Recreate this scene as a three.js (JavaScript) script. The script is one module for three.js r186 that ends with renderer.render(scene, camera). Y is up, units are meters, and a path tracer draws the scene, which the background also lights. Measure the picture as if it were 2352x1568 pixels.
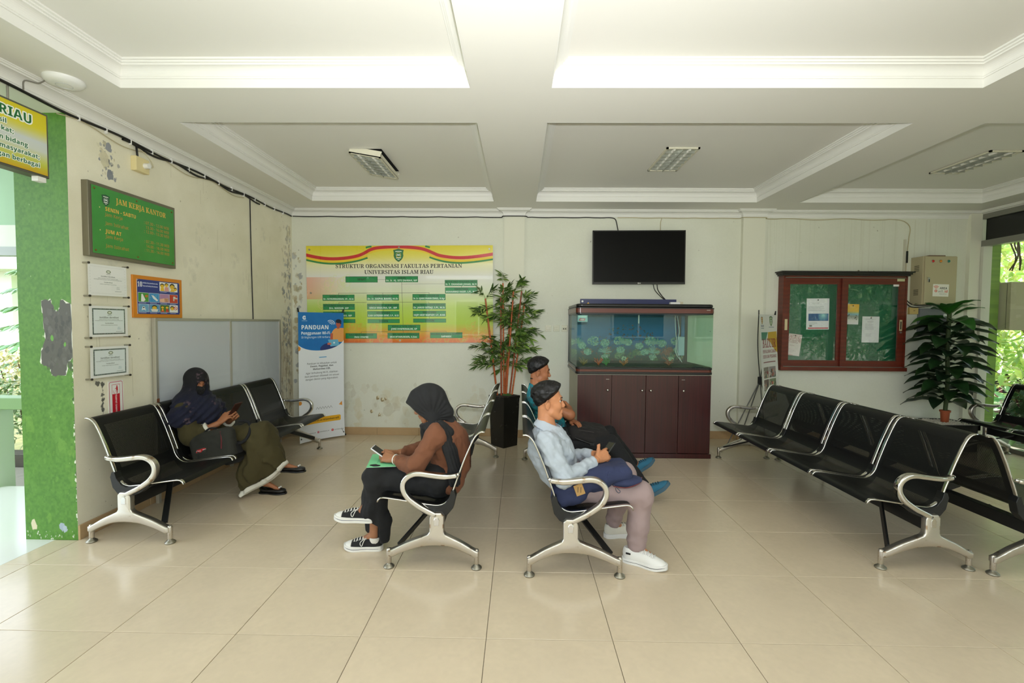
import * as THREE from 'three';
import { mergeGeometries, mergeVertices, toCreasedNormals } from 'three/addons/utils/BufferGeometryUtils.js';
import { RoundedBoxGeometry } from 'three/addons/geometries/RoundedBoxGeometry.js';

// ---------------------------------------------------------------- camera, sky, sun, flash, exposure
const scene = new THREE.Scene();
const camera = new THREE.PerspectiveCamera(71.97, 2352 / 1568, 0.05, 200);
camera.position.set(0.1454, 1.5001, 2.7715);
camera.rotation.set(-0.0404, 0.0154, 0.0077, 'YXZ');
const renderer = new THREE.WebGLRenderer();
renderer.toneMapping = THREE.LinearToneMapping;
renderer.toneMappingExposure = 1.6;
renderer.shadowMap.enabled = true;
scene.background = new THREE.Color(0.84, 0.94, 1.06);       // hazy bright tropical sky
scene.backgroundIntensity = 2.4;
const sun = new THREE.DirectionalLight(new THREE.Color(1.0, 0.95, 0.86), 7.0);
sun.position.set(5, 12, -11); sun.target.position.set(0, 0, -3); sun.castShadow = true;
Object.assign(sun.shadow.camera, { left: -16, right: 16, top: 16, bottom: -16, near: 1, far: 50 });
sun.name = 'sun'; scene.add(sun, sun.target);
// the photographer's flash, on the camera, turned up to the ceiling
const flash = new THREE.SpotLight(new THREE.Color(0.98, 1.0, 1.02), 25, 0, 1.3, 1.0, 2);
flash.name = 'flash_light'; flash.position.set(0.2, 1.74, 2.62); flash.target.position.set(0.3, 3.0, 1.25);
flash.castShadow = true; flash.shadow.radius = 2; scene.add(flash, flash.target);

// ---------------------------------------------------------------- helpers
const V = (x, y, z) => new THREE.Vector3(x, y, z), PI = Math.PI;
let seed = 1;
const rnd = () => { seed = (seed + 0x6d2b79f5) | 0; let t = Math.imul(seed ^ (seed >>> 15), 1 | seed); t = (t + Math.imul(t ^ (t >>> 7), 61 | t)) ^ t; return ((t ^ (t >>> 14)) >>> 0) / 4294967296; };
const rr = (a, b) => a + (b - a) * rnd();
const lerp = (a, b, t) => a + (b - a) * t, clamp = (x, a = 0, b = 1) => Math.min(b, Math.max(a, x)), sstep = (a, b, x) => { const t = clamp((x - a) / (b - a)); return t * t * (3 - 2 * t); };
const hash = (x, y, z) => { let h = Math.imul(x, 374761393) ^ Math.imul(y, 668265263) ^ Math.imul(z, 1274126177); h = Math.imul(h ^ (h >>> 13), 1103515245); return ((h ^ (h >>> 16)) >>> 0) / 4294967296; };
function noise(x, y, z = 0) {
  const X = Math.floor(x), Y = Math.floor(y), Z = Math.floor(z), f = (t) => t * t * (3 - 2 * t), u = f(x - X), v = f(y - Y), w = f(z - Z);
  const c = (i, j, k) => hash(X + i, Y + j, Z + k);
  return lerp(lerp(lerp(c(0, 0, 0), c(1, 0, 0), u), lerp(c(0, 1, 0), c(1, 1, 0), u), v), lerp(lerp(c(0, 0, 1), c(1, 0, 1), u), lerp(c(0, 1, 1), c(1, 1, 1), u), v), w);
}
const fbm = (x, y, z = 0, n = 4) => { let s = 0, a = 0.5, t = 0; for (let i = 0; i < n; i++) { s += a * noise(x, y, z); t += a; x = x * 2.03 + 7.1; y = y * 2.03 + 3.7; z = z * 2.03 + 1.3; a *= 0.5; } return s / t; };
const taken = {};
function numbered(n) { const k = taken[n] = (taken[n] ?? -1) + 1; return k ? n + '_' + String(k).padStart(3, '0') : n; }
function mesh(name, geo, mat, parent) { const m = new THREE.Mesh(geo, mat); m.name = parent ? name : numbered(name); m.castShadow = m.receiveShadow = true; (parent ?? scene).add(m); return m; }
function tag(o, label, category, group, kind) { if (label) o.userData.label = label; if (category) o.userData.category = category; if (group) o.userData.group = group; if (kind) o.userData.kind = kind; return o; }
function thing(name, label, category, pos = [0, 0, 0], turn = 0, group) { const o = new THREE.Group(); o.name = numbered(name); o.position.set(...pos); o.rotation.y = turn; scene.add(o); return tag(o, label, category, group); }
function struct(name, geo, mat) { return tag(mesh(name, geo, mat), null, null, null, 'structure'); }
function structGroup(name) { const o = new THREE.Group(); o.name = numbered(name); scene.add(o); return tag(o, null, null, null, 'structure'); }
function copy(o, pos, turn, label) { const c = o.clone(); c.name = numbered(o.name.replace(/_\d{3}$/, '')); c.userData = { ...o.userData }; if (label) c.userData.label = label; if (pos) c.position.set(...pos); if (turn !== undefined) c.rotation.y = turn; scene.add(c); return c; }
// box from corner to corner, uv in metres
function bx(x0, x1, y0, y1, z0, z1, r = 0) {
  const w = x1 - x0, h = y1 - y0, d = z1 - z0, g = r ? new RoundedBoxGeometry(w, h, d, 2, r) : new THREE.BoxGeometry(w, h, d);
  g.translate((x0 + x1) / 2, (y0 + y1) / 2, (z0 + z1) / 2);
  return metric(g);
}
// uv in metres, taken from the side a face looks to
function metric(g) {
  const p = g.attributes.position, n = g.attributes.normal, uv = new Float32Array(p.count * 2);
  for (let i = 0; i < p.count; i++) {
    const ax = Math.abs(n.getX(i)), ay = Math.abs(n.getY(i)), az = Math.abs(n.getZ(i));
    const q = ay >= ax && ay >= az ? [p.getX(i), p.getZ(i)] : ax >= az ? [p.getZ(i), p.getY(i)] : [p.getX(i), p.getY(i)];
    uv[i * 2] = q[0]; uv[i * 2 + 1] = q[1];
  }
  return g.setAttribute('uv', new THREE.BufferAttribute(uv, 2));
}
const merge = (list) => mergeGeometries(list.map((g) => { const h = g.index ? g.toNonIndexed() : g; for (const k of Object.keys(h.attributes)) if (!['position', 'normal', 'uv'].includes(k)) h.deleteAttribute(k); if (!h.attributes.uv) h.setAttribute('uv', new THREE.BufferAttribute(new Float32Array(h.attributes.position.count * 2), 2)); return h; }));
const tube = (pts, r, seg = 24, rad = 8, closed = false) => new THREE.TubeGeometry(new THREE.CatmullRomCurve3(pts.map((p) => p.isVector3 ? p : V(...p)), closed, 'catmullrom', 0.5), seg, r, rad, closed);
function rod(a, b, r, r2 = r, n = 10) { const A = V(...a), B = V(...b), d = B.clone().sub(A), g = new THREE.CylinderGeometry(r2, r, d.length(), n); g.translate(0, d.length() / 2, 0); g.applyQuaternion(new THREE.Quaternion().setFromUnitVectors(V(0, 1, 0), d.normalize())); return g.translate(A.x, A.y, A.z); }
const lathe = (pts, n = 24) => new THREE.LatheGeometry(pts.map((p) => new THREE.Vector2(...p)), n);
// profile [[distance from the line, y]...] swept along a plan polyline [[x, z]...] with mitred corners; the distance runs to the left of the walking direction
function sweep(path, prof, closed = false) {
  const n = path.length, off = [];
  for (let i = 0; i < n; i++) {
    const a = path[(i + n - 1) % n], b = path[i], c = path[(i + 1) % n], nrm = (p, q) => { const dx = q[0] - p[0], dz = q[1] - p[1], l = Math.hypot(dx, dz); return [dz / l, -dx / l]; };
    const n1 = closed || i > 0 ? nrm(a, b) : nrm(b, c), n2 = closed || i < n - 1 ? nrm(b, c) : n1, k = 1 + n1[0] * n2[0] + n1[1] * n2[1];
    off.push([(n1[0] + n2[0]) / k, (n1[1] + n2[1]) / k]);
  }
  const pos = [], idx = (i, j) => { const b = path[i % n], o = off[i % n], [d, y] = prof[j]; return [b[0] + o[0] * d, y, b[1] + o[1] * d]; };
  for (let i = 0; i < (closed ? n : n - 1); i++) for (let j = 0; j < prof.length - 1; j++) { const A = idx(i, j), B = idx(i + 1, j), C = idx(i + 1, j + 1), D = idx(i, j + 1); pos.push(...A, ...B, ...C, ...A, ...C, ...D); }
  const g = new THREE.BufferGeometry(); g.setAttribute('position', new THREE.Float32BufferAttribute(pos, 3)); g.computeVertexNormals();
  return metric(g);
}
// textures
function canvasTex(w, h, draw, srgb = true) { const c = document.createElement('canvas'); c.width = w; c.height = h; draw(c.getContext('2d'), w, h); const t = new THREE.CanvasTexture(c); if (srgb) t.colorSpace = THREE.SRGBColorSpace; return t; }
function dataTex(n, f, srgb, w = n) { const d = new Uint8Array(w * n * 4); for (let y = 0; y < n; y++) for (let x = 0; x < w; x++) { const v = f(x / w, y / n), i = (y * w + x) * 4; d[i] = v[0] * 255; d[i + 1] = v[1] * 255; d[i + 2] = v[2] * 255; d[i + 3] = 255; } const t = new THREE.DataTexture(d, w, n); t.wrapS = t.wrapT = THREE.RepeatWrapping; t.magFilter = THREE.LinearFilter; t.minFilter = THREE.LinearFilter; if (srgb) t.colorSpace = THREE.SRGBColorSpace; t.needsUpdate = true; return t; }
const tnoise = (u, v, k, s = 0) => { // tiling noise
  const f = (a, b) => fbm(a * k + s, b * k + s * 1.7, s, 4), w = sstep(0, 1, u), q = sstep(0, 1, v);
  return lerp(lerp(f(u, v), f(u - 1, v), w), lerp(f(u, v - 1), f(u - 1, v - 1), w), q);
};
const S = (o) => new THREE.MeshStandardMaterial(o), P = (o) => new THREE.MeshPhysicalMaterial(o);
const rep = (t, x, y) => { const c = t.clone(); c.repeat.set(x, y); c.needsUpdate = true; return c; };
const grainTex = dataTex(256, (u, v) => { const a = 0.5 + 0.9 * (tnoise(u, v, 7, 3) - 0.5); return [a, a, a]; });
const fineTex = dataTex(256, (u, v) => { const a = 0.5 + 0.9 * (tnoise(u, v, 60, 5) - 0.5); return [a, a, a]; });
// a plain picture on a plane: print(w, h, texture) lies in xy, looks to +z
const printMat = (t, o = {}) => S({ map: t, roughness: 0.55, ...o });
// ---------------------------------------------------------------- the room
const XL = -2.84, XR = 6.03, ZB = -3.38, ZF = 3.6, YS = 2.95, YC = 3.09;   // walls, front of the room, beam soffit, coffer ceiling
const blot = (c, x, y, r, n, col, wob = 0.5) => { c.fillStyle = col; c.beginPath(); for (let i = 0; i <= n; i++) { const a = i / n * 2 * PI, q = r * (1 - wob / 2 + wob * rnd()); c.lineTo(x + Math.cos(a) * q, y + Math.sin(a) * q * 1.3); } c.fill(); };
const speck = (c, w, h, n, cols, r0, r1) => { for (let i = 0; i < n; i++) { c.globalAlpha = rr(0.15, 0.6); blot(c, rr(0, w), rr(0, h), rr(r0, r1), 7, cols[i % cols.length], 0.8); } c.globalAlpha = 1; };
function washed(c, w, h, base, amp, sc) {   // patchy old paint
  const im = c.createImageData(w, h), d = im.data;
  for (let y = 0; y < h; y++) for (let x = 0; x < w; x++) { const n = fbm(x * sc / w * 9, y * sc / h * 5 * h / w * 2, 2, 4) - 0.5, m = noise(x * 0.4, y * 0.4, 9) - 0.5, i = (y * w + x) * 4; for (let k = 0; k < 3; k++) d[i + k] = base[k] + n * amp[k] + m * 3; d[i + 3] = 255; }
  c.putImageData(im, 0, 0);
}
// left wall: 3.08 m x 2.95 m, drawn as seen from the room (left edge = near end)
const leftWallTex = canvasTex(1536, 1472, (c, w, h) => {
  washed(c, w, h, [238, 233, 210], [20, 20, 26], 1.4);
  const k = w / 3.06, X = (z) => (-0.32 - z) * k, Y = (y) => (2.95 - y) * k;
  // patches of repair and dirt
  for (const [z, y, r] of [[-1.0, 2.2, 30], [-1.62, 2.3, 24], [-2.15, 2.15, 26], [-2.35, 1.9, 30], [-1.5, 1.95, 34], [-0.62, 1.9, 26], [-2.7, 2.5, 22], [-0.5, 1.15, 24], [-1.0, 1.4, 20]]) { c.globalAlpha = 0.07; for (let i = 0; i < 14; i++) blot(c, X(z) + rr(-1.4, 1.4) * r, Y(y) + rr(-2, 2) * r, rr(4, r * 0.5), 9, '#a9a798', 0.9); }
  // broken plaster around the old fitting above the hours board
  c.globalAlpha = 1;
  for (let i = 0; i < 60; i++) { const a = rr(0, 6.28), q = rr(0, 1); c.globalAlpha = rr(0.3, 0.9); blot(c, X(-0.62) + Math.cos(a) * q * 55, Y(2.64) + Math.sin(a) * q * 75, rr(1.5, 8), 7, ['#4b4f57', '#8d9099', '#c9c2a4', '#6d7078'][i % 4], 0.9); }
  c.globalAlpha = 0.9; blot(c, X(-0.64), Y(2.74), 13, 9, '#8f939c'); blot(c, X(-0.65), Y(2.55), 14, 9, '#80858e'); blot(c, X(-0.6), Y(2.65), 22, 11, '#d9d2b4');
  // grey shadows of removed notices
  c.globalAlpha = 0.5; c.strokeStyle = '#6c6a60'; c.lineWidth = 2; c.beginPath(); for (let y = 1.05; y > 0.72; y -= 0.012) c.lineTo(X(-0.535) + rr(-4, 4), Y(y)); c.stroke();
  c.fillStyle = '#5d5c54'; c.globalAlpha = 0.85; for (let i = 0; i < 16; i++) blot(c, X(-0.54) + rr(-5, 4), Y(rr(0.85, 1.06)), rr(2, 6), 7, '#5f5f58', 0.9); blot(c, X(-0.50), Y(1.055), 9, 8, '#55554f', .8);
  // flaking and water stains towards the back corner
  for (let i = 0; i < 300; i++) { const y = 2.72 * Math.pow(rnd(), 0.8), edge = -3.36 + 0.03 + Math.abs(rr(-1, 1) * rr(0, 1)) * lerp(0.5, 0.26, clamp(y / 2)); c.globalAlpha = rr(0.15, 0.55); blot(c, X(edge), Y(y), rr(3, 15), 9, ['#b5ab8e', '#9c9a90', '#c3b48c', '#8f8a7c', '#cfc7a6'][i % 5], 0.9); }
  for (let i = 0; i < 70; i++) { const y = rr(1.2, 2.3); c.globalAlpha = rr(0.4, 0.9); blot(c, X(-3.12 - 0.18 * rnd() + (y > 1.9 ? -0.05 : 0)), Y(y), rr(3, 12), 9, ['#9aa0a2', '#8c9296', '#a8a89c'][i % 3], 0.9); }
  for (let i = 0; i < 46; i++) { const y0 = rr(0.5, 1.6); c.globalAlpha = rr(0.12, 0.4); c.strokeStyle = ['#8a6a3c', '#75603c', '#9a8050'][i % 3]; c.lineWidth = rr(2, 9); c.beginPath(); const x = X(-3.08 - 0.27 * rnd()); c.moveTo(x, Y(y0)); c.lineTo(x + rr(-6, 6), Y(y0 - rr(0.15, 0.7))); c.stroke(); }
  c.globalAlpha = 0.35; for (let i = 0; i < 40; i++) { c.strokeStyle = '#b0a988'; c.lineWidth = rr(1, 3); const x = rr(0, w), y = rr(0, h * 0.8); c.beginPath(); c.moveTo(x, y); c.lineTo(x + rr(-3, 3), y + rr(30, 160)); c.stroke(); }
  c.globalAlpha = 1; speck(c, w, h, 90, ['#77705c', '#8d8467', '#5b564a'], 0.8, 3);
});
const greenTex = canvasTex(256, 1536, (c, w, h) => {   // end of the left wall, 0.36 m x 2.95 m
  washed(c, w, h, [77, 128, 34], [34, 34, 26], 3);
  const k = h / 2.95, Y = (y) => (2.95 - y) * k;
  for (let i = 0; i < 30; i++) { c.globalAlpha = rr(0.1, 0.3); blot(c, rr(0, w), Y(rr(0.1, 1.0)), rr(4, 24), 9, ['#8db548', '#6c9a3c'][i % 2], 0.9); }
  c.globalAlpha = 1; c.fillStyle = '#e4e2d0'; c.beginPath(); // peeled patch: white lip, dark cement inside
  const poly = [[0.45, 1.62], [0.62, 1.63], [0.68, 1.56], [0.76, 1.55], [0.80, 1.63], [0.99, 1.6], [1, 1.25], [0.9, 1.21], [0.86, 1.13], [0.6, 1.12], [0.55, 1.18], [0.40, 1.2], [0.42, 1.3], [0.5, 1.36], [0.47, 1.5]];
  const draw = (g, col) => { c.fillStyle = col; c.beginPath(); poly.forEach(([u, v], i) => { for (let q = 0; q < 5; q++) { const [a, b] = poly[(i + 1) % poly.length], t = q / 5; c.lineTo((lerp(u, a, t) * w - 0.7 * w) * g + 0.7 * w + rr(-4, 4), Y(lerp(v, b, t)) * 1 + rr(-5, 5)); } }); c.fill(); };
  draw(1.05, '#dfe0d2'); draw(1, '#4d4b43');
  for (let i = 0; i < 90; i++) { c.globalAlpha = rr(0.2, 0.6); blot(c, rr(0.5, 0.98) * w, Y(rr(1.17, 1.57)), rr(3, 12), 8, ['#3b3a34', '#63615a', '#55524a', '#2f2e2a'][i % 4], 0.9); }
  c.globalAlpha = 1; blot(c, 0.62 * w, Y(1.37), 9, 8, '#5d9a35'); blot(c, 0.86 * w, Y(1.33), 7, 8, '#5d9a35');
  blot(c, 0.16 * w, Y(0.1), 15, 9, '#cfc6a4'); blot(c, 0.7 * w, Y(0.09), 13, 9, '#9aa8b4'); blot(c, 0.76 * w, Y(0.075), 11, 9, '#a5b4bd');
  for (let i = 0; i < 26; i++) blot(c, rr(0, w), Y(rr(0.005, 0.06)), rr(1, 4), 6, ['#c9cdb8', '#9fae8c'][i % 2], 0.9);
  for (let i = 0; i < 50; i++) blot(c, w - rr(0, 5), Y(rr(0.05, 1.2)), rr(1, 5), 6, ['#e8e6d6', '#d5d8c4', '#2f4a1a'][i % 3], 0.9);
  speck(c, w, h, 60, ['#a9c670', '#3a5f1c', '#d8dcc0'], 0.8, 3);
});
const backWallTex = canvasTex(2048, 680, (c, w, h) => {   // 8.87 m x 2.95 m
  washed(c, w, h, [222, 223, 207], [12, 12, 16], 2.2);
  const k = w / 8.87, X = (x) => (x + 2.84) * k, Y = (y) => (2.95 - y) * k;
  for (let i = 0; i < 90; i++) { c.globalAlpha = rr(0.08, 0.25); blot(c, X(rr(-2.2, -0.1)), Y(rr(0.08, 0.75) * rr(0.6, 1)), rr(3, 16), 9, ['#b9ad84', '#cdbf95', '#a9a084'][i % 3], 0.9); }
  c.globalAlpha = 0.9; for (const [x, y, r] of [[-1.72, 0.50, 5], [-1.62, 0.49, 4], [-1.66, 0.47, 5], [-1.8, 0.31, 4], [-1.7, 0.27, 4]]) { blot(c, X(x), Y(y), r, 9, '#8f7b52', 0.8); blot(c, X(x) + 2, Y(y) - 2, r * 0.6, 9, '#e6dfc0', 0.8); }
  for (let i = 0; i < 60; i++) { c.globalAlpha = rr(0.2, 0.7); blot(c, X(rr(-2.82, -2.72)), Y(rr(0.7, 2.4)), rr(2, 8), 8, ['#8f959a', '#b3a888', '#9b8a60'][i % 3], 0.9); }
  for (let i = 0; i < 60; i++) { c.globalAlpha = rr(0.04, 0.13); c.strokeStyle = '#a8a184'; c.lineWidth = rr(1, 3); const x = X(rr(3.2, 5.9)); c.beginPath(); c.moveTo(x, Y(2.85)); c.lineTo(x + rr(-2, 2), Y(rr(1.5, 2.6))); c.stroke(); }
  for (let i = 0; i < 50; i++) { c.globalAlpha = rr(0.3, 0.9); blot(c, X(rr(5.58, 5.66)) , Y(rr(1.83, 2.3)), rr(0.8, 3), 7, ['#3e3a30', '#6a5a44', '#8b7a5c'][i % 3], 0.9); }
  c.globalAlpha = 1; blot(c, X(5.62), Y(1.86), 14, 9, '#8b8780', 0.3);
  for (let i = 0; i < 26; i++) { c.globalAlpha = rr(0.3, 0.9); blot(c, X(rr(4.2, 4.7)), Y(rr(2.16, 2.2)), rr(0.8, 2.5), 7, '#6c6247', 0.9); }
  c.globalAlpha = 1; speck(c, w, h, 60, ['#7c7764', '#5b564a'], 0.7, 1.8);
});
const paint = { roughness: 0.62, bumpMap: rep(grainTex, 1, 1), bumpScale: 0.0015 };
const creamMat = S({ ...paint, color: '#e0dfcd' });
const whitePaint = S({ roughness: 0.55, color: '#e9e8e2' });
const ceilMat = S({ roughness: 0.6, color: '#e6e4dc' });
const greenPlain = S({ roughness: 0.5, color: '#58912e' });
const uvFit = (g, ax, x0, w, y0, h, flip) => { const p = g.attributes.position, uv = g.attributes.uv; for (let i = 0; i < p.count; i++) { let u = ((ax === 'x' ? p.getX(i) : p.getZ(i)) - x0) / w; if (flip) u = 1 - u; uv.setXY(i, u, (p.getY(i) - y0) / h); } return g; };
// walls
{
  const g = uvFit(bx(-3.2, XL, 0, 3.3, -3.58, -0.32), 'z', -3.38, 3.06, 0, 2.95, true);
  const uv = g.attributes.uv, p = g.attributes.position; for (let i = 16; i < 20; i++) uv.setXY(i, (p.getX(i) + 3.2) / 0.36, p.getY(i) / 2.95);
  struct('wall_left', g, [S({ map: leftWallTex, roughness: 0.6, bumpMap: leftWallTex, bumpScale: 0.0012 }), greenPlain, creamMat, creamMat, S({ map: greenTex, roughness: 0.45, bumpMap: greenTex, bumpScale: 0.004 }), creamMat]);
  struct('wall_left_lintel', bx(-3.2, XL, 2.85, 3.3, -0.32, ZF), creamMat);
  struct('wall_left_pier', bx(-3.2, XL, 0, 2.85, 2.9, ZF), greenPlain);
  struct('wall_back', uvFit(bx(XL, XR + 0.05, 0, 3.3, -3.58, ZB), 'x', XL, 8.87, 0, 2.95), S({ map: backWallTex, roughness: 0.6, bumpMap: backWallTex, bumpScale: 0.003 }));
  const b = structGroup('wall_front');   // behind the camera, with a wide doorway
  mesh('wall_panel', bx(-3.2, -2.5, 0, 3.3, ZF, ZF + 0.2), creamMat, b); mesh('wall_panel', bx(5.2, XR + 0.2, 0, 3.3, ZF, ZF + 0.2), creamMat, b); mesh('lintel', bx(-2.5, 5.2, 2.8, 3.3, ZF, ZF + 0.2), creamMat, b);
  for (const [a, e] of [[-0.06, 0.2], [2.99, 3.27]]) struct('wall_back_pilaster', bx(a, e, 0, YS, ZB, ZB + 0.06), creamMat);
  struct('wall_back_pilaster', bx(5.86, 6.0, 0, YS, ZB, ZB + 0.05), creamMat);
}
// floor: polished 60 cm tiles on a grout bed
{
  const tex = [0, 1, 2].map((s) => dataTex(256, (u, v) => { const n = tnoise(u, v, 3, 11 + s * 7), m = tnoise(u, v, 30, 4 + s), k = 0.955 + 0.07 * (n - 0.5) + 0.05 * (m - 0.5) + s * 0.008; return [0.875 * k, 0.805 * k, 0.695 * k]; }, true));
  const mats = tex.map((t) => S({ map: t, roughness: 0.2 }));
  const grout = S({ color: '#7f7566', roughness: 0.9 });
  const fl = struct('floor', bx(-3.2, XR + 0.3, -0.16, -0.004, ZB - 0.1, ZF + 0.4), grout);
  const g0 = new Map();
  const tile = (x0, x1, z0, z1) => { const w = +(x1 - x0).toFixed(3), d = +(z1 - z0).toFixed(3), key = w + ',' + d; if (!g0.has(key)) { const s = 0.0016, c = 0.0012, g = new THREE.BufferGeometry(), a = w / 2 - s, b = d / 2 - s, A = a - c, B = b - c;
    const P8 = [[-a, -c, -b], [a, -c, -b], [a, -c, b], [-a, -c, b], [-A, 0, -B], [A, 0, -B], [A, 0, B], [-A, 0, B], [-a, -0.01, -b], [a, -0.01, -b], [a, -0.01, b], [-a, -0.01, b]], q = []; const quad = (i, j, k, l) => q.push(...P8[i], ...P8[j], ...P8[k], ...P8[i], ...P8[k], ...P8[l]);
    quad(4, 7, 6, 5); for (let i = 0; i < 4; i++) { const j = (i + 1) % 4; quad(i, 4 + i, 4 + j, j); quad(8 + i, i, j, 8 + j); }
    g.setAttribute('position', new THREE.Float32BufferAttribute(q, 3)); g.computeVertexNormals(); metric(g); const uv = g.attributes.uv; for (let i = 0; i < uv.count; i++) uv.setXY(i, uv.getX(i) / 0.6 + 0.5, uv.getY(i) / 0.6 + 0.5); g0.set(key, g); }
    const m = mesh('tile', g0.get(key), mats[Math.floor(rnd() * 3)], fl); m.position.set((x0 + x1) / 2, 0, (z0 + z1) / 2); m.castShadow = false; };
  const zs = [ZB]; for (let k = -5; k <= 6; k++) zs.push(k * 0.6);
  const xs = [XL]; for (let k = -4; k <= 10; k++) xs.push(k * 0.6); xs.push(XR + 0.02);
  for (let i = 0; i < xs.length - 1; i++) for (let j = 0; j < zs.length - 1; j++) tile(xs[i], xs[i + 1], zs[j], zs[j + 1]);
  // tiles in the opening on the left
  for (let j = 5; j < zs.length - 1; j++) tile(-3.0, XL, j === 5 ? -0.32 : zs[j], zs[j + 1]);
  // skirting tiles
  const sk = tex.map((t) => S({ map: t, color: '#dcc9ae', roughness: 0.4 }));
  const piece = (parent, x0, x1, z0, z1, i) => mesh('skirting_tile', bx(x0, x1, 0, 0.1, z0, z1, 0.003), sk[i % 3], parent);
  const bb = structGroup('baseboard_back'), bl = structGroup('baseboard_left');
  let i = 0; for (const [a, e] of [[-2.83, -0.07], [0.21, 2.98], [3.28, 5.85]]) { const n = Math.round((e - a) / 0.6); for (let q = 0; q < n; q++) piece(bb, a + (e - a) * q / n + 0.001, a + (e - a) * (q + 1) / n - 0.001, ZB - 0.01, ZB + 0.012, i++); }
  for (const [a, e] of [[-0.072, 0.212], [2.978, 3.282]]) piece(bb, a, e, ZB + 0.03, ZB + 0.072, i++);
  for (let q = 0; q < 5; q++) piece(bl, XL - 0.01, XL + 0.012, -3.366 + q * 0.609 + 0.001, -3.366 + (q + 1) * 0.609 - 0.001, i++);
}
// ceiling: coffers between beams, mouldings
const coffers = [];
{
  const cl = structGroup('ceiling');
  mesh('roof_slab', bx(-5.4, 8.2, 3.3, 3.5, -5.0, ZF + 1.6), creamMat, cl);
  mesh('ceiling_panel', bx(XL, XR, YC, 3.3, ZB, ZF), ceilMat, cl);
  const xb = [[XL, -2.37], [-0.17, 0.33], [2.96, 3.46], [5.6, XR]], zb = [[ZB, -2.93], [-0.7, -0.2], [2.1, ZF]];
  for (const [a, e] of xb) mesh('beam', bx(a, e, YS, YC, ZB, ZF), ceilMat, cl);
  for (const [z0, z1] of zb) for (let i = 0; i < 3; i++) mesh('beam', bx(xb[i][1], xb[i + 1][0], YS, YC, z0, z1), ceilMat, cl);
  const cove = (x0, y0, x1, y1, n = 7) => Array.from({ length: n + 1 }, (_, i) => { const a = i / n * PI / 2; return [x0 + (x1 - x0) * (1 - Math.cos(a)), y0 + (y1 - y0) * Math.sin(a)]; });
  const prof = [[0, YS - 0.001], [0.004, YS - 0.001], [0.004, 3.003], [0.012, 3.003], [0.012, 3.012], ...cove(0.016, 3.014, 0.062, 3.058), [0.066, 3.058], [0.066, 3.067], [0.078, 3.069], [0.078, 3.078], [0.092, 3.08], [0.092, YC]];
  for (let i = 0; i < 3; i++) for (let j = 0; j < 2; j++) { const x0 = xb[i][1], x1 = xb[i + 1][0], z0 = zb[j][1], z1 = zb[j + 1][0]; coffers.push([x0, x1, z0, z1]); mesh('coffer_moulding', sweep([[x0, z0], [x0, z1], [x1, z1], [x1, z0]], prof, true), whitePaint, cl); }
  const cp = [[0, 2.865], [0.008, 2.865], [0.008, 2.878], ...cove(0.012, 2.88, 0.066, 2.925), [0.07, 2.925], [0.07, 2.933], [0.082, 2.935], [0.082, 2.942], [0.09, 2.943], [0.09, YS]];
  const path = [[XR, ZF], [XR, ZB], [3.27, ZB], [3.27, ZB + 0.06], [2.99, ZB + 0.06], [2.99, ZB], [0.2, ZB], [0.2, ZB + 0.06], [-0.06, ZB + 0.06], [-0.06, ZB], [XL, ZB], [XL, ZF]];
  mesh('cornice', sweep(path, cp), whitePaint, cl);
}
// ---------------------------------------------------------------- glazed right side
const alu = S({ color: '#8d8c84', roughness: 0.38, metalness: 0.6 }), aluPale = S({ color: '#cfcdc0', roughness: 0.45 });
const pane = P({ color: '#ffffff', transmission: 1, thickness: 0, roughness: 0, ior: 1.5 });
{
  const w = structGroup('wall_right'), black = S({ color: '#0c0d0d', roughness: 0.12 });
  const zs = [-3.345, -1.85, -0.35, 1.15, 2.6, ZF];
  mesh('top_rail', bx(6.0, 6.09, 2.85, 3.3, ZB, ZF), alu, w); mesh('transom_rail', bx(5.995, 6.095, 2.505, 2.58, ZB, ZF), alu, w); mesh('sill', bx(6.0, 6.09, -0.01, 0.05, ZB, ZF), alu, w);
  mesh('jamb', bx(5.99, 6.1, 0, 2.95, ZB, -3.345), aluPale, w); mesh('jamb_gap', bx(6.0, 6.09, 0, 2.51, -3.345, -3.325), S({ color: '#2a201c', roughness: 0.8 }), w); mesh('jamb', bx(5.99, 6.1, 0, 2.505, -3.325, -3.29), aluPale, w);
  for (let i = 1; i < 6; i++) mesh('mullion', bx(5.995, 6.095, 0, 2.95, zs[i] - 0.03, zs[i] + 0.03), alu, w);
  for (let i = 0; i < 5; i++) {
    const g = structGroup('window_' + (i + 1)); mesh('pane', bx(6.04, 6.046, 0.05, 2.505, zs[i] + 0.03, zs[i + 1] - 0.03), pane, g);
    mesh('dark_transom', bx(6.035, 6.05, 2.58, 2.85, zs[i] + 0.03, zs[i + 1] - 0.03), black, g);
  }
  struct('outer_column', bx(6.1, 6.42, -1.2, 3.3, -3.86, -3.5), S({ map: rep(canvasTex(256, 1024, (c, a, b) => { washed(c, a, b, [112, 150, 40], [40, 40, 30], 3); for (let i = 0; i < 60; i++) { c.globalAlpha = 0.12; c.fillStyle = '#c3d48c'; c.fillRect(rr(0, a), rr(0, b), rr(2, 8), rr(10, 60)); } }), 2, 0.3), roughness: 0.6 }));
  const bxo = thing('meter_box', 'beige metal meter box fixed beside the green column outside the glass', 'box', [6.58, 1.45, -3.52]);
  mesh('housing', bx(-0.13, 0.13, 0, 0.62, -0.14, 0.14, 0.006), S({ color: '#b7ad92', roughness: 0.5 }), bxo); mesh('cover_seam', bx(-0.135, -0.1305, 0.02, 0.6, 0.09, 0.095), S({ color: '#6d6755', roughness: 0.6 }), bxo);
}
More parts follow.
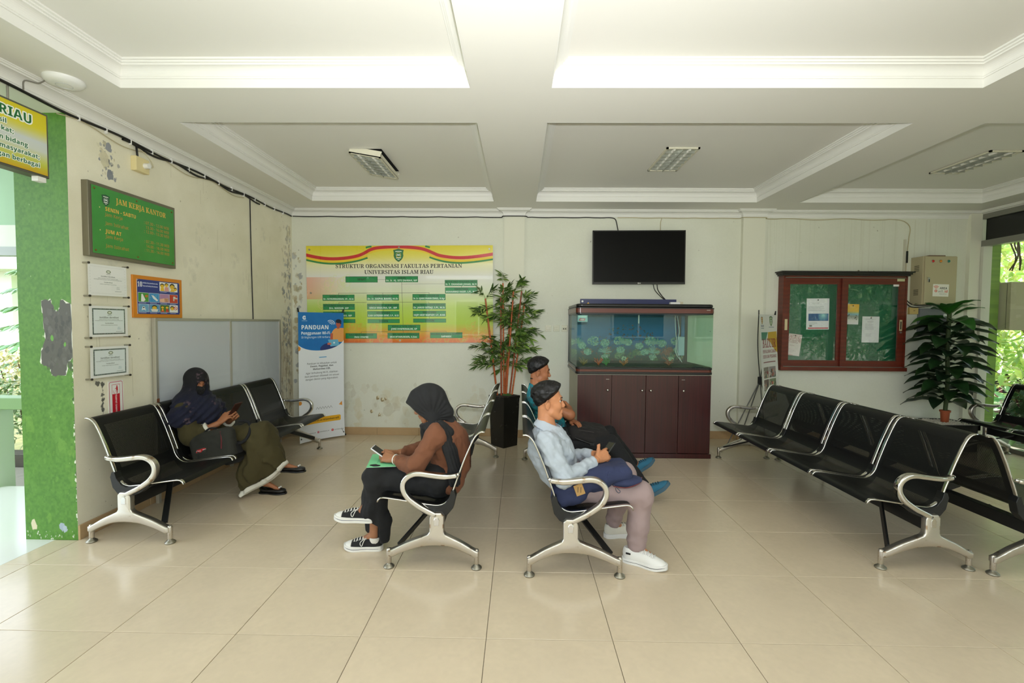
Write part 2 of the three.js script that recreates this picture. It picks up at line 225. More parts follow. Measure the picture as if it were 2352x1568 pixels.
// ---------------------------------------------------------------- grounds
const leafG = (() => { const g = new THREE.BufferGeometry(), n = 4, pos = [], idx = []; for (let i = 0; i <= n; i++) { const t = i / n, w = 0.16 * Math.sin(PI * Math.pow(t, 0.8)) + 0.004, y = -0.18 * t * t; pos.push(t, y, -w, t, y + 0.05 * w / 0.16, 0, t, y, w); } for (let i = 0; i < n; i++) for (let k = 0; k < 2; k++) { const a = i * 3 + k; idx.push(a, a + 1, a + 3, a + 1, a + 4, a + 3); } g.setAttribute('position', new THREE.Float32BufferAttribute(pos, 3)); g.setIndex(idx); g.computeVertexNormals(); return g; })();
function foliage(parent, n, place, size, col, name = 'foliage') {
  const m = new THREE.InstancedMesh(leafG, P({ color: '#ffffff', roughness: 0.55, transmission: 0.35, thickness: 0 }), n), q = new THREE.Matrix4(), c = new THREE.Color(), e = new THREE.Euler();
  for (let i = 0; i < n; i++) { const [p, yaw, pitch] = place(i), s = rr(...size); q.compose(p, new THREE.Quaternion().setFromEuler(e.set(rr(-0.6, 0.6), yaw, pitch, 'YZX')), V(s, s, s)); m.setMatrixAt(i, q); c.setHSL(col[0] + rr(-col[3], col[3]), col[1] * rr(0.8, 1.1), col[2] * rr(0.65, 1.35)); m.setColorAt(i, c); }
  m.name = name; m.castShadow = m.receiveShadow = true; m.userData.kind = 'stuff'; (parent ?? scene).add(m); return m;
}
const bark = S({ color: '#5d4c38', roughness: 0.95, bumpMap: grainTex, bumpScale: 0.02 });
{
  const soil = S({ map: rep(dataTex(256, (u, v) => { const n = tnoise(u, v, 6, 2), m = tnoise(u, v, 40, 3); return [0.42 + 0.2 * (n - 0.5) + 0.2 * (m - 0.5), 0.44 + 0.16 * (n - 0.5) + 0.2 * (m - 0.5), 0.30 + 0.1 * (m - 0.5)]; }, true), 0.5, 0.5), roughness: 1 });
  struct('ground', bx(-60, 7.6, -0.6, -0.16, -60, 40), soil); struct('ground_car_park', bx(7.6, 70, -1.6, -1.1, -60, 40), S({ color: '#8b8a82', roughness: 0.95, bumpMap: fineTex, bumpScale: 0.01 }));
  struct('terrace', bx(-4.75, -3.0, -0.2, 0.0, -1.32, ZF + 2), S({ color: '#e6e6e0', roughness: 0.18 }));
  struct('path', bx(-6.6, -4.0, -0.17, -0.1, -2.15, -1.32), S({ color: '#8f8a7e', roughness: 0.95, bumpMap: grainTex, bumpScale: 0.02 }));
  const gmat = S({ color: '#7fa06a', roughness: 0.5 }), wmat = S({ color: '#d9e0d2', roughness: 0.5 });
  const r = thing('terrace_rail', 'pale green concrete rail with a post beyond the green wall end', 'rail', [0, 0, 0]);
  mesh('rail', bx(-8, -3.6, 0.70, 0.805, -1.42, -1.26, 0.008), gmat, r); mesh('post', bx(-4.62, -4.47, -0.05, 0.70, -1.42, -1.27), wmat, r);
  const k = thing('kerb', 'mossy stone kerb under the hedge outside on the left', 'kerb'); mesh('stone', bx(-8, -3.5, -0.16, 0.02, -2.42, -2.2, 0.02), S({ color: '#5a564b', roughness: 1, bumpMap: grainTex, bumpScale: 0.03 }), k);
  const h = thing('hedge', 'dark green clipped hedge under the terrace rail', 'hedge'); foliage(h, 5200, () => [V(rr(-8, -3.6), 0.05 + 0.72 * Math.pow(rnd(), 0.7), rr(-3.3, -2.35)), rr(0, 6.28), rr(-1, 1)], [0.05, 0.1], [0.25, 0.5, 0.2, 0.03]);
  for (let i = 0; i < 14; i++) { const x = -7.8 + i * 0.3; mesh('stem', rod([x, -0.1, -2.7], [x + rr(-0.1, 0.1), 0.6, -2.6 + rr(-0.15, 0.15)], 0.012, 0.006, 6), bark, h); }
  const b2 = thing('shrub', 'pale sunlit shrub bed in front of the green building', 'shrub'); foliage(b2, 5200, () => [V(rr(-12.5, -6.5), -0.05 + 0.92 * Math.pow(rnd(), 0.55), rr(-7.2, -5.4)), rr(0, 6.28), rr(-1, 1)], [0.07, 0.13], [0.15, 0.4, 0.42, 0.03]);
  for (let i = 0; i < 16; i++) { const x = -12.3 + i * 0.36; mesh('stem', rod([x, -0.16, -5.9], [x + rr(-0.2, 0.2), 0.7, -5.8], 0.014, 0.008, 6), bark, b2); }
  const bu = thing('building', 'light green building with a white column across the garden', 'building');
  const lg = S({ color: '#a6d478', roughness: 0.7 }), wh = S({ color: '#eef0ea', roughness: 0.7 });
  mesh('wall', bx(-24, -12.2, -0.2, 2.75, -14, -10), lg, bu); mesh('column', bx(-13.95, -13.4, -0.2, 2.75, -10.02, -9.6), wh, bu); mesh('roof', bx(-25, -11.4, 2.75, 3.05, -15, -8.9), wh, bu); mesh('plinth', bx(-24.1, -12.1, -0.2, 0.55, -14.1, -9.85), wh, bu);
  const win = mesh('window', bx(-18.2, -16.4, 0.9, 2.2, -10.05, -9.95), wh, bu); mesh('window_pane', bx(-18.1, -16.5, 1.0, 2.1, -9.96, -9.93), S({ color: '#3c4a4c', roughness: 0.1 }), win);
  const fb = thing('building', 'cream building with rows of windows facing the entrance, mirrored in the aquarium', 'building');
  const fc = S({ color: '#dcd8ca', roughness: 0.8 }); mesh('wall', bx(-16, 18, -0.2, 3.4, 12, 18), fc, fb); mesh('roof', bx(-17, 19, 3.4, 3.7, 11.4, 19), wh, fb); for (let r = 0; r < 1; r++) for (let i = 0; i < 9; i++) { const x = -13 + i * 3.4, y = 0.9 + r * 3.4, wn = mesh('window', bx(x, x + 2.2, y, y + 1.6, 11.92, 12.02), wh, fb); for (const k of [0, 1]) mesh('pane', bx(x + 0.08 + k * 1.06, x + 1.06 + k * 1.06, y + 0.08, y + 1.52, 11.9, 11.93), S({ color: '#38464c', roughness: 0.1 }), wn); }
  // a gallery roof edge and transom seen over the terrace
  const gal = thing('gallery_frame', 'white framed gallery transom seen above the terrace on the left', 'window frame', [0, 0, 0]);
  mesh('rail', bx(-6.2, -3.9, 2.08, 2.16, -1.6, -1.5), S({ color: '#b9bfc2', roughness: 0.5 }), gal); mesh('lower_rail', bx(-6.2, -3.9, 2.16, 2.36, -1.58, -1.52), wh, gal); mesh('panel', bx(-6.2, -3.9, 2.36, 3.0, -1.6, -1.55), S({ color: '#9fc4a0', roughness: 0.4 }), gal);
  mesh('stile', bx(-4.22, -4.12, 2.16, 3.0, -1.55, -1.5), wh, gal);
  // conifer beyond the terrace
  const cf = thing('conifer', 'thin conifer with flat drooping branches beside the green building', 'tree', [-9.3, -0.16, -6.6]); mesh('trunk', rod([0, 0, 0], [0, 5, 0], 0.09, 0.02), bark, cf);
  foliage(cf, 2600, (i) => { const t = rnd(), lev = Math.floor(t * 12) / 12, a = rr(0, 6.28), q = (1 - lev) * 0.95 * rnd(); return [V(Math.cos(a) * q, 1.0 + lev * 4.2 - q * 0.3, Math.sin(a) * q), -a + rr(-0.5, 0.5), -0.4]; }, [0.12, 0.22], [0.3, 0.4, 0.3, 0.02]);
  // trees along the car park, seen through the glass and mirrored in the notice board
  let ti = 0;
  const tree = (label, x, z, hh, R, n, hsl, size) => {
    const t = thing('tree', label, 'tree', [x, -1.1, z], 0, 'trees along the car park'); mesh('trunk', tube([[0, 0, 0], [0.05, hh * 0.35, 0.04], [-0.08, hh * 0.7, 0.1], [0.05, hh, 0]], 0.11, 16, 8), bark, t);
    const tips = []; for (let i = 0; i < 22; i++) { const a = i * 2.4, y = hh * rr(0.3, 1), q = R * rr(0.45, 0.95) * (1 - 0.35 * y / hh); const e = V(Math.cos(a) * q, y + rr(-0.1, 0.5), Math.sin(a) * q); tips.push([V(0, y * 0.75, 0), e]); if (i < 12) mesh('branch', tube([[0, y * 0.75, 0], [e.x * 0.5, y * 0.92, e.z * 0.5], [e.x, e.y, e.z]], 0.022, 8, 5), bark, t); }
    foliage(t, n, () => { const [a, b] = tips[Math.floor(rnd() * tips.length)], k = Math.sqrt(rnd()), p = a.clone().lerp(b, 0.35 + 0.65 * k); p.add(V(rr(-1, 1), rr(-0.8, 0.8), rr(-1, 1)).multiplyScalar(0.55 * R / 2)); return [p, rr(0, 6.28), rr(-1.1, 0.3)]; }, size, hsl); ti++;
  };
  tree('yellow-green leafy tree nearest the green column outside the glass', 8.9, -5.3, 5.0, 2.1, 4200, [0.22, 0.62, 0.4, 0.04], [0.14, 0.24]);
  tree('bushy tree behind the parked car', 15.5, -11.5, 6.5, 3.4, 5200, [0.2, 0.55, 0.46, 0.05], [0.2, 0.34]);
  tree('dark leafy tree mirrored in the notice board glass', 10.2, 4.2, 6.6, 3.2, 9000, [0.27, 0.5, 0.26, 0.03], [0.16, 0.28]);
  tree('broad tree beside the glass wall out of view', 9.6, -0.8, 6.2, 3.0, 9000, [0.26, 0.5, 0.3, 0.03], [0.16, 0.28]);
  tree('second tree mirrored in the glass of the notice board', 12.5, 9.0, 6.4, 3.2, 5200, [0.26, 0.48, 0.24, 0.03], [0.18, 0.3]);
  tree('tall tree at the far end of the car park', 19, -3, 7.5, 4, 5200, [0.25, 0.45, 0.3, 0.03], [0.24, 0.4]);
  tree('tall tree in the middle of the car park', 18, 6, 7.5, 4, 5200, [0.26, 0.45, 0.26, 0.03], [0.24, 0.4]);
  for (const [x, z, l] of [[7.3, -3.95, 'low broad-leaved shrub at the foot of the green column'], [7.5, -2.6, 'low shrub outside the middle of the glass wall'], [7.4, 1.5, 'low sunlit shrub mirrored in the notice board']]) { const s = thing('shrub', l, 'shrub', [x, -0.16, z], 0, 'shrubs along the glass wall'); mesh('stem', rod([0, 0, 0], [0, 0.4, 0], 0.02, 0.01, 6), bark, s); foliage(s, 420, () => { const a = rr(0, 6.28), q = 0.45 * Math.sqrt(rnd()); return [V(Math.cos(a) * q, 0.1 + rr(0, 0.6), Math.sin(a) * q), -a, rr(-0.3, 0.9)]; }, [0.12, 0.26], [0.3, 0.5, 0.28, 0.04]); }
  // creeper stems on the column
  const cr = thing('creeper', 'bare creeper stems hanging beside the green column', 'creeper', [6.62, 0, -3.6]); for (let i = 0; i < 4; i++) mesh('stem', tube(Array.from({ length: 7 }, (_, k) => [0.02 * i + rr(-0.05, 0.05) + k * 0.01, 3.2 - k * 0.16, rr(-0.06, 0.06)]), 0.009, 20, 5), bark, cr);
  // parked car, side on to the glass
  const car = thing('parked_car', 'dark red parked car seen through the glass', 'car', [11.9, -1.1, -8.4], -PI / 4 + PI);
  const body = P({ color: '#5c1420', roughness: 0.3, clearcoat: 1, clearcoatRoughness: 0.05 }), dark = S({ color: '#15181a', roughness: 0.08 }), tyre = S({ color: '#151515', roughness: 0.9 });
  const prof = (pts, d, b) => { const s = new THREE.Shape(); s.moveTo(...pts[0]); s.splineThru(pts.slice(1).map((p) => new THREE.Vector2(...p))); s.closePath(); return new THREE.ExtrudeGeometry(s, { depth: d, bevelEnabled: true, bevelSize: b, bevelThickness: b, bevelSegments: 3, curveSegments: 40 }).translate(0, 0, -d / 2); };
  mesh('body', prof([[-2.1, 0.35], [-2.15, 0.7], [-2.0, 0.92], [-1.0, 0.98], [1.6, 1.0], [2.05, 0.95], [2.12, 0.6], [2.05, 0.32], [1.0, 0.28], [-1.2, 0.28]], 1.5, 0.08), body, car);
  mesh('cabin_glass', prof([[-1.15, 0.97], [-0.75, 1.25], [-0.25, 1.42], [0.9, 1.42], [1.45, 1.2], [1.75, 0.99], [0.5, 0.96]], 1.24, 0.06), dark, car);
  mesh('roof', prof([[-0.45, 1.405], [-0.1, 1.46], [0.8, 1.47], [1.15, 1.37], [0.9, 1.41], [0, 1.425]], 1.2, 0.05), body, car);
  for (const s of [-1, 1]) { mesh('side_trim', bx(-1.9, 1.9, 0.62, 0.67, s * 0.84 - 0.01, s * 0.84 + 0.01), S({ color: '#3c1016', roughness: 0.5 }), car); for (const [a, e, yy] of [[0.28, 0.34, 1.4], [1.1, 1.16, 1.3]]) mesh('pillar', bx(a, e, 0.98, yy, s * 0.69 - 0.01, s * 0.69 + 0.015), body, car); for (const x of [-1.3, 1.3]) { const w = mesh('wheel', new THREE.CylinderGeometry(0.31, 0.31, 0.2, 24).rotateX(PI / 2).translate(x, 0.31, s * 0.76), tyre, car); mesh('hub', new THREE.CylinderGeometry(0.19, 0.19, 0.21, 18).rotateX(PI / 2).translate(x, 0.31, s * 0.765), alu, w); } }
}
// ---------------------------------------------------------------- steel waiting benches, four seats each; local x = the way one sits, z along the bench
const chromeTex = dataTex(256, (u, v) => { const n = tnoise(u, v, 5, 21), m = tnoise(u, v, 22, 8), r = sstep(0.55, 0.75, n * 0.7 + m * 0.3); return [0.80 - 0.22 * r, 0.78 - 0.30 * r, 0.74 - 0.36 * r]; }, true);
const chrome = S({ color: '#d6d4ce', metalness: 1, roughness: 0.14 }), cast = S({ map: rep(chromeTex, 3, 3), metalness: 0.95, roughness: 0.3 });
const gunmetal = S({ color: '#9a9688', metalness: 0.9, roughness: 0.4 }), blackSteel = S({ color: '#101111', roughness: 0.45 });
const spline = (pts, n) => new THREE.SplineCurve(pts.map((p) => new THREE.Vector2(...p))).getSpacedPoints(n);
const seatProf = spline([[0.347, 0.392], [0.338, 0.41], [0.312, 0.42], [0.22, 0.409], [0.111, 0.393], [0.032, 0.381], [-0.03, 0.377], [-0.075, 0.396], [-0.108, 0.436], [-0.130, 0.5], [-0.162, 0.59], [-0.19, 0.665], [-0.232, 0.762], [-0.258, 0.808], [-0.286, 0.832], [-0.312, 0.832]], 56);
// ribbon of width w (along z) and thickness t (in the plane) with rounded corners along a plane curve
function strap(pts, w, t, taper = () => 1, ring = 10) {
  const pos = [], idx = [], n = pts.length, uv = [];
  for (let i = 0; i < n; i++) {
    const a = pts[Math.max(0, i - 1)], b = pts[Math.min(n - 1, i + 1)], l = Math.hypot(b.x - a.x, b.y - a.y), nx = -(b.y - a.y) / l, ny = (b.x - a.x) / l, k = taper(i / (n - 1));
    for (let j = 0; j < ring; j++) { const q = (j + 0.5) / ring * 2 * PI, c = Math.cos(q), s = Math.sin(q), e = 0.55, u = Math.sign(c) * Math.pow(Math.abs(c), e) * w / 2 * k, v = Math.sign(s) * Math.pow(Math.abs(s), e) * t / 2 * k; pos.push(pts[i].x + nx * v, pts[i].y + ny * v, u); uv.push(i * 0.02, j / ring * 0.1); }
  }
  for (let i = 0; i < n - 1; i++) for (let j = 0; j < ring; j++) { const a = i * ring + j, b = i * ring + (j + 1) % ring; idx.push(a, a + ring, b, b, a + ring, b + ring); }
  for (let j = 1; j < ring - 1; j++) { idx.push(0, j, j + 1); const q = (n - 1) * ring; idx.push(q, q + j + 1, q + j); }
  const g = new THREE.BufferGeometry(); g.setAttribute('position', new THREE.Float32BufferAttribute(pos, 3)); g.setAttribute('uv', new THREE.Float32BufferAttribute(uv, 2)); g.setIndex(idx); g.computeVertexNormals(); return g;
}
const perfTex = canvasTex(1024, 1792, (c, w, h) => {
  c.fillStyle = '#fff'; c.fillRect(0, 0, w, h); c.fillStyle = '#000';
  const zone = (u0, u1, v0, v1) => { for (let y = v0 * h, r = 0; y < v1 * h; y += 9.4, r++) for (let x = u0 * w + (r % 2) * 5.4; x < u1 * w; x += 10.8) { c.beginPath(); c.arc(x, y, 1.9, 0, 7); c.fill(); } };
  zone(0.09, 0.91, 0.1, 0.475); zone(0.09, 0.91, 0.57, 0.9);
}, false);
const perfMat = P({ color: '#0e0f0f', roughness: 0.42, specularIntensity: 0.6, alphaMap: perfTex, alphaTest: 0.5 });
const seatG = (w) => { const n = seatProf.length, pos = [], uv = [], idx = []; for (let i = 0; i < n; i++) for (const k of [0, 1]) { pos.push(seatProf[i].x, seatProf[i].y, (k - 0.5) * w); uv.push(k, 1 - i / (n - 1)); } for (let i = 0; i < n - 1; i++) { const a = i * 2; idx.push(a, a + 2, a + 1, a + 1, a + 2, a + 3); } const g = new THREE.BufferGeometry(); g.setAttribute('position', new THREE.Float32BufferAttribute(pos, 3)); g.setAttribute('uv', new THREE.Float32BufferAttribute(uv, 2)); g.setIndex(idx); g.computeVertexNormals(); return g; };
const BL = 2.37, PITCH = 0.5875;
const shapeOf = (pts) => { const s = new THREE.Shape(); pts.forEach((p, i) => i ? s.lineTo(...p) : s.moveTo(...p)); s.closePath(); return s; };
const ext = (s, d, b, seg = 2) => new THREE.ExtrudeGeometry(s, { depth: d, bevelEnabled: b > 0, bevelSize: b, bevelThickness: b, bevelSegments: seg, curveSegments: 12 }).translate(0, 0, -d / 2);
function makeBench(label) {
  const b = thing('waiting_bench', label, 'bench');
  const top = spline([[0.262, 0.104], [0.235, 0.114], [0.146, 0.158], [0.057, 0.193], [0.022, 0.208]], 14).map((p) => [p.x, p.y]), bot = spline([[0.244, 0.08], [0.191, 0.106], [0.102, 0.138], [0.035, 0.151], [-0.027, 0.154]], 12).map((p) => [p.x, p.y]);
  const mir = (l) => l.map(([x, y]) => [-0.054 - x, y]).reverse();
  const casting = ext(shapeOf([[0.262, 0.085], ...top, [0.009, 0.228], [0.009, 0.31], [-0.002, 0.338], [-0.05, 0.338], [-0.063, 0.326], [-0.063, 0.228], ...mir(top), [-0.316, 0.085], ...mir(bot).slice(0, 0), ...bot.map(([x, y]) => [-0.054 - x, y]), ...bot.slice(0, -1).reverse()]), 0.026, 0.009, 3);
  // the rear foot stands as far out as the front one
  const pz = casting.attributes.position; for (let i = 0; i < pz.count; i++) { const x = pz.getX(i); if (x < -0.06) pz.setX(i, -0.06 + (x + 0.06) * 0.83); } toCreasedNormals(casting, 0.6);
  const arm = strap(spline([[-0.15, 0.574], [-0.094, 0.566], [-0.037, 0.568], [0.029, 0.576], [0.086, 0.582], [0.13, 0.574], [0.166, 0.547], [0.18, 0.512], [0.174, 0.472], [0.146, 0.430], [0.106, 0.398], [0.063, 0.37], [0.012, 0.344], [-0.022, 0.326]], 44), 0.046, 0.034, (t) => t < 0.02 ? 0.7 : t < 0.1 ? 0.86 : 1, 14);
  const inlay = ext(shapeOf([[-0.014, 0.27], [-0.04, 0.27], [-0.042, 0.305], [-0.034, 0.318], [-0.02, 0.318], [-0.012, 0.305]]), 0.046, 0.002, 1);
  const disc = lathe([[0, 0], [0.03, 0], [0.033, 0.004], [0.032, 0.01], [0.02, 0.02], [0.011, 0.026], [0.011, 0.034], [0, 0.034]], 20), shank = lathe([[0, 0.03], [0.0155, 0.03], [0.0155, 0.108], [0.012, 0.119], [0, 0.122]], 18), cap = new THREE.SphereGeometry(0.012, 10, 8);
  const sg = seatG(0.535), railG = strap(seatProf, 0.024, 0.010, () => 1, 8);
  const bracketG = ext(shapeOf([[-0.138, 0.44], [-0.122, 0.37], [-0.09, 0.33], [-0.054, 0.312], [0.0, 0.312], [0.06, 0.335], [0.12, 0.38], [0.12, 0.39], [0.032, 0.374], [-0.03, 0.37], [-0.07, 0.388], [-0.1, 0.43], [-0.112, 0.47], [-0.128, 0.47]]), 0.05, 0.002, 1);
  const ng = (g, x, y, z) => g.clone().translate(x, y, z);
  for (const s of [-1, 1]) {
    const z = s * BL / 2, lf = mesh('leg_frame', casting.clone().translate(0, 0, z), cast, b);
    mesh('post_inlay', ng(inlay, 0, 0, z), chrome, lf);
    for (const x of [0.268, -0.268]) { const f = mesh('leg', ng(shank, x, 0, z), cast, b); mesh('foot', ng(disc, x, 0, z), gunmetal, f); }
    const a = mesh('armrest', ng(arm, 0, 0, z), s > 0 ? cast : chrome, b); mesh('end_bolt', ng(cap, -0.152, 0.577, z), chrome, a);
    const br = mesh('brace', new THREE.BoxGeometry(0.036, 0.012, 0.44), blackSteel, b); br.position.set(0.115, 0.213, z - s * 0.18); br.lookAt; const A = V(0.02, 0.295, z - s * 0.34), B = V(0.215, 0.128, z - s * 0.02), d = B.clone().sub(A); br.geometry = new THREE.BoxGeometry(0.036, 0.012, d.length()); br.position.copy(A).lerp(B, 0.5); br.quaternion.setFromUnitVectors(V(0, 0, 1), d.normalize());
  }
  mesh('beam', bx(-0.057, 0.003, 0.236, 0.312, -BL / 2 + 0.02, BL / 2 - 0.02, 0.004), blackSteel, b);
  for (let i = 0; i < 4; i++) { const z = (i - 1.5) * PITCH, st = mesh('seat', sg, perfMat, b); st.position.z = z; for (const s of [-1, 1]) { const r = mesh('side_rail', railG, chrome, st); r.position.z = s * 0.272; } }
  for (let i = 0; i <= 4; i++) { const k = mesh('bracket', bracketG, blackSteel, b); k.position.z = (i - 2) * (PITCH - 0.012); }
  return b;
}
const benchA = makeBench('black perforated steel bench with a man in a light blue shirt on its nearest seat'); benchA.position.set(0.484, 0, 0.035 - BL / 2);
const benchB = copy(benchA, [-0.372, 0, -0.035 - BL / 2], PI, 'black perforated steel bench with the woman in the brown top on its nearest seat');
copy(benchA, [-2.46, 0, -0.30 - BL / 2], 0, 'black perforated steel bench along the whiteboard wall');
copy(benchA, [2.66, 0, -0.115 - BL / 2], PI, 'empty black perforated steel bench facing the aquarium side');
copy(benchA, [3.29, 0, -0.06 - BL / 2], 0, 'empty black steel bench standing back to back behind another, facing the glass');
copy(benchA, [5.63, 0, -2.79 + BL / 2], PI, 'black steel bench against the glass wall, cut off by the right edge');
// ---------------------------------------------------------------- things on the walls
const T = (c, s, x, y, px, col = '#000', font = 'sans-serif', al = 'center', wmax) => { c.fillStyle = col; c.font = px >= 0 ? (font.includes('bold') ? 'bold ' + px + 'px ' + font.replace('bold ', '') : px + 'px ' + font) : ''; c.textAlign = al; c.textBaseline = 'middle'; wmax ? c.fillText(s, x, y, wmax) : c.fillText(s, x, y); };
const panelG = (w, h, d = 0.001) => { const g = new THREE.BoxGeometry(w, h, d); return g; };
// picture on the +z side only, edges plain
function board(name, w, h, d, tex, edge, parent, o = {}, z = 0) { const m = mesh(name, new THREE.BoxGeometry(w, h, d).translate(0, 0, z + d / 2), [edge, edge, edge, edge, printMat(tex, o), edge], parent); return m; }
const white = S({ color: '#ecebe6', roughness: 0.5 }), steel = S({ color: '#a8a59b', metalness: 0.85, roughness: 0.35 }), blackPl = S({ color: '#141414', roughness: 0.4 }), clearP = P({ color: '#ffffff', transmission: 1, thickness: 0, roughness: 0.02, ior: 1.45, specularIntensity: 0.45 });
const onLeft = (name, label, cat, y, z, group) => thing(name, label, cat, [XL, y, z], PI / 2, group);
const onBack = (name, label, cat, x, y, group) => thing(name, label, cat, [x, y, ZB + 0.0005], 0, group);
function crest(c, x, y, s, col = '#1f7a45', rim = '#d8c24a') { c.save(); c.translate(x, y); c.scale(s, s); const sh = (k) => { c.beginPath(); c.moveTo(-1 * k, -0.9 * k); c.quadraticCurveTo(-0.5 * k, -1.0 * k, 0, -1.15 * k); c.quadraticCurveTo(0.5 * k, -1.0 * k, 1 * k, -0.9 * k); c.quadraticCurveTo(0.8 * k, -0.3 * k, 0.92 * k, 0.1 * k); c.quadraticCurveTo(0.8 * k, 0.9 * k, 0, 1.3 * k); c.quadraticCurveTo(-0.8 * k, 0.9 * k, -0.92 * k, 0.1 * k); c.quadraticCurveTo(-0.8 * k, -0.3 * k, -1 * k, -0.9 * k); c.fill(); }; c.fillStyle = '#15522f'; sh(1); c.fillStyle = col; sh(0.9); c.fillStyle = '#e9efe2'; c.fillRect(-0.6, -0.72, 1.2, 0.16); c.fillStyle = rim; c.beginPath(); c.arc(0, 0.05, 0.5, 0, 7); c.fill(); c.fillStyle = col; c.beginPath(); c.arc(0, 0.02, 0.4, 0, 7); c.fill(); c.fillStyle = '#dfe8e6'; c.beginPath(); c.moveTo(-0.34, 0.2); c.quadraticCurveTo(-0.15, 0.05, 0, 0.2); c.quadraticCurveTo(0.15, 0.05, 0.34, 0.2); c.lineTo(0.3, -0.1); c.quadraticCurveTo(0.15, -0.2, 0, -0.08); c.quadraticCurveTo(-0.15, -0.2, -0.3, -0.1); c.fill(); c.fillStyle = '#e9efe2'; c.fillRect(-0.5, 0.5, 1, 0.13); c.fillRect(-0.2, 0.78, 0.4, 0.12); c.restore(); }

{ // office hours board
  const tex = canvasTex(1024, 640, (c, w, h) => {
    washed(c, w, h, [62, 146, 62], [10, 12, 10], 1); crest(c, 150, 112, 46, '#2e5b3f', '#c9c9c9');
    const y1 = '#e6b64c', y2 = '#c08a34';
    T(c, 'JAM KERJA KANTOR', 585, 90, 76, y1, 'bold serif', 'center', 640);
    T(c, '•', 82, 195, 44, '#e9d88c'); T(c, 'SENIN - SABTU', 140, 196, 52, y1, 'bold sans-serif', 'left', 365); T(c, 'Jam Kerja', 140, 250, 46, y2, 'sans-serif', 'left'); T(c, 'Jam Istirahat', 140, 334, 46, y2, 'sans-serif', 'left');
    T(c, '•', 82, 412, 44, '#e9d88c'); T(c, 'JUM AT', 140, 412, 52, y1, 'bold sans-serif', 'left'); T(c, 'Jam Kerja', 140, 462, 46, y2, 'sans-serif', 'left'); T(c, 'Jam Istirahat', 140, 552, 46, y2, 'sans-serif', 'left');
    [[': 07.30 - 12.00 WIB', 228], ['  13.30 - 16.00 WIB', 276], [': 12.00 - 13.30 WIB', 322], [': 07.30 - 11.30 WIB', 428], ['  14.00 - 16.00 WIB', 476], [': 11.30 - 14.00 WIB', 522]].forEach(([s, y]) => T(c, s, 600, y, 44, y2, 'sans-serif', 'left', 350));
  });
  const o = onLeft('office_hours_board', 'green office hours board with yellow lettering in a steel frame', 'sign', 2.192, -0.818), frame = S({ color: '#85806f', metalness: 0.7, roughness: 0.4 });
  mesh('housing', bx(-0.405, 0.405, -0.257, 0.257, 0, 0.046, 0.003), frame, o); board('plate', 0.765, 0.465, 0.004, tex, frame, o, { roughness: 0.25 }, 0.047);
  for (const x of [-0.36, 0, 0.36]) for (const y of [-0.212, 0.212]) mesh('screw', new THREE.SphereGeometry(0.007, 10, 6).scale(1, 1, 0.6).translate(x, y, 0.052), S({ color: '#8a6a34', metalness: 0.8, roughness: 0.4 }), o);
}
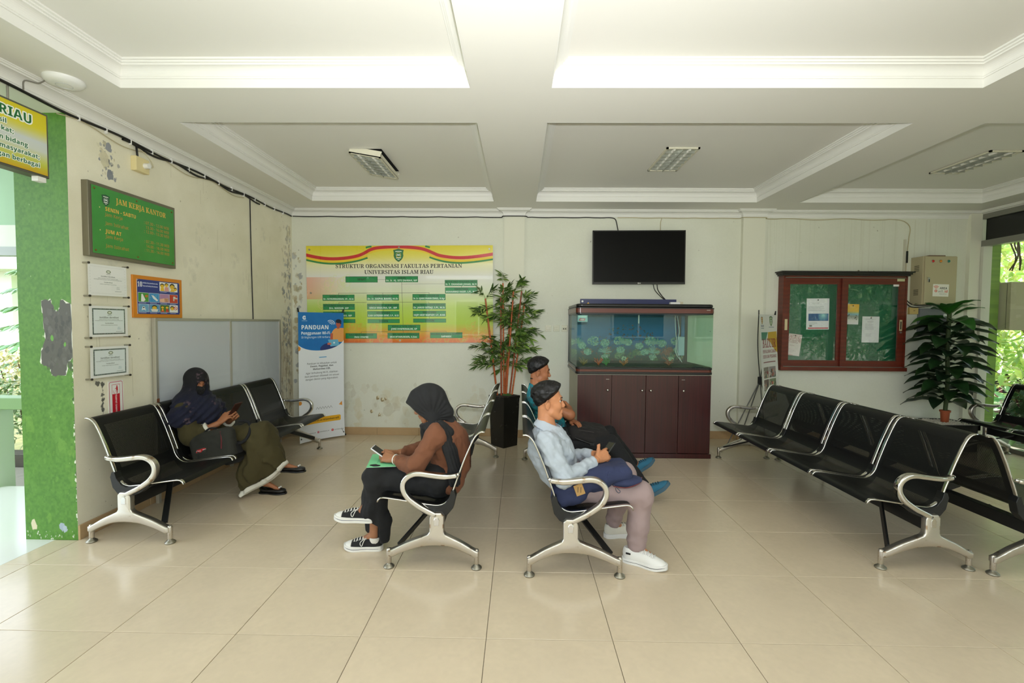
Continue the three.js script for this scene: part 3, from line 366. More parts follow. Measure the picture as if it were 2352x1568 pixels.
{ // three certificates behind acrylic
  const cert = (k) => canvasTex(620, 440, (c, w, h) => {
    c.fillStyle = '#f1f2ee'; c.fillRect(0, 0, w, h);
    if (k) { c.fillStyle = '#4e5f56'; c.fillRect(44, 34, w - 88, h - 68); c.fillStyle = '#e6efee'; c.fillRect(62, 52, w - 124, h - 104); for (let i = 0; i < 260; i++) { c.fillStyle = i % 2 ? '#2f3f38' : '#9fb3a6'; const t = rnd() * 4, s = Math.floor(t), q = t - s, x = s % 2 ? (s === 1 ? 53 : w - 53) : 44 + q * (w - 88), y = s % 2 ? 34 + q * (h - 68) : (s ? h - 43 : 43); c.fillRect(x - 3, y - 4, 6, 7); } }
    else { c.strokeStyle = '#c8cac6'; c.lineWidth = 2; for (let i = 0; i < 24; i++) for (const y of [30, h - 34]) { c.beginPath(); c.arc(50 + i * 22.6, y, 5, 0, 7); c.stroke(); } for (let i = 0; i < 9; i++) for (const x of [30, w - 30]) { c.beginPath(); c.arc(x, 60 + i * 40, 5, 0, 7); c.stroke(); } }
    const g = '#5c665f'; c.fillStyle = '#7c8a6a'; c.beginPath(); c.ellipse(w / 2 + 8, 92, 38, 24, 0, 0, 7); c.fill(); c.fillStyle = '#e4e9da'; c.beginPath(); c.ellipse(w / 2 + 8, 92, 24, 13, 0, 0, 7); c.fill();
    T(c, 'BAN-PT', w / 2 + 8, 128, 17, g, 'bold serif'); T(c, 'Sertifikat Akreditasi', w / 2, 162, k ? 30 : 22, '#4a524c', 'bold serif'); T(c, 'Badan Akreditasi Nasional Perguruan Tinggi', w / 2, 188, 15, g, 'serif'); T(c, 'menetapkan bahwa program studi pada Universitas Islam Riau', w / 2, 206, 15, g, 'serif'); T(c, 'Terakreditasi', w / 2, 244, 20, '#4a524c', 'bold serif'); T(c, 'berlaku sampai dengan masa akreditasi', w / 2, 272, 14, g, 'serif');
    T(c, 'Jakarta', w - 150, 306, 13, k ? '#4b8794' : g, 'serif'); T(c, 'Direktur', w - 150, 328, 14, k ? '#4b8794' : g, 'serif'); c.fillStyle = '#5b6660'; c.fillRect(w - 205, 366, 110, 4);
  });
  const labels = ['plain white certificate with a faint border, top of three on the wall', 'dark bordered certificate in the middle of three on the wall', 'dark bordered certificate lowest of three, above the red arrow sign'];
  [1.776, 1.485, 1.196].forEach((y, i) => {
    const o = onLeft('certificate', labels[i], 'certificate', y, -0.572, 'certificates behind acrylic'); o.rotation.z = [0.01, 0, -0.01][i];
    board('paper', 0.315, 0.218, 0.002, cert(i), white, o, { roughness: 0.4 }, 0.03); mesh('acrylic', bx(-0.172, 0.172, -0.125, 0.125, 0.033, 0.036), clearP, o);
    for (const x of [-0.16, 0.16]) for (const yy of [-0.113, 0.113]) { const s = mesh('standoff', new THREE.CylinderGeometry(0.006, 0.006, 0.04, 10).rotateX(PI / 2).translate(x, yy, 0.02), steel, o); mesh('cap', new THREE.CylinderGeometry(0.008, 0.008, 0.006, 12).rotateX(PI / 2).translate(x, yy, 0.042), S({ color: '#4d4a42', metalness: 0.7, roughness: 0.4 }), s); }
  });
}
{ // hygiene poster
  const tex = canvasTex(1024, 640, (c, w, h) => {
    c.fillStyle = '#2b3a86'; c.fillRect(0, 0, w, h); T(c, '10', 62, 92, 128, '#fff', 'bold serif', 'center', 110); T(c, 'Perilaku hidup bersih dan sehat', 300, 62, 34, '#e8ecff', 'bold sans-serif', 'center', 350); T(c, 'Clean and healthy life behaviour', 300, 118, 34, '#e8ecff', 'bold sans-serif', 'center', 350);
    const cell = (x, y, ww, hh, bg, f) => { c.save(); c.fillStyle = '#e9edf4'; c.fillRect(x - 5, y - 5, ww + 10, hh + 10); c.fillStyle = bg; c.fillRect(x, y, ww, hh); c.beginPath(); c.rect(x, y, ww, hh); c.clip(); c.translate(x, y); c.scale(ww / 100, hh / 100); f(); c.restore(); c.fillStyle = '#c6d0f0'; c.fillRect(x + 8, y + hh + 18, ww * 0.72, 7); };
    const cir = (x, y, r, col) => { c.fillStyle = col; c.beginPath(); c.arc(x, y, r, 0, 7); c.fill(); }, face = (x, y, r) => { cir(x, y - r * 0.25, r * 1.05, '#1c1a18'); cir(x, y + r * 0.15, r * 0.9, '#f0c437'); cir(x - r * 0.3, y, r * 0.1, '#000'); cir(x + r * 0.3, y, r * 0.1, '#000'); }, pl = (col, ...p) => { c.fillStyle = col; c.beginPath(); p.forEach(([a, b]) => c.lineTo(a, b)); c.fill(); };
    const X = [24, 272, 520, 762], W = 225;
    cell(520, 22, W, 165, '#f3f1ea', () => { face(28, 40, 22); face(75, 28, 20); pl('#e0a09a', [50, 100], [58, 50], [95, 50], [100, 100]); pl('#f0c437', [8, 100], [12, 62], [45, 62], [50, 100]); }); cell(762, 22, W - 20, 165, '#f6f5f0', () => { face(35, 42, 30); face(75, 70, 18); pl('#f0c437', [10, 100], [20, 74], [60, 74], [66, 100]); });
    cell(X[0], 248, W, 165, '#4c9a3e', () => { pl('#f2f2ee', [25, 95], [30, 15], [42, 10], [70, 80], [50, 98]); cir(80, 35, 15, '#c9772e'); }); cell(X[1], 248, W, 165, '#3f96cf', () => { pl('#eaf0f2', [20, 20], [45, 25], [90, 75], [78, 90], [40, 60]); for (let i = 0; i < 14; i++) cir(rr(5, 95), rr(5, 95), 2, '#d9ecf6'); }); cell(X[2], 248, W, 165, '#b98ab0', () => { pl('#f0c0a0', [0, 60], [40, 50], [90, 45], [100, 90], [30, 95], [0, 90]); for (let i = 0; i < 4; i++) pl('#a8683e', [50 + i * 11, 50], [56 + i * 11, 50], [60 + i * 11, 92], [54 + i * 11, 92]); }); cell(X[3], 248, W - 20, 165, '#c9432b', () => { pl('#d9d6cc', [45, 20], [75, 20], [75, 35], [100, 35], [100, 50], [60, 50], [60, 75], [45, 75]); });
    cell(X[0], 458, W, 140, '#7fb6d8', () => { for (let i = -3; i < 7; i++) pl('#4d86b4', [i * 18, 100], [i * 18 + 5, 100], [50 + i * 5, 0], [48 + i * 5, 0]); pl('#f0f0ec', [28, 85], [40, 30], [60, 30], [72, 85], [50, 70]); cir(50, 45, 8, '#333'); }); cell(X[1], 458, W, 140, '#5b9cc4', () => { face(50, 42, 26); pl('#e6e3d8', [10, 62], [90, 62], [78, 96], [22, 96]); }); cell(X[2], 458, W, 140, '#47833f', () => { face(26, 32, 17); face(76, 32, 17); pl('#c9452f', [10, 100], [14, 55], [38, 55], [44, 100]); pl('#c9452f', [60, 100], [64, 55], [90, 55], [94, 100]); pl('#f0c437', [18, 80], [34, 80], [34, 58], [18, 58]); }); cell(X[3], 458, W - 20, 140, '#efeee8', () => { face(30, 45, 26); c.strokeStyle = '#d0342a'; c.lineWidth = 7; c.beginPath(); c.arc(72, 42, 22, 0, 7); c.stroke(); c.beginPath(); c.moveTo(58, 28); c.lineTo(86, 56); c.stroke(); });
  });
  const o = onLeft('hygiene_poster', 'orange framed poster of ten small cartoon pictures on dark blue', 'poster', 1.682, -1.07), fr = S({ color: '#d9861e', roughness: 0.35 });
  mesh('frame', bx(-0.263, 0.263, -0.166, 0.166, 0, 0.014, 0.003), fr, o); board('print', 0.455, 0.272, 0.003, tex, white, o, { roughness: 0.35 }, 0.0145); for (const x of [-0.222, 0.222]) for (const y of [-0.13, 0.13]) mesh('screw', new THREE.SphereGeometry(0.005, 8, 6).translate(x, y, 0.018), steel, o); o.rotation.z = 0.004;
}
{ // rubbish arrow
  const tex = canvasTex(256, 608, (c, w, h) => {
    c.fillStyle = '#efeeea'; c.fillRect(0, 0, w, h); c.strokeStyle = '#c4203c'; c.lineWidth = 7; c.beginPath(); c.roundRect(14, 16, w - 28, h - 32, 26); c.stroke(); c.fillStyle = '#c31a2c'; c.fillRect(62, 200, 132, 292); c.beginPath(); c.moveTo(24, 468); c.lineTo(232, 468); c.lineTo(128, 566); c.fill();
    c.strokeStyle = '#c31a2c'; c.lineWidth = 5; c.strokeRect(62, 56, 132, 142); c.fillStyle = '#c31a2c'; c.beginPath(); c.arc(146, 84, 11, 0, 7); c.fill(); c.fillRect(134, 96, 26, 50); c.fillRect(136, 140, 9, 46); c.fillRect(150, 140, 9, 46); c.beginPath(); c.moveTo(110, 118); c.lineTo(136, 100); c.lineTo(138, 110); c.lineTo(114, 126); c.fill(); c.strokeStyle = '#c31a2c'; c.lineWidth = 4; c.beginPath(); c.moveTo(80, 140); c.lineTo(88, 184); c.lineTo(108, 184); c.lineTo(116, 140); c.stroke();
    c.save(); c.translate(128, 350); c.rotate(PI / 2); T(c, 'TEMPAT SAMPAH', 0, 0, 38, '#f4f2ee', 'bold sans-serif', 'center', 300); c.restore();
  });
  const o = onLeft('rubbish_arrow_sign', 'white sign with a red arrow pointing down, below the certificates', 'sign', 0.897, -0.643); board('plate', 0.127, 0.302, 0.004, tex, white, o, { roughness: 0.4 }, 0.001); o.rotation.z = 0.0;
}
{ // whiteboard standing behind the left bench
  const tex = canvasTex(512, 512, (c, w, h) => { washed(c, w, h, [200, 206, 212], [10, 10, 10], 2); for (let i = 0; i < 90; i++) { c.globalAlpha = 0.08; c.strokeStyle = '#e6ebf0'; c.lineWidth = rr(1, 5); c.beginPath(); const x = rr(0, w), y = rr(0, h); c.moveTo(x, y); c.lineTo(x + rr(-40, 40), y + rr(-50, 50)); c.stroke(); } });
  const o = thing('whiteboard', 'large two-panel whiteboard standing against the wall behind the left bench', 'whiteboard', [XL + 0.03, 0, -1.965], PI / 2), fr = S({ color: '#b9b6aa', metalness: 0.5, roughness: 0.45 });
  for (const s of [-1, 1]) mesh('panel', bx(Math.min(0, s) * 0.98 + 0.01, Math.max(0, s) * 0.98 - 0.01, 0.42, 1.5, 0, 0.014), S({ map: tex, roughness: 0.18 }), o);
  for (const x of [-0.982, 0, 0.982]) mesh('stile', bx(x - 0.014, x + 0.014, 0, 1.515, -0.004, 0.024, 0.002), fr, o); for (const y of [0.42, 1.503]) mesh('rail', bx(-0.99, 0.99, y - 0.012, y + 0.012, -0.002, 0.022, 0.002), fr, o);
  mesh('rust_patch', bx(-0.997, -0.967, 0.74, 0.86, 0.0243, 0.0248), S({ color: '#7a4a2c', roughness: 0.9 }), o);
}
{ // socket high on the left wall with its plug
  const ivory = S({ color: '#e4d5a0', roughness: 0.45 }), o = onLeft('wall_socket', 'cream surface socket with a plug, high on the left wall', 'socket', 2.70, -0.895, 'wall sockets');
  mesh('box', bx(-0.065, 0.065, -0.055, 0.055, 0, 0.045, 0.004), ivory, o); const p = mesh('plug', new THREE.CylinderGeometry(0.02, 0.022, 0.035, 16).rotateX(PI / 2).translate(0.02, 0, 0.062), white, o);
  mesh('plug_cord', tube([[0.04, -0.005, 0.075], [0.085, 0.02, 0.06], [0.075, 0.1, 0.02], [-0.06, 0.155, 0.004]], 0.0035, 24, 6), S({ color: '#d8cfae', roughness: 0.5 }), o); mesh('feed_cable', tube([[-0.02, 0.05, 0.02], [-0.025, 0.1, 0.02], [-0.015, 0.15, 0.008]], 0.008, 12, 6), blackPl, o);
}
{ // hanging sign over the opening
  const tex = canvasTex(2048, 512, (c, w, h) => {
    const g = c.createLinearGradient(0, 0, 0, h); g.addColorStop(0, '#d8c81c'); g.addColorStop(0.25, '#dcd02c'); g.addColorStop(0.48, '#cfd6d6'); g.addColorStop(0.62, '#d2d8cf'); g.addColorStop(0.85, '#c3c84a'); g.addColorStop(1, '#d0a820'); c.fillStyle = g; c.fillRect(0, 0, w, h);
    for (let i = 0; i < 60; i++) { c.globalAlpha = 0.12; c.strokeStyle = i % 2 ? '#e0902c' : '#b8d24a'; c.lineWidth = 5; c.beginPath(); c.arc(rr(0, w), rr(430, h + 30), rr(12, 50), 0, rr(2, 6)); c.stroke(); } c.globalAlpha = 1;
    const out = (s, y, px, col, x = w - 120) => { c.lineJoin = 'round'; c.font = 'bold ' + px + 'px sans-serif'; c.textAlign = 'right'; c.textBaseline = 'middle'; c.strokeStyle = '#f2f4ec'; c.lineWidth = px * 0.2; c.strokeText(s, x, y); c.fillStyle = col; c.fillText(s, x, y); };
    out('UNIVERSITAS ISLAM RIAU', 82, 104, '#14692f', w - 110); out('melaksanakan penelitian dan hasil', 172, 50, '#17663a', w - 300); out('kepada masyarakat;', 236, 50, '#17663a', w - 250); out('mengembangkan dalam bidang', 306, 50, '#17663a', w - 150); out('kepada masyarakat;', 372, 50, '#17663a', w - 60); out('kerja sama dengan berbagai', 442, 50, '#17663a', w - 60);
  });
  const o = onLeft('hanging_sign', 'yellow and white lettered sign box hanging in the opening above the green pillar', 'sign', 2.568, 0.63), fr = S({ color: '#6b6a5e', metalness: 0.5, roughness: 0.5 });
  mesh('housing', bx(-0.79, 0.79, -0.196, 0.196, -0.04, 0.042, 0.004), fr, o); board('face', 1.55, 0.365, 0.004, tex, fr, o, { roughness: 0.4 }, 0.0425); mesh('bracket', bx(0.72, 0.77, -0.225, -0.196, 0.0, 0.04), white, o);
  for (const x of [-0.6, 0.6]) mesh('hanger', rod([x, 0.19, 0], [x, 0.29, 0], 0.006), steel, o);
}
{ // organisation chart
  const W = 2048, H = 1056, q = (x, y) => { const u = (x - 107) / 2195, t = 120 - 47 * u, b = 1243 - 22 * u; return [u * W, (y - t) / (b - t) * H]; };
  const tex = canvasTex(W, H, (c) => {
    let g = c.createLinearGradient(0, 0, 0, H); [[0, '#e2d21c'], [0.08, '#e9dd4a'], [0.2, '#efecc0'], [0.32, '#e9e9e2'], [0.48, '#dfe6c4'], [0.64, '#bcd860'], [0.8, '#b4d02c'], [0.9, '#d8aa28'], [1, '#de6418']].forEach(([a, b]) => g.addColorStop(a, b)); c.fillStyle = g; c.fillRect(0, 0, W, H);
    g = c.createLinearGradient(0, 0, 460, 0); g.addColorStop(0, 'rgba(236,140,110,0.55)'); g.addColorStop(1, 'rgba(236,170,120,0)'); c.fillStyle = g; c.fillRect(0, 340, 460, 240);
    const motif = (x, y, r, col) => { c.strokeStyle = col; c.lineWidth = 9; c.beginPath(); c.arc(x, y, r, 0, 5); c.stroke(); c.beginPath(); c.arc(x + r * 1.3, y - r, r * 0.6, 1, 6); c.stroke(); c.beginPath(); c.moveTo(x - r, y + r); c.lineTo(x, y + r * 2); c.lineTo(x + r, y + r); c.stroke(); };
    for (let i = 0; i < 26; i++) { c.globalAlpha = 0.28; motif(rr(0, 480), rr(360, 760), rr(16, 40), i % 2 ? '#f7d7b8' : '#d7e68a'); } for (let i = 0; i < 70; i++) { c.globalAlpha = 0.4; motif(rr(0, W), rr(840, H), rr(16, 40), ['#e98a34', '#b7d84a', '#e8a83c'][i % 3]); } c.globalAlpha = 1;
    const line = (col, wd, pts) => { c.strokeStyle = col; c.lineWidth = wd; c.beginPath(); const Q = pts.map((p) => q(...p)); c.moveTo(...Q[0]); for (let i = 1; i < Q.length - 1; i++) c.quadraticCurveTo(Q[i][0], Q[i][1], (Q[i][0] + Q[i + 1][0]) / 2, (Q[i][1] + Q[i + 1][1]) / 2); c.lineTo(...Q[Q.length - 1]); c.stroke(); };
    const L = (o) => [[100, 215 + o], [260, 252 + o], [480, 258 + o], [700, 225 + o], [830, 180 + o]], R = (o) => [[1560, 160 + o], [1680, 205 + o], [1900, 228 + o], [2120, 205 + o], [2310, 172 + o]];
    for (const F of [L, R]) { line('#2f8a44', 24, F(62)); line('#f0d024', 26, F(40)); } line('#f0d024', 26, [[820, 195], [930, 150], [1180, 132], [1420, 142], [1570, 180]]); line('#2f8a44', 20, [[812, 128], [840, 118], [880, 112]]); line('#2f8a44', 20, [[1510, 98], [1540, 104], [1566, 112]]);
    line('#cf2027', 34, [...L(8).slice(0, 4), [800, 190], [850, 155], [940, 125], [1180, 108], [1420, 118], [1520, 140], [1600, 175], ...R(4).slice(1)]);
    crest(c, ...q(1196, 205), 58); { const [x, y] = q(1196, 335); T(c, 'STRUKTUR ORGANISASI FAKULTAS PERTANIAN', x, y, 58, '#20201e', 'bold serif', 'center', 1390); const [x2, y2] = q(1198, 405); T(c, 'UNIVERSITAS ISLAM RIAU', x2, y2, 58, '#20201e', 'bold serif', 'center', 760); }
    const ln = (d, ...p) => { c.strokeStyle = '#4e4e3e'; c.lineWidth = 3; c.setLineDash(d ? [10, 6] : []); c.beginPath(); p.forEach((a) => c.lineTo(...q(...a))); c.stroke(); c.setLineDash([]); };
    ln(1, [945, 497], [1040, 492]); ln(0, [1230, 520], [1242, 1030]); ln(1, [1232, 543], [1740, 533]); ln(0, [482, 685], [482, 662], [1552, 640], [1552, 660]); ln(0, [1005, 675], [1005, 650]); ln(0, [484, 790], [484, 772], [1548, 750], [1548, 770]); ln(0, [1006, 785], [1006, 760]); ln(0, [485, 850], [487, 985]); ln(0, [1008, 840], [1011, 965]); ln(0, [1550, 830], [1553, 950]); ln(0, [1932, 555], [1932, 580]); ln(0, [745, 1130], [745, 1110], [1750, 1093], [1750, 1112]); ln(0, [1242, 1080], [1242, 1120]);
    const box = (x0, x1, y0, y1, a, b, sa = 30) => { const A = q(x0, y0), B = q(x1, y1 - (x1 - x0) * 0.012); c.fillStyle = '#0e8f4c'; c.fillRect(A[0], A[1], B[0] - A[0], B[1] - A[1]); c.strokeStyle = '#1b5a30'; c.lineWidth = 4; c.strokeRect(A[0], A[1], B[0] - A[0], B[1] - A[1]); const mx = (A[0] + B[0]) / 2, h = B[1] - A[1], w = B[0] - A[0] - 12; if (b) { T(c, a, mx, A[1] + h * 0.28, sa * 0.9, '#0c2b17', 'bold sans-serif', 'center', w); T(c, b, mx, A[1] + h * 0.72, sa * 0.9, '#f0f6ee', 'bold sans-serif', 'center', w); } else T(c, a, mx, A[1] + h / 2, sa, '#0c2b17', 'bold sans-serif', 'center', w); };
    box(570, 945, 468, 532, 'SENAT'); box(1040, 1420, 458, 522, 'DEKAN', 'Dr. Ir. Hj. SITI ZAHRAH, MP'); box(1740, 2118, 492, 556, 'KETUA UNIT PENJAMIN MUTU', 'Ir. T. ISKANDAR JOHAN, M.Si'); box(1742, 2120, 578, 643, 'SEKRETARIS', 'MUHAMMAD HASBY, S.Pi., M.Si');
    box(295, 668, 684, 748, 'WAKIL DEKAN I', 'Dr. FATHURRAHMAN, SP., M.Sc'); box(818, 1193, 674, 738, 'WAKIL DEKAN II', 'Dr. Ir. SAIPUL BAHRI, M.Ec'); box(1358, 1742, 662, 728, 'WAKIL DEKAN III', 'Dr. Ir. UJANG PAMAN ISMAIL, M.Agr');
    box(298, 670, 791, 855, 'KETUA PRODI AGROTEKNOLOGI', 'Drs. MAIZAR, MP'); box(820, 1195, 781, 845, 'KETUA PRODI AGRIBISNIS', 'SISCA VAULINA, SP., MP'); box(1360, 1744, 770, 835, 'KETUA PRODI BUDIDAYA PERAIRAN', 'Dr. JAROD SETIAJI, S.Pi., M.Sc');
    box(300, 673, 880, 942, 'SEKRETARIS', 'Ir. SULHASWARDI, MP'); box(822, 1197, 869, 935, 'SEKRETARIS', 'ILMA SATRIANA DEWI, S.P., M.Si'); box(1362, 1745, 858, 922, 'SEKRETARIS', 'HAJRY ARIEF WAHYUDY, S.P., M.MA'); box(302, 675, 968, 1008, 'DOSEN'); box(824, 1199, 962, 1004, 'DOSEN'); box(1364, 1747, 950, 992, 'DOSEN');
    box(1063, 1442, 1026, 1090, 'KEPALA TATA USAHA', 'JONI SYAFRINALDI, SP'); box(560, 928, 1130, 1190, 'KASUBAG AKADEMIK', 'INAI SYAFRI'); box(1058, 1430, 1120, 1184, 'KASUBAG UMUM & KEPEGAWAIAN', 'MUCHTARUDDIN, S.Sos'); box(1562, 1938, 1110, 1174, 'KASUBAG AGENDA & EKSPEDISI', 'SAPARDI');
  });
  const o = onBack('organisation_chart', 'large yellow and green organisation chart board with small green boxes', 'board', -1.415, 1.855); o.position.z += 0.003;
  board('print', 2.43, 1.258, 0.008, tex, white, o, { roughness: 0.45 }, 0.03); mesh('acrylic', bx(-1.218, 1.218, -0.632, 0.632, 0.0385, 0.042), clearP, o);
  for (const [x, y] of [[-1.17, 0.58], [1.17, 0.58], [0, 0.605], [0, -0.6], [-1.17, -0.58], [1.17, -0.58], [-1.16, 0.02]]) { const s = mesh('standoff', new THREE.CylinderGeometry(0.009, 0.009, 0.045, 12).rotateX(PI / 2).translate(x, y, 0.022), steel, o); mesh('cap', new THREE.CylinderGeometry(0.012, 0.012, 0.006, 14).rotateX(PI / 2).translate(x, y, 0.046), steel, s); }
  o.rotation.z = 0.009;
}
{ // television
  const o = onBack('television', 'black flat television on the wall above the aquarium', 'television', 1.655, 2.34);
  const scr = mesh('screen', bx(-0.572, 0.572, -0.315, 0.325, 0.118, 0.121), P({ color: '#0a0a0a', roughness: 0.32, specularIntensity: 0.3 }), o), bez = S({ color: '#171615', roughness: 0.3 });
  mesh('housing', bx(-0.585, 0.585, -0.337, 0.337, 0.075, 0.117, 0.008), bez, o); mesh('bezel', merge([bx(-0.586, 0.586, 0.325, 0.338, 0.1, 0.124), bx(-0.586, 0.586, -0.342, -0.315, 0.1, 0.128), bx(-0.587, -0.573, -0.34, 0.338, 0.1, 0.124), bx(0.573, 0.587, -0.34, 0.338, 0.1, 0.124)]), bez, o);
  const lg = mesh('logo', new THREE.CylinderGeometry(0.008, 0.008, 0.002, 14).rotateX(PI / 2).translate(-0.006, -0.329, 0.1285), S({ color: '#c9c6c2', roughness: 0.3, metalness: 0.5 }), o); mesh('logo_letters', bx(0.006, 0.024, -0.334, -0.324, 0.128, 0.1292), lg.material, o);
  mesh('wall_mount', bx(-0.2, 0.2, -0.15, 0.15, 0, 0.08), blackPl, o); o.rotation.z = 0.008;
  const cab = S({ color: '#1c1b19', roughness: 0.5 });
  mesh('power_cable', tube([[0.19, -0.33, 0.09], [0.22, -0.42, 0.09], [0.3, -0.52, 0.14], [0.36, -0.575, 0.2]], 0.005, 18, 6), cab, o); mesh('signal_cable', tube([[0.24, -0.33, 0.09], [0.255, -0.42, 0.1], [0.32, -0.53, 0.16], [0.37, -0.578, 0.2]], 0.006, 18, 6), cab, o);
}
// switches and sockets beside the aquarium
[0.524, 0.631, 0.735, 0.84].forEach((x, i) => {
  const ivory = S({ color: '#d9d6c0', roughness: 0.4 }), o = onBack(i < 2 ? 'light_switch' : 'wall_socket', ['light switch farthest from the aquarium', 'light switch in the middle of the row by the aquarium', 'twin wall socket next to the aquarium', 'wall socket seen through the side glass of the aquarium'][i], i < 2 ? 'switch' : 'socket', x, 1.427, i < 2 ? 'light switches' : 'wall sockets');
  mesh('plate', bx(-0.039, 0.039, -0.04, 0.04, 0, 0.009, 0.004), ivory, o); mesh('inset', bx(-0.027, 0.027, -0.02, 0.02, 0.009, 0.0115, 0.001), S({ color: '#c9c5ab', roughness: 0.4 }), o);
  if (i < 2) for (let k = 0; k <= i; k++) mesh('rocker', bx(k * 0.026 - 0.024, k * 0.026 + (i ? 0 : 0.024), -0.016, 0.016, 0.0115, 0.015, 0.001), ivory, o); else for (const s of [-0.013, 0.013]) mesh('hole', new THREE.CylinderGeometry(0.008, 0.008, 0.002, 12).rotateX(PI / 2).translate(s, -0.004, 0.012), S({ color: '#4c463a', roughness: 0.7 }), o);
});
{ // cables under the cornice
  const cab = S({ color: '#171614', roughness: 0.5 }), pale = S({ color: '#bdb391', roughness: 0.6 });
  const run = (n, f, k = 30) => Array.from({ length: k + 1 }, (_, i) => f(i / k));
  const o = thing('cable_run', 'thick black cable bundle clipped under the cornice on the left wall', 'cable');
  mesh('cable', tube(run(0, (t) => [XL + 0.012, 2.852 + 0.008 * Math.sin(t * 40), lerp(2.0, -3.35, t)], 60), 0.009, 160, 6), cab, o); mesh('cable', tube(run(0, (t) => [XL + 0.012, 2.835 + 0.012 * Math.sin(t * 23 + 1), lerp(-0.75, -2.6, t)], 40), 0.009, 120, 6), cab, o); mesh('cable', tube(run(0, (t) => [XL + 0.01, 2.815 + 0.022 * Math.sin(t * 19), lerp(-0.25, -2.3, t)], 40), 0.004, 120, 5), pale, o);
  for (let i = 0; i < 14; i++) mesh('clip', bx(XL + 0.004, XL + 0.024, 2.828, 2.87, -0.4 - i * 0.21, -0.394 - i * 0.21), white, o);
  const b = thing('back_wall_cable', 'thin black cable under the cornice of the back wall, dropping behind the television', 'cable');
  const zc = (x) => ZB + 0.01 + (x > -0.08 && x < 0.22 ? 0.06 : 0);
  mesh('cable', tube([...run(0, (t) => { const x = lerp(-2.82, -0.09, t); return [x, 2.862 - 0.006 * Math.abs(Math.sin(t * 18)), zc(x)]; }, 40), [-0.075, 2.86, ZB + 0.07], [0.07, 2.862, ZB + 0.072], [0.215, 2.86, ZB + 0.07], [0.24, 2.86, ZB + 0.012], ...run(0, (t) => [lerp(0.3, 1.3, t), 2.862 - 0.006 * Math.abs(Math.sin(t * 9)), ZB + 0.01], 10), [1.37, 2.84, ZB + 0.01], [1.395, 2.76, ZB + 0.012], [1.41, 2.66, ZB + 0.03]], 0.0065, 220, 6), cab, b);
  const d = thing('pale_cable', 'pale grey cable under the cornice, running to the metal cabinet', 'cable');
  mesh('cable', tube([[1.4, 2.86, ZB + 0.008], ...run(0, (t) => [lerp(1.6, 2.96, t), 2.862 - 0.006 * Math.abs(Math.sin(t * 11)), ZB + 0.008], 12), [2.975, 2.86, ZB + 0.03], [2.985, 2.858, ZB + 0.068], [3.13, 2.858, ZB + 0.068], [3.275, 2.856, ZB + 0.066], [3.3, 2.855, ZB + 0.01], ...run(0, (t) => [lerp(3.4, 4.9, t), 2.85 + 0.008 * Math.sin(t * 13), ZB + 0.008], 16), [5.05, 2.83, ZB + 0.008], [5.13, 2.75, ZB + 0.008], [5.12, 2.6, ZB + 0.008], [5.1, 2.3, ZB + 0.008], [5.1, 1.85, ZB + 0.008]], 0.0055, 240, 6), pale, d);
  mesh('drop', tube([[1.97, 2.86, ZB + 0.008], [1.955, 2.8, ZB + 0.008], [1.95, 2.66, ZB + 0.02]], 0.005, 14, 6), pale, d); mesh('duct', bx(5.06, 5.085, 1.85, 2.6, ZB, ZB + 0.018), S({ color: '#c9c6b2', roughness: 0.6 }), d); mesh('tape', bx(5.085, 5.105, 2.3, 2.45, ZB + 0.008, ZB + 0.028), blackPl, d);
  const v = thing('wall_conduit', 'thin black vertical cable on the left wall above the whiteboard', 'cable'); mesh('cable', tube([[XL + 0.006, 2.84, -2.42], [XL + 0.006, 2.2, -2.43], [XL + 0.006, 1.5, -2.45]], 0.006, 20, 6), cab, v);
}
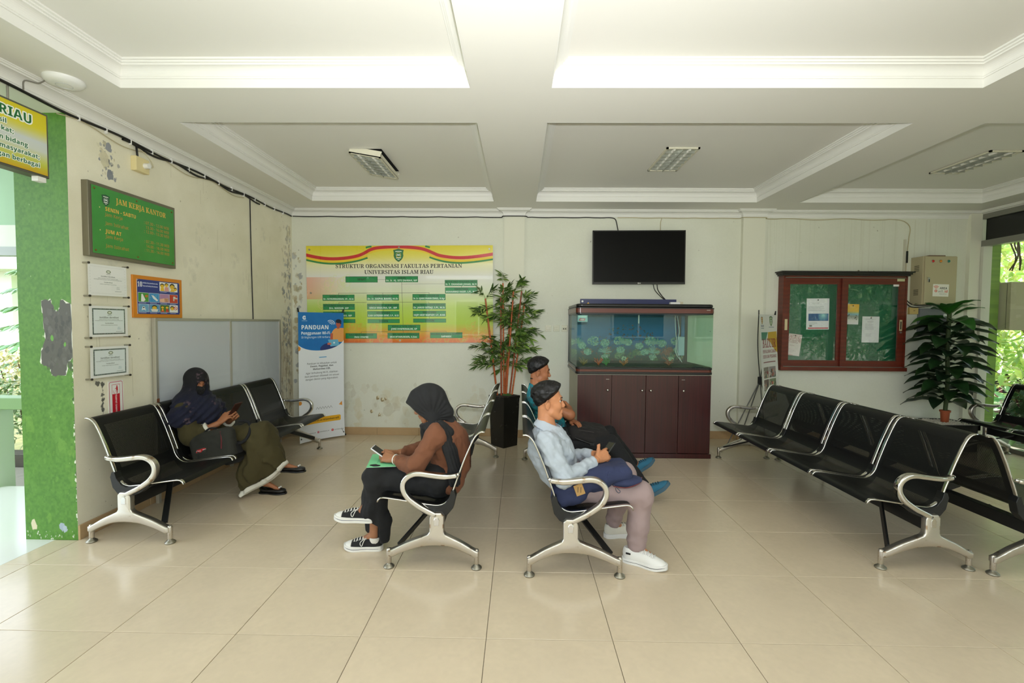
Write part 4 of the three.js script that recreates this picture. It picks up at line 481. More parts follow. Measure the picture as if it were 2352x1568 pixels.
{ // notice board cabinet
  const wood = S({ map: rep(dataTex(256, (u, v) => { const n = tnoise(u, v, 4, 31), l = 0.5 + 0.5 * Math.sin(40 * (v + 0.15 * n)), k = 0.85 + 0.2 * (n - 0.5) + 0.1 * (l - 0.5); return [0.46 * k, 0.17 * k, 0.10 * k]; }, true), 3, 3), roughness: 0.32 }), darkWood = S({ color: '#1f1a16', roughness: 0.4 });
  const felt = S({ color: '#12603f', roughness: 0.95, bumpMap: fineTex, bumpScale: 0.002 });
  const o = onBack('notice_board', 'red-brown wooden notice cabinet with two sliding glass doors over green felt', 'notice board', 4.265, 0.93);
  const w = 0.765, h = 1.19;
  mesh('back_panel', bx(-w, w, 0.02, h, 0, 0.012), felt, o); for (const s of [-1, 1]) mesh('side', bx(s * w - 0.012, s * w + 0.012, 0, h, 0, 0.118), wood, o); mesh('base_board', bx(-w - 0.03, w + 0.03, -0.012, 0.034, 0, 0.14, 0.004), wood, o); mesh('top_board', bx(-w, w, h - 0.02, h, 0, 0.118), wood, o);
  mesh('cornice', merge([bx(-w - 0.03, w + 0.03, h, h + 0.02, 0, 0.135), bx(-w - 0.045, w + 0.045, h + 0.02, h + 0.04, 0, 0.15), bx(-w - 0.062, w + 0.062, h + 0.04, h + 0.056, 0, 0.168)]), darkWood, o);
  mesh('track', merge([bx(-w + 0.012, w - 0.012, 0.034, 0.04, 0.06, 0.122), bx(-w + 0.012, w - 0.012, h - 0.026, h - 0.02, 0.06, 0.122)]), alu, o);
  [[-w + 0.014, 0.0, 0.07], [-0.035, w - 0.014, 0.095]].forEach(([a, e, z], i) => {
    const d = new THREE.Group(); d.name = 'sliding_door'; o.add(d); const y0 = 0.042, y1 = h - 0.028, f = 0.075;
    mesh('door_frame', merge([bx(a, e, y0, y0 + f, z, z + 0.02), bx(a, e, y1 - f, y1, z, z + 0.02), bx(a, a + f, y0 + f, y1 - f, z, z + 0.02), bx(e - f, e, y0 + f, y1 - f, z, z + 0.02)]), wood, d);
    mesh('glass', bx(a + f - 0.005, e - f + 0.005, y0 + f - 0.005, y1 - f + 0.005, z + 0.008, z + 0.012), pane, d);
    const hx = i ? e - 0.04 : a + 0.035; mesh('pull', bx(hx - 0.017, hx + 0.017, 0.5, 0.64, z + 0.02, z + 0.023, 0.001), S({ color: '#d8c9a0', metalness: 0.4, roughness: 0.4 }), d); if (i) { mesh('pull_slot', bx(hx - 0.008, hx + 0.008, 0.52, 0.62, z + 0.023, z + 0.0238), S({ color: '#3a3226', roughness: 0.6 }), d); mesh('lock', new THREE.CylinderGeometry(0.01, 0.01, 0.012, 14).rotateX(PI / 2).translate(hx, 0.48, z + 0.024), steel, d); mesh('name_tag', bx(e - 0.105, e - 0.012, y1 - 0.036, y1 - 0.004, z + 0.02, z + 0.0215), S({ color: '#c8c79a', roughness: 0.5 }), d); mesh('sticker', bx(e - 0.145, e - 0.075, y1 - 0.1, y1 - 0.07, z + 0.0125, z + 0.0135), white, d); }
  });
  // papers pinned inside
  const paper = (label, x, y, ww, hh, tilt, draw) => { const p = thing('paper_notice', label, 'paper', [4.265 + x, 0.93 + y, ZB + 0.0125], 0, 'papers in the notice cabinet'); p.rotation.z = tilt; board('sheet', ww, hh, 0.001, canvasTex(512, Math.round(512 * hh / ww), draw), white, p, { roughness: 0.7 }, 0.001); mesh('pin', new THREE.SphereGeometry(0.008, 8, 6).translate(0, hh / 2 - 0.02, 0.004), blackPl, p); };
  const lines = (c, x, y, n, w, gap, col = '#8c8f94') => { c.fillStyle = col; for (let i = 0; i < n; i++) c.fillRect(x, y + i * gap, w * rr(0.55, 1), 4); };
  paper('white printed notice with a blue picture band behind the left glass', -0.27, 0.71, 0.29, 0.4, 0.012, (c, w, h) => { c.fillStyle = '#eceef0'; c.fillRect(0, 0, w, h); lines(c, 40, 100, 2, 300, 20, '#5d6066'); lines(c, 40, 190, 5, 380, 22); c.fillStyle = '#3c5f94'; c.fillRect(46, 345, w - 60, 165); const g = c.createRadialGradient(380, 380, 5, 380, 400, 130); g.addColorStop(0, '#9fd8d4'); g.addColorStop(1, '#35699a'); c.fillStyle = g; c.fillRect(270, 350, w - 290, 155); lines(c, 60, 550, 3, 200, 18); c.fillStyle = '#c94f58'; c.fillRect(40, h - 44, w - 56, 26); c.fillStyle = '#777'; c.fillRect(70, h - 100, 60, 34); });
  paper('yellow and white leaflet between the doors of the notice cabinet', 0.175, 0.71, 0.155, 0.26, -0.02, (c, w, h) => { const g = c.createLinearGradient(0, 0, 0, h); g.addColorStop(0, '#e8b21c'); g.addColorStop(0.35, '#eac03a'); g.addColorStop(0.5, '#7fb7c9'); g.addColorStop(0.6, '#8f968a'); g.addColorStop(0.8, '#e6e6e0'); g.addColorStop(1, '#ececec'); c.fillStyle = g; c.fillRect(0, 0, w, h); for (let i = 0; i < 20; i++) { c.fillStyle = ['#4d5148', '#9a9c90'][i % 2]; c.beginPath(); c.arc(rr(60, w - 60), rr(0.48, 0.78) * h, rr(8, 34), 0, 7); c.fill(); } lines(c, 120, 90, 3, 260, 30, '#f6f0d0'); });
  paper('white typed letter behind the right glass', 0.41, 0.515, 0.218, 0.335, -0.004, (c, w, h) => { c.fillStyle = '#e9ecec'; c.fillRect(0, 0, w, h); lines(c, 90, 60, 3, 330, 20); lines(c, 150, 150, 2, 230, 18, '#5d6066'); lines(c, 90, 220, 8, 330, 24); lines(c, 110, 520, 4, 180, 26); c.fillStyle = '#c2402f'; c.beginPath(); c.arc(270, 16, 10, 0, 7); c.fill(); });
  paper('crumpled leaflet with a crowd picture at the lower left of the notice cabinet', -0.56, 0.31, 0.17, 0.28, -0.12, (c, w, h) => { c.fillStyle = '#d9d3cc'; c.fillRect(0, 0, w, h); for (let i = 0; i < 900; i++) { c.fillStyle = ['#b0413e', '#e6ddd6', '#5c4a4a', '#c98a86', '#8d2f34'][i % 5]; c.fillRect(rr(0, w), rr(0, h * 0.42), rr(4, 14), rr(4, 14)); } lines(c, 90, h * 0.52, 2, 330, 24, '#8f6a66'); lines(c, 60, h * 0.7, 6, 300, 26, '#a9a4a0'); c.fillStyle = '#b5514a'; c.fillRect(0, h - 22, w * 0.5, 14); });
}
{ // electrical panel and small boxes
  const bg = S({ color: '#b5aa88', roughness: 0.5 }), o = onBack('electrical_panel', 'beige metal electrical cabinet with red, amber and green lamps', 'electrical panel', 5.37, 1.765);
  mesh('housing', bx(-0.205, 0.205, 0, 0.6, 0, 0.185, 0.004), bg, o); const d = mesh('door', bx(-0.19, 0.2, 0.008, 0.592, 0.186, 0.202, 0.004), bg, o);
  [['#c8281e', -0.1], ['#e08a1c', -0.005], ['#1f7d68', 0.092]].forEach(([col, x]) => { const l = mesh('lamp', new THREE.SphereGeometry(0.015, 14, 10).scale(1, 1, 0.8).translate(x, 0.535, 0.206), S({ color: col, roughness: 0.25 }), o); mesh('lamp_ring', new THREE.TorusGeometry(0.017, 0.004, 8, 18).translate(x, 0.535, 0.203), steel, l); });
  mesh('handle', bx(-0.158, -0.132, 0.28, 0.335, 0.203, 0.212, 0.003), steel, d); mesh('handle_slot', bx(-0.15, -0.14, 0.275, 0.31, 0.212, 0.216), blackPl, d);
  for (const y of [0.12, 0.42]) for (let i = 0; i < 4; i++) mesh('vent_slot', bx(-0.2075, -0.2055, y + i * 0.02, y + 0.008 + i * 0.02, 0.06, 0.13), S({ color: '#4f4936', roughness: 0.7 }), o);
  mesh('top_plate', bx(-0.12, 0.08, 0.6, 0.612, 0.03, 0.17), S({ color: '#6b4a34', roughness: 0.8 }), o);
  const st = canvasTex(512, 400, (c, w, h) => { c.fillStyle = '#ece8dc'; c.fillRect(0, 0, w, h); c.strokeStyle = '#d8452c'; c.lineWidth = 16; for (const r of [40, 76, 112]) { c.beginPath(); c.arc(100, 170, r, PI * 1.25, PI * 1.75); c.stroke(); } c.fillStyle = '#d8452c'; c.beginPath(); c.arc(100, 222, 42, 0, 7); c.fill(); T(c, '@', 100, 222, 60, '#f4efe4', 'bold sans-serif'); T(c, 'AREA', 340, 130, 96, '#3a3836', 'bold sans-serif', 'center', 270); T(c, 'wifi.', 265, 232, 112, '#8f8d88', 'sans-serif', 'center', 190); T(c, 'id', 428, 232, 112, '#d8452c', 'bold sans-serif', 'center', 110); T(c, 'www.wifi.id', 330, 315, 44, '#8c8a84', 'sans-serif'); });
  const s = board('sticker', 0.195, 0.152, 0.0008, st, white, o, { roughness: 0.5 }, 0.2025); s.position.set(0.01, 0.175, 0); s.rotation.z = -0.02;
  const k = onBack('wall_socket', 'small yellowed socket between the notice cabinet and the electrical cabinet', 'socket', 5.2, 1.69, 'wall sockets'); mesh('box', bx(-0.055, 0.055, -0.045, 0.045, 0, 0.04, 0.004), S({ color: '#d2b874', roughness: 0.5 }), k); mesh('inset', bx(-0.01, 0.01, -0.008, 0.008, 0.04, 0.043, 0.001), S({ color: '#a8905a', roughness: 0.5 }), k);
  const j = onBack('junction_box', 'flat grey metal box on the wall under the electrical cabinet', 'box', 5.46, 1.55); mesh('cover', bx(-0.19, 0.19, -0.17, 0.17, 0, 0.05, 0.004), S({ color: '#7d7f80', roughness: 0.5 }), j); mesh('outlet', bx(0.1, 0.15, 0.06, 0.1, 0.05, 0.062, 0.002), white, j); mesh('wire', tube([[-0.1, -0.15, 0.055], [-0.02, -0.17, 0.06], [0.08, -0.165, 0.055], [0.12, -0.18, 0.05]], 0.006, 16, 5), S({ color: '#6a4030', roughness: 0.6 }), j);
  const ck = onBack('cable_loop', 'black and white cables looping from the notice cabinet to the electrical cabinet', 'cable', 5.1, 1.75); for (const [i, col] of [['0', '#1b1a18'], ['1', '#d8d4c4'], ['2', '#2a2926']].entries()) mesh('cable', tube([[-0.02, 0.1 - i * 0.02, 0.03], [0.05, 0.03 - i * 0.02, 0.04], [0.14, 0.005 - i * 0.01, 0.06], [0.27, 0.012 - i * 0.004, 0.09]], 0.006, 20, 6), S({ color: col[1], roughness: 0.5 }), ck);
}
{ // access point on the ceiling
  const o = thing('access_point', 'round white wireless access point on the ceiling edge', 'access point', [-2.63, YS, -0.1]); mesh('shell', lathe([[0, -0.036], [0.05, -0.035], [0.085, -0.027], [0.1, -0.012], [0.1, 0]], 40), S({ color: '#eeeeec', roughness: 0.35 }), o); mesh('ring', new THREE.TorusGeometry(0.04, 0.0018, 6, 40).rotateX(PI / 2).translate(0, -0.0355, 0), S({ color: '#c4c6c8', roughness: 0.4 }), o); mesh('cord', tube([[-0.09, -0.01, 0.02], [-0.13, -0.035, 0.03], [-0.17, -0.04, 0.07], [-0.19, -0.09, 0.06]], 0.004, 20, 6), S({ color: '#77746a', roughness: 0.5 }), o);
}
{ // recessed louvre lights, switched off
  const fr = S({ color: '#d9d5c0', roughness: 0.45 }), inner = S({ color: '#aeb0a6', roughness: 0.3, metalness: 0.5 }), tubeM = S({ color: '#eceae0', roughness: 0.35 }), hole = S({ color: '#0c0b0a', roughness: 0.9 });
  const make = (label, x, z, turn, drop) => {
    const o = thing('ceiling_light', label, 'ceiling light', [x, YC - (drop ? 0.0 : 0.001), z], turn, 'recessed ceiling lights'), w = 0.3, l = 0.64;
    mesh('recess', bx(-w / 2, w / 2, -0.003, -0.0015, -l / 2, l / 2), hole, o);
    const t = new THREE.Group(); t.name = 'tray'; o.add(t); if (drop) { t.rotation.z = -0.17; t.position.set(0.0, -0.03, 0); }
    mesh('frame', merge([bx(-w / 2, w / 2, -0.014, 0, -l / 2, -l / 2 + 0.018), bx(-w / 2, w / 2, -0.014, 0, l / 2 - 0.018, l / 2), bx(-w / 2, -w / 2 + 0.018, -0.014, 0, -l / 2, l / 2), bx(w / 2 - 0.018, w / 2, -0.014, 0, -l / 2, l / 2)].map((g) => g.translate(0, drop ? -0.02 : 0, 0))), fr, t);
    if (drop) mesh('tray_side', merge([bx(-w / 2, w / 2, -0.03, 0.03, l / 2 - 0.004, l / 2), bx(-w / 2, w / 2, -0.03, 0.03, -l / 2, -l / 2 + 0.004), bx(w / 2 - 0.004, w / 2, -0.03, 0.01, -l / 2, l / 2)]), fr, t);
    const y = drop ? -0.02 : 0; mesh('reflector', bx(-w / 2 + 0.016, w / 2 - 0.016, y - 0.004, y - 0.002, -l / 2 + 0.016, l / 2 - 0.016), inner, t);
    for (const s of [-1, 1]) mesh('tube', rod([s * 0.07, y - 0.008, -l / 2 + 0.03], [s * 0.07, y - 0.008, l / 2 - 0.03], 0.012, 0.012, 12), tubeM, t);
    for (let i = 1; i < 7; i++) mesh('louvre', bx(-w / 2 + 0.017, w / 2 - 0.017, y - 0.026, y - 0.002, -l / 2 + i * l / 7 - 0.0015, -l / 2 + i * l / 7 + 0.0015), inner, t); mesh('louvre', bx(-0.002, 0.002, y - 0.026, y - 0.002, -l / 2 + 0.018, l / 2 - 0.018), inner, t);
    return o;
  };
  make('louvred ceiling light hanging half out of its recess, above the organisation chart', -1.29, -1.93, 0, true); make('louvred ceiling light above the television', 1.61, -1.87, 0, false); make('louvred ceiling light above the notice cabinet', 4.54, -1.93, 0, false);
}
// ---------------------------------------------------------------- aquarium on its cabinet
{
  const o = thing('aquarium', 'large aquarium with a coral backdrop on a dark red four-door cabinet', 'aquarium', [1.538, 0, -2.88]);
  const cherry = S({ map: rep(dataTex(256, (u, v) => { const n = tnoise(u, v, 3, 41), l = tnoise(u * 1, v * 0.08, 60, 7), k = 0.8 + 0.25 * (n - 0.5) + 0.5 * (l - 0.5); return [0.30 * k, 0.10 * k, 0.095 * k]; }, true), 2.2, 0.5), roughness: 0.28 }), black = S({ color: '#121211', roughness: 0.3 }), band = S({ color: '#5e2a1c', roughness: 0.25 }), pale = S({ color: '#b6b19c', roughness: 0.6 });
  const rr2 = (w, d, r) => { const s = new THREE.Shape(); s.moveTo(-w + r, -d); s.lineTo(w - r, -d); s.absarc(w - r, -d + r, r, -PI / 2, 0); s.lineTo(w, d); s.lineTo(-w, d); s.lineTo(-w, -d + r); s.absarc(-w + r, -d + r, r, PI, PI * 1.5); return s; };
  const slab = (w, d, r, y0, y1, b = 0) => new THREE.ExtrudeGeometry(rr2(w - b, d - b, r), { depth: y1 - y0 - 2 * b, bevelEnabled: b > 0, bevelSize: b, bevelThickness: b, bevelSegments: 3, curveSegments: 10 }).rotateX(PI / 2).scale(1, 1, 1).translate(0, y1 - b, 0);
  // rotateX(90) turns the shape's -y edge towards -z; the rounded edge must face +z
  const S2 = (...a) => slab(...a).rotateY(PI);
  mesh('carcass', merge([bx(-0.74, 0.74, 0.05, 0.93, -0.42, 0.405)]), pale, o); mesh('plinth', bx(-0.752, 0.752, 0, 0.05, -0.42, 0.44, 0.006), cherry, o);
  const xs = [-0.741, -0.361, 0.02, 0.381, 0.741];
  for (let i = 0; i < 4; i++) { const d = mesh('door', bx(xs[i] + 0.002, xs[i + 1] - 0.002, 0.055, 0.925, 0.406, 0.428, 0.003), cherry, o), kx = i < 2 ? xs[i + 1] - 0.045 : xs[i] + 0.05; mesh('knob', new THREE.SphereGeometry(0.014, 16, 12).translate(kx, 0.757, 0.444), chrome, d); if (i === 0 || i === 3) mesh('badge', bx(kx - 0.018, kx + 0.018, 0.876, 0.881, 0.428, 0.43), steel, d); }
  mesh('base_frame', S2(0.762, 0.43, 0.05, 0.935, 0.962, 0.004), black, o); mesh('base_band', S2(0.757, 0.425, 0.05, 0.962, 0.988), band, o); mesh('base_rim', S2(0.762, 0.43, 0.05, 0.988, 1.012, 0.004), black, o);
  mesh('hood_rim', S2(0.762, 0.43, 0.05, 1.6, 1.616, 0.003), black, o); mesh('hood_band', S2(0.764, 0.432, 0.05, 1.616, 1.664), band, o); mesh('hood_top', merge([S2(0.768, 0.436, 0.05, 1.664, 1.676, 0.003), S2(0.76, 0.43, 0.05, 1.676, 1.716, 0.016)]), black, o); mesh('hood_logo', bx(0.67, 0.71, 1.648, 1.654, 0.432, 0.4335), steel, o);
  const gl = P({ color: '#eef8f2', transmission: 1, thickness: 0, roughness: 0, ior: 1.5, specularIntensity: 0.3 });
  mesh('front_glass', bx(-0.745, 0.745, 1.012, 1.6, 0.412, 0.42), gl, o); for (const s of [-1, 1]) { mesh('side_glass', bx(s * 0.75 - 0.004, s * 0.75 + 0.004, 1.012, 1.6, -0.4, 0.41), gl, o); mesh('rear_post', bx(s * 0.742 - 0.018, s * 0.742 + 0.018, 1.012, 1.6, -0.42, -0.395), black, o); }
  mesh('tank_floor', bx(-0.74, 0.74, 1.012, 1.02, -0.4, 0.4), S({ color: '#1d2020', roughness: 0.5, bumpMap: fineTex, bumpScale: 0.01 }), o);
  const coral = canvasTex(1280, 512, (c, w, h) => {
    const g = c.createLinearGradient(0, 0, 0, h); [[0, '#0a5a80'], [0.35, '#0a6aa6'], [0.6, '#126096'], [1, '#263c2c']].forEach(([a, b]) => g.addColorStop(a, b)); c.fillStyle = g; c.fillRect(0, 0, w, h);
    const clump = (x, y, r, cols, n) => { for (let i = 0; i < n; i++) { const a = rr(0, 6.28), q = r * Math.sqrt(rnd()); c.globalAlpha = rr(0.4, 0.95); c.fillStyle = cols[Math.floor(rnd() * cols.length)]; c.beginPath(); c.ellipse(x + Math.cos(a) * q, y + Math.sin(a) * q * 0.8, rr(3, 9), rr(3, 12), a, 0, 7); c.fill(); } c.globalAlpha = 1; };
    const frond = (x, y, r, col) => { c.strokeStyle = col; c.lineWidth = 5; for (let i = 0; i < 34; i++) { const a = -PI * rnd(); c.globalAlpha = rr(0.5, 1); c.beginPath(); c.moveTo(x, y); c.quadraticCurveTo(x + Math.cos(a) * r * 0.5, y + Math.sin(a) * r * 0.7, x + Math.cos(a) * r * rr(0.7, 1.1), y + Math.sin(a) * r * rr(0.7, 1.1)); c.stroke(); } c.globalAlpha = 1; };
    clump(w * 0.5, h * 0.86, 420, ['#5f3a34', '#7a443a', '#4b4a38', '#39513a'], 500); for (let i = 0; i < 26; i++) clump(rr(0, w), h * rr(0.72, 0.95), rr(30, 60), [['#6f8c6a', '#4d6e50', '#86a07c'], ['#8a5a4c', '#7d4c40', '#95685a'], ['#3f6248', '#55784f']][i % 3], 60);
    for (let r = 0; r < 2; r++) for (const [x, y, s] of [[0.1, 0.66, 44], [0.2, 0.56, 66], [0.3, 0.6, 50], [0.42, 0.55, 56], [0.5, 0.58, 48], [0.44, 0.75, 46], [0.15, 0.8, 42]]) clump((x + r * 0.5) % 1 * w, h * y, s, ['#6fa394', '#84b3a2', '#5c8c7e', '#9cc0ae'], 150);
    for (const x of [0.07, 0.47, 0.75]) frond(x * w, h * 0.62, 70, '#6f9c90'); for (const x of [0.3, 0.72]) { frond(x * w, h * 0.82, 80, '#82aca6'); clump(x * w, h * 0.9, 40, ['#92b4a2', '#78a08e', '#aac4b6'], 70); } for (const x of [0.47, 0.88]) clump(x * w, h * 0.95, 34, ['#a9c69e', '#c5d8b4'], 40);
  });
  board('backdrop', 1.46, 0.585, 0.003, coral, black, o, { roughness: 0.35 }, 0).position.set(0, 1.307, -0.405);
  const hose = S({ color: '#dfe6e6', roughness: 0.3 }); mesh('filter_pipe', rod([0.64, 1.02, -0.34], [0.64, 1.6, -0.34], 0.016), black, o); mesh('filter_body', bx(0.6, 0.68, 1.1, 1.34, -0.32, -0.26, 0.01), S({ color: '#a8c0cc', roughness: 0.3 }), o);
  mesh('air_hose', tube([[0.5, 1.6, -0.1], [0.5, 1.45, -0.08], [0.52, 1.3, -0.1], [0.5, 1.15, -0.05], [0.56, 1.04, 0]], 0.004, 30, 6), hose, o); mesh('air_hose', tube([[0.56, 1.6, -0.2], [0.58, 1.4, -0.18], [0.56, 1.2, -0.2], [0.58, 1.05, -0.1]], 0.004, 30, 6), hose, o); mesh('heater_cord', tube([[0.5, 1.6, -0.15], [0.55, 1.55, -0.2], [0.58, 1.42, -0.25], [0.57, 1.3, -0.28]], 0.006, 20, 6), black, o);
  mesh('divider_bar', bx(0.04, 0.052, 1.5, 1.6, -0.05, -0.04), hose, o);
  for (const [x, z, col, n] of [[-0.48, 0.25, '#c05a30', 16], [-0.4, 0.3, '#3f8a48', 26], [-0.2, 0.28, '#a86a34', 12], [-0.66, 0.28, '#7c6a3c', 14], [0.34, 0.2, '#9a5a3c', 12]]) { const pl = mesh('ornament_plant', merge(Array.from({ length: n }, () => { const a = rr(0, 6.28), l = rr(0.03, 0.09); return tube([[x, 1.02, z], [x + Math.cos(a) * 0.02, 1.02 + l * 0.6, z + Math.sin(a) * 0.02], [x + Math.cos(a) * 0.05, 1.02 + l, z + Math.sin(a) * 0.05]], 0.005, 5, 5); })), S({ color: col, roughness: 0.6 }), o); }
  const stk = board('sticker', 0.11, 0.075, 0.0006, canvasTex(256, 180, (c, w, h) => { c.fillStyle = '#8fb3bd'; c.fillRect(0, 0, w, h); c.fillStyle = '#c05a68'; c.beginPath(); c.moveTo(20, 150); c.lineTo(60, 80); c.lineTo(200, 90); c.lineTo(180, 150); c.fill(); T(c, 'FISH', 120, 120, 46, '#d8e4e6', 'bold sans-serif'); c.fillStyle = '#c9d8dc'; c.fillRect(20, 20, 210, 40); }), white, o, { roughness: 0.4 }, 0); stk.position.set(-0.69, 1.55, 0.408);
  // things lying on the hood
  const bs = thing('blue_signboard', 'long dark blue signboard lying on the aquarium hood', 'signboard', [1.46, 1.717, -2.95]); const navy = S({ color: '#141d52', roughness: 0.35 }); mesh('panel', bx(-0.58, 0.575, 0, 0.075, -0.012, 0.012, 0.002), navy, bs); mesh('emblem', new THREE.CylinderGeometry(0.012, 0.012, 0.003, 16).rotateX(PI / 2).translate(-0.555, 0.045, 0.0135), white, bs); mesh('yellow_mark', ext(shapeOf([[-0.515, 0.001], [-0.455, 0.001], [-0.485, 0.034]]), 0.002, 0, 1).translate(0, 0, 0.0135), S({ color: '#e8b31c', roughness: 0.4 }), bs);
  const ad = thing('adapter_box', 'small white box at the right end of the blue signboard', 'box', [2.02, 1.717, -2.9]); mesh('case', bx(-0.075, 0.04, 0, 0.04, -0.03, 0.03, 0.004), white, ad); mesh('plug_face', bx(0.04, 0.075, 0, 0.045, -0.028, 0.028, 0.003), S({ color: '#cfc6a8', roughness: 0.5 }), ad);
}
// ---------------------------------------------------------------- X banners
function xbanner(name, label, pos, turn, w, h, tex, lean, feet) {
  const o = thing(name, label, 'banner', pos, turn), g = new THREE.PlaneGeometry(w, h, 12, 24).translate(0, h / 2 + 0.02, 0), p = g.attributes.position, grey = S({ color: '#6f706c', metalness: 0.5, roughness: 0.45 });
  const zAt = (x, y) => -(y - 0.05) * lean + 0.03 * Math.cos(x / w * PI) * -1 * (1 - 0.6 * y / h) + 0.015 * Math.pow(Math.abs(x) / (w / 2), 6) * sstep(0.3, 0, y);
  for (let i = 0; i < p.count; i++) p.setZ(i, zAt(p.getX(i), p.getY(i))); g.computeVertexNormals(); const back = g.clone().translate(0, 0, -0.002);
  mesh('sheet', g, S({ map: tex, roughness: 0.45, side: THREE.DoubleSide }), o);
  const hub = V(0, h * 0.5, -0.12 - h * 0.5 * lean); mesh('hub', bx(-0.022, 0.022, hub.y - 0.05, hub.y + 0.05, hub.z - 0.022, hub.z + 0.022, 0.005), blackPl, o);
  for (const s of [-1, 1]) { const t = V(s * w / 2, h + 0.05, zAt(s * w / 2, h) - 0.004), b = V(s * w / 2 * 0.96, 0.06, zAt(s * w / 2, 0.05) - 0.01); mesh('arm', tube([hub, hub.clone().lerp(t, 0.5).add(V(0, 0.02, -0.02)), t.clone().add(V(0, 0.02, 0))], 0.0055, 14, 6), blackPl, o); mesh('leg', rod(hub.toArray(), b.toArray(), 0.006, 0.006, 8), grey, o); mesh('hook', rod([t.x, t.y - 0.03, t.z], [t.x * 1.03, t.y + 0.02, t.z], 0.007, 0.005, 8), blackPl, o); mesh('eyelet', new THREE.CylinderGeometry(0.008, 0.008, 0.003, 12).rotateX(PI / 2).translate(s * (w / 2 - 0.018), 0.07, zAt(s * w / 2, 0.07) + 0.004), blackPl, o); }
  for (const f of feet) { const e = V(...f); mesh('leg', rod(hub.toArray(), e.toArray(), 0.007, 0.006, 8), grey, o); mesh('leg_tip', new THREE.SphereGeometry(0.011, 10, 8).translate(...f), blackPl, o); }
  return o;
}
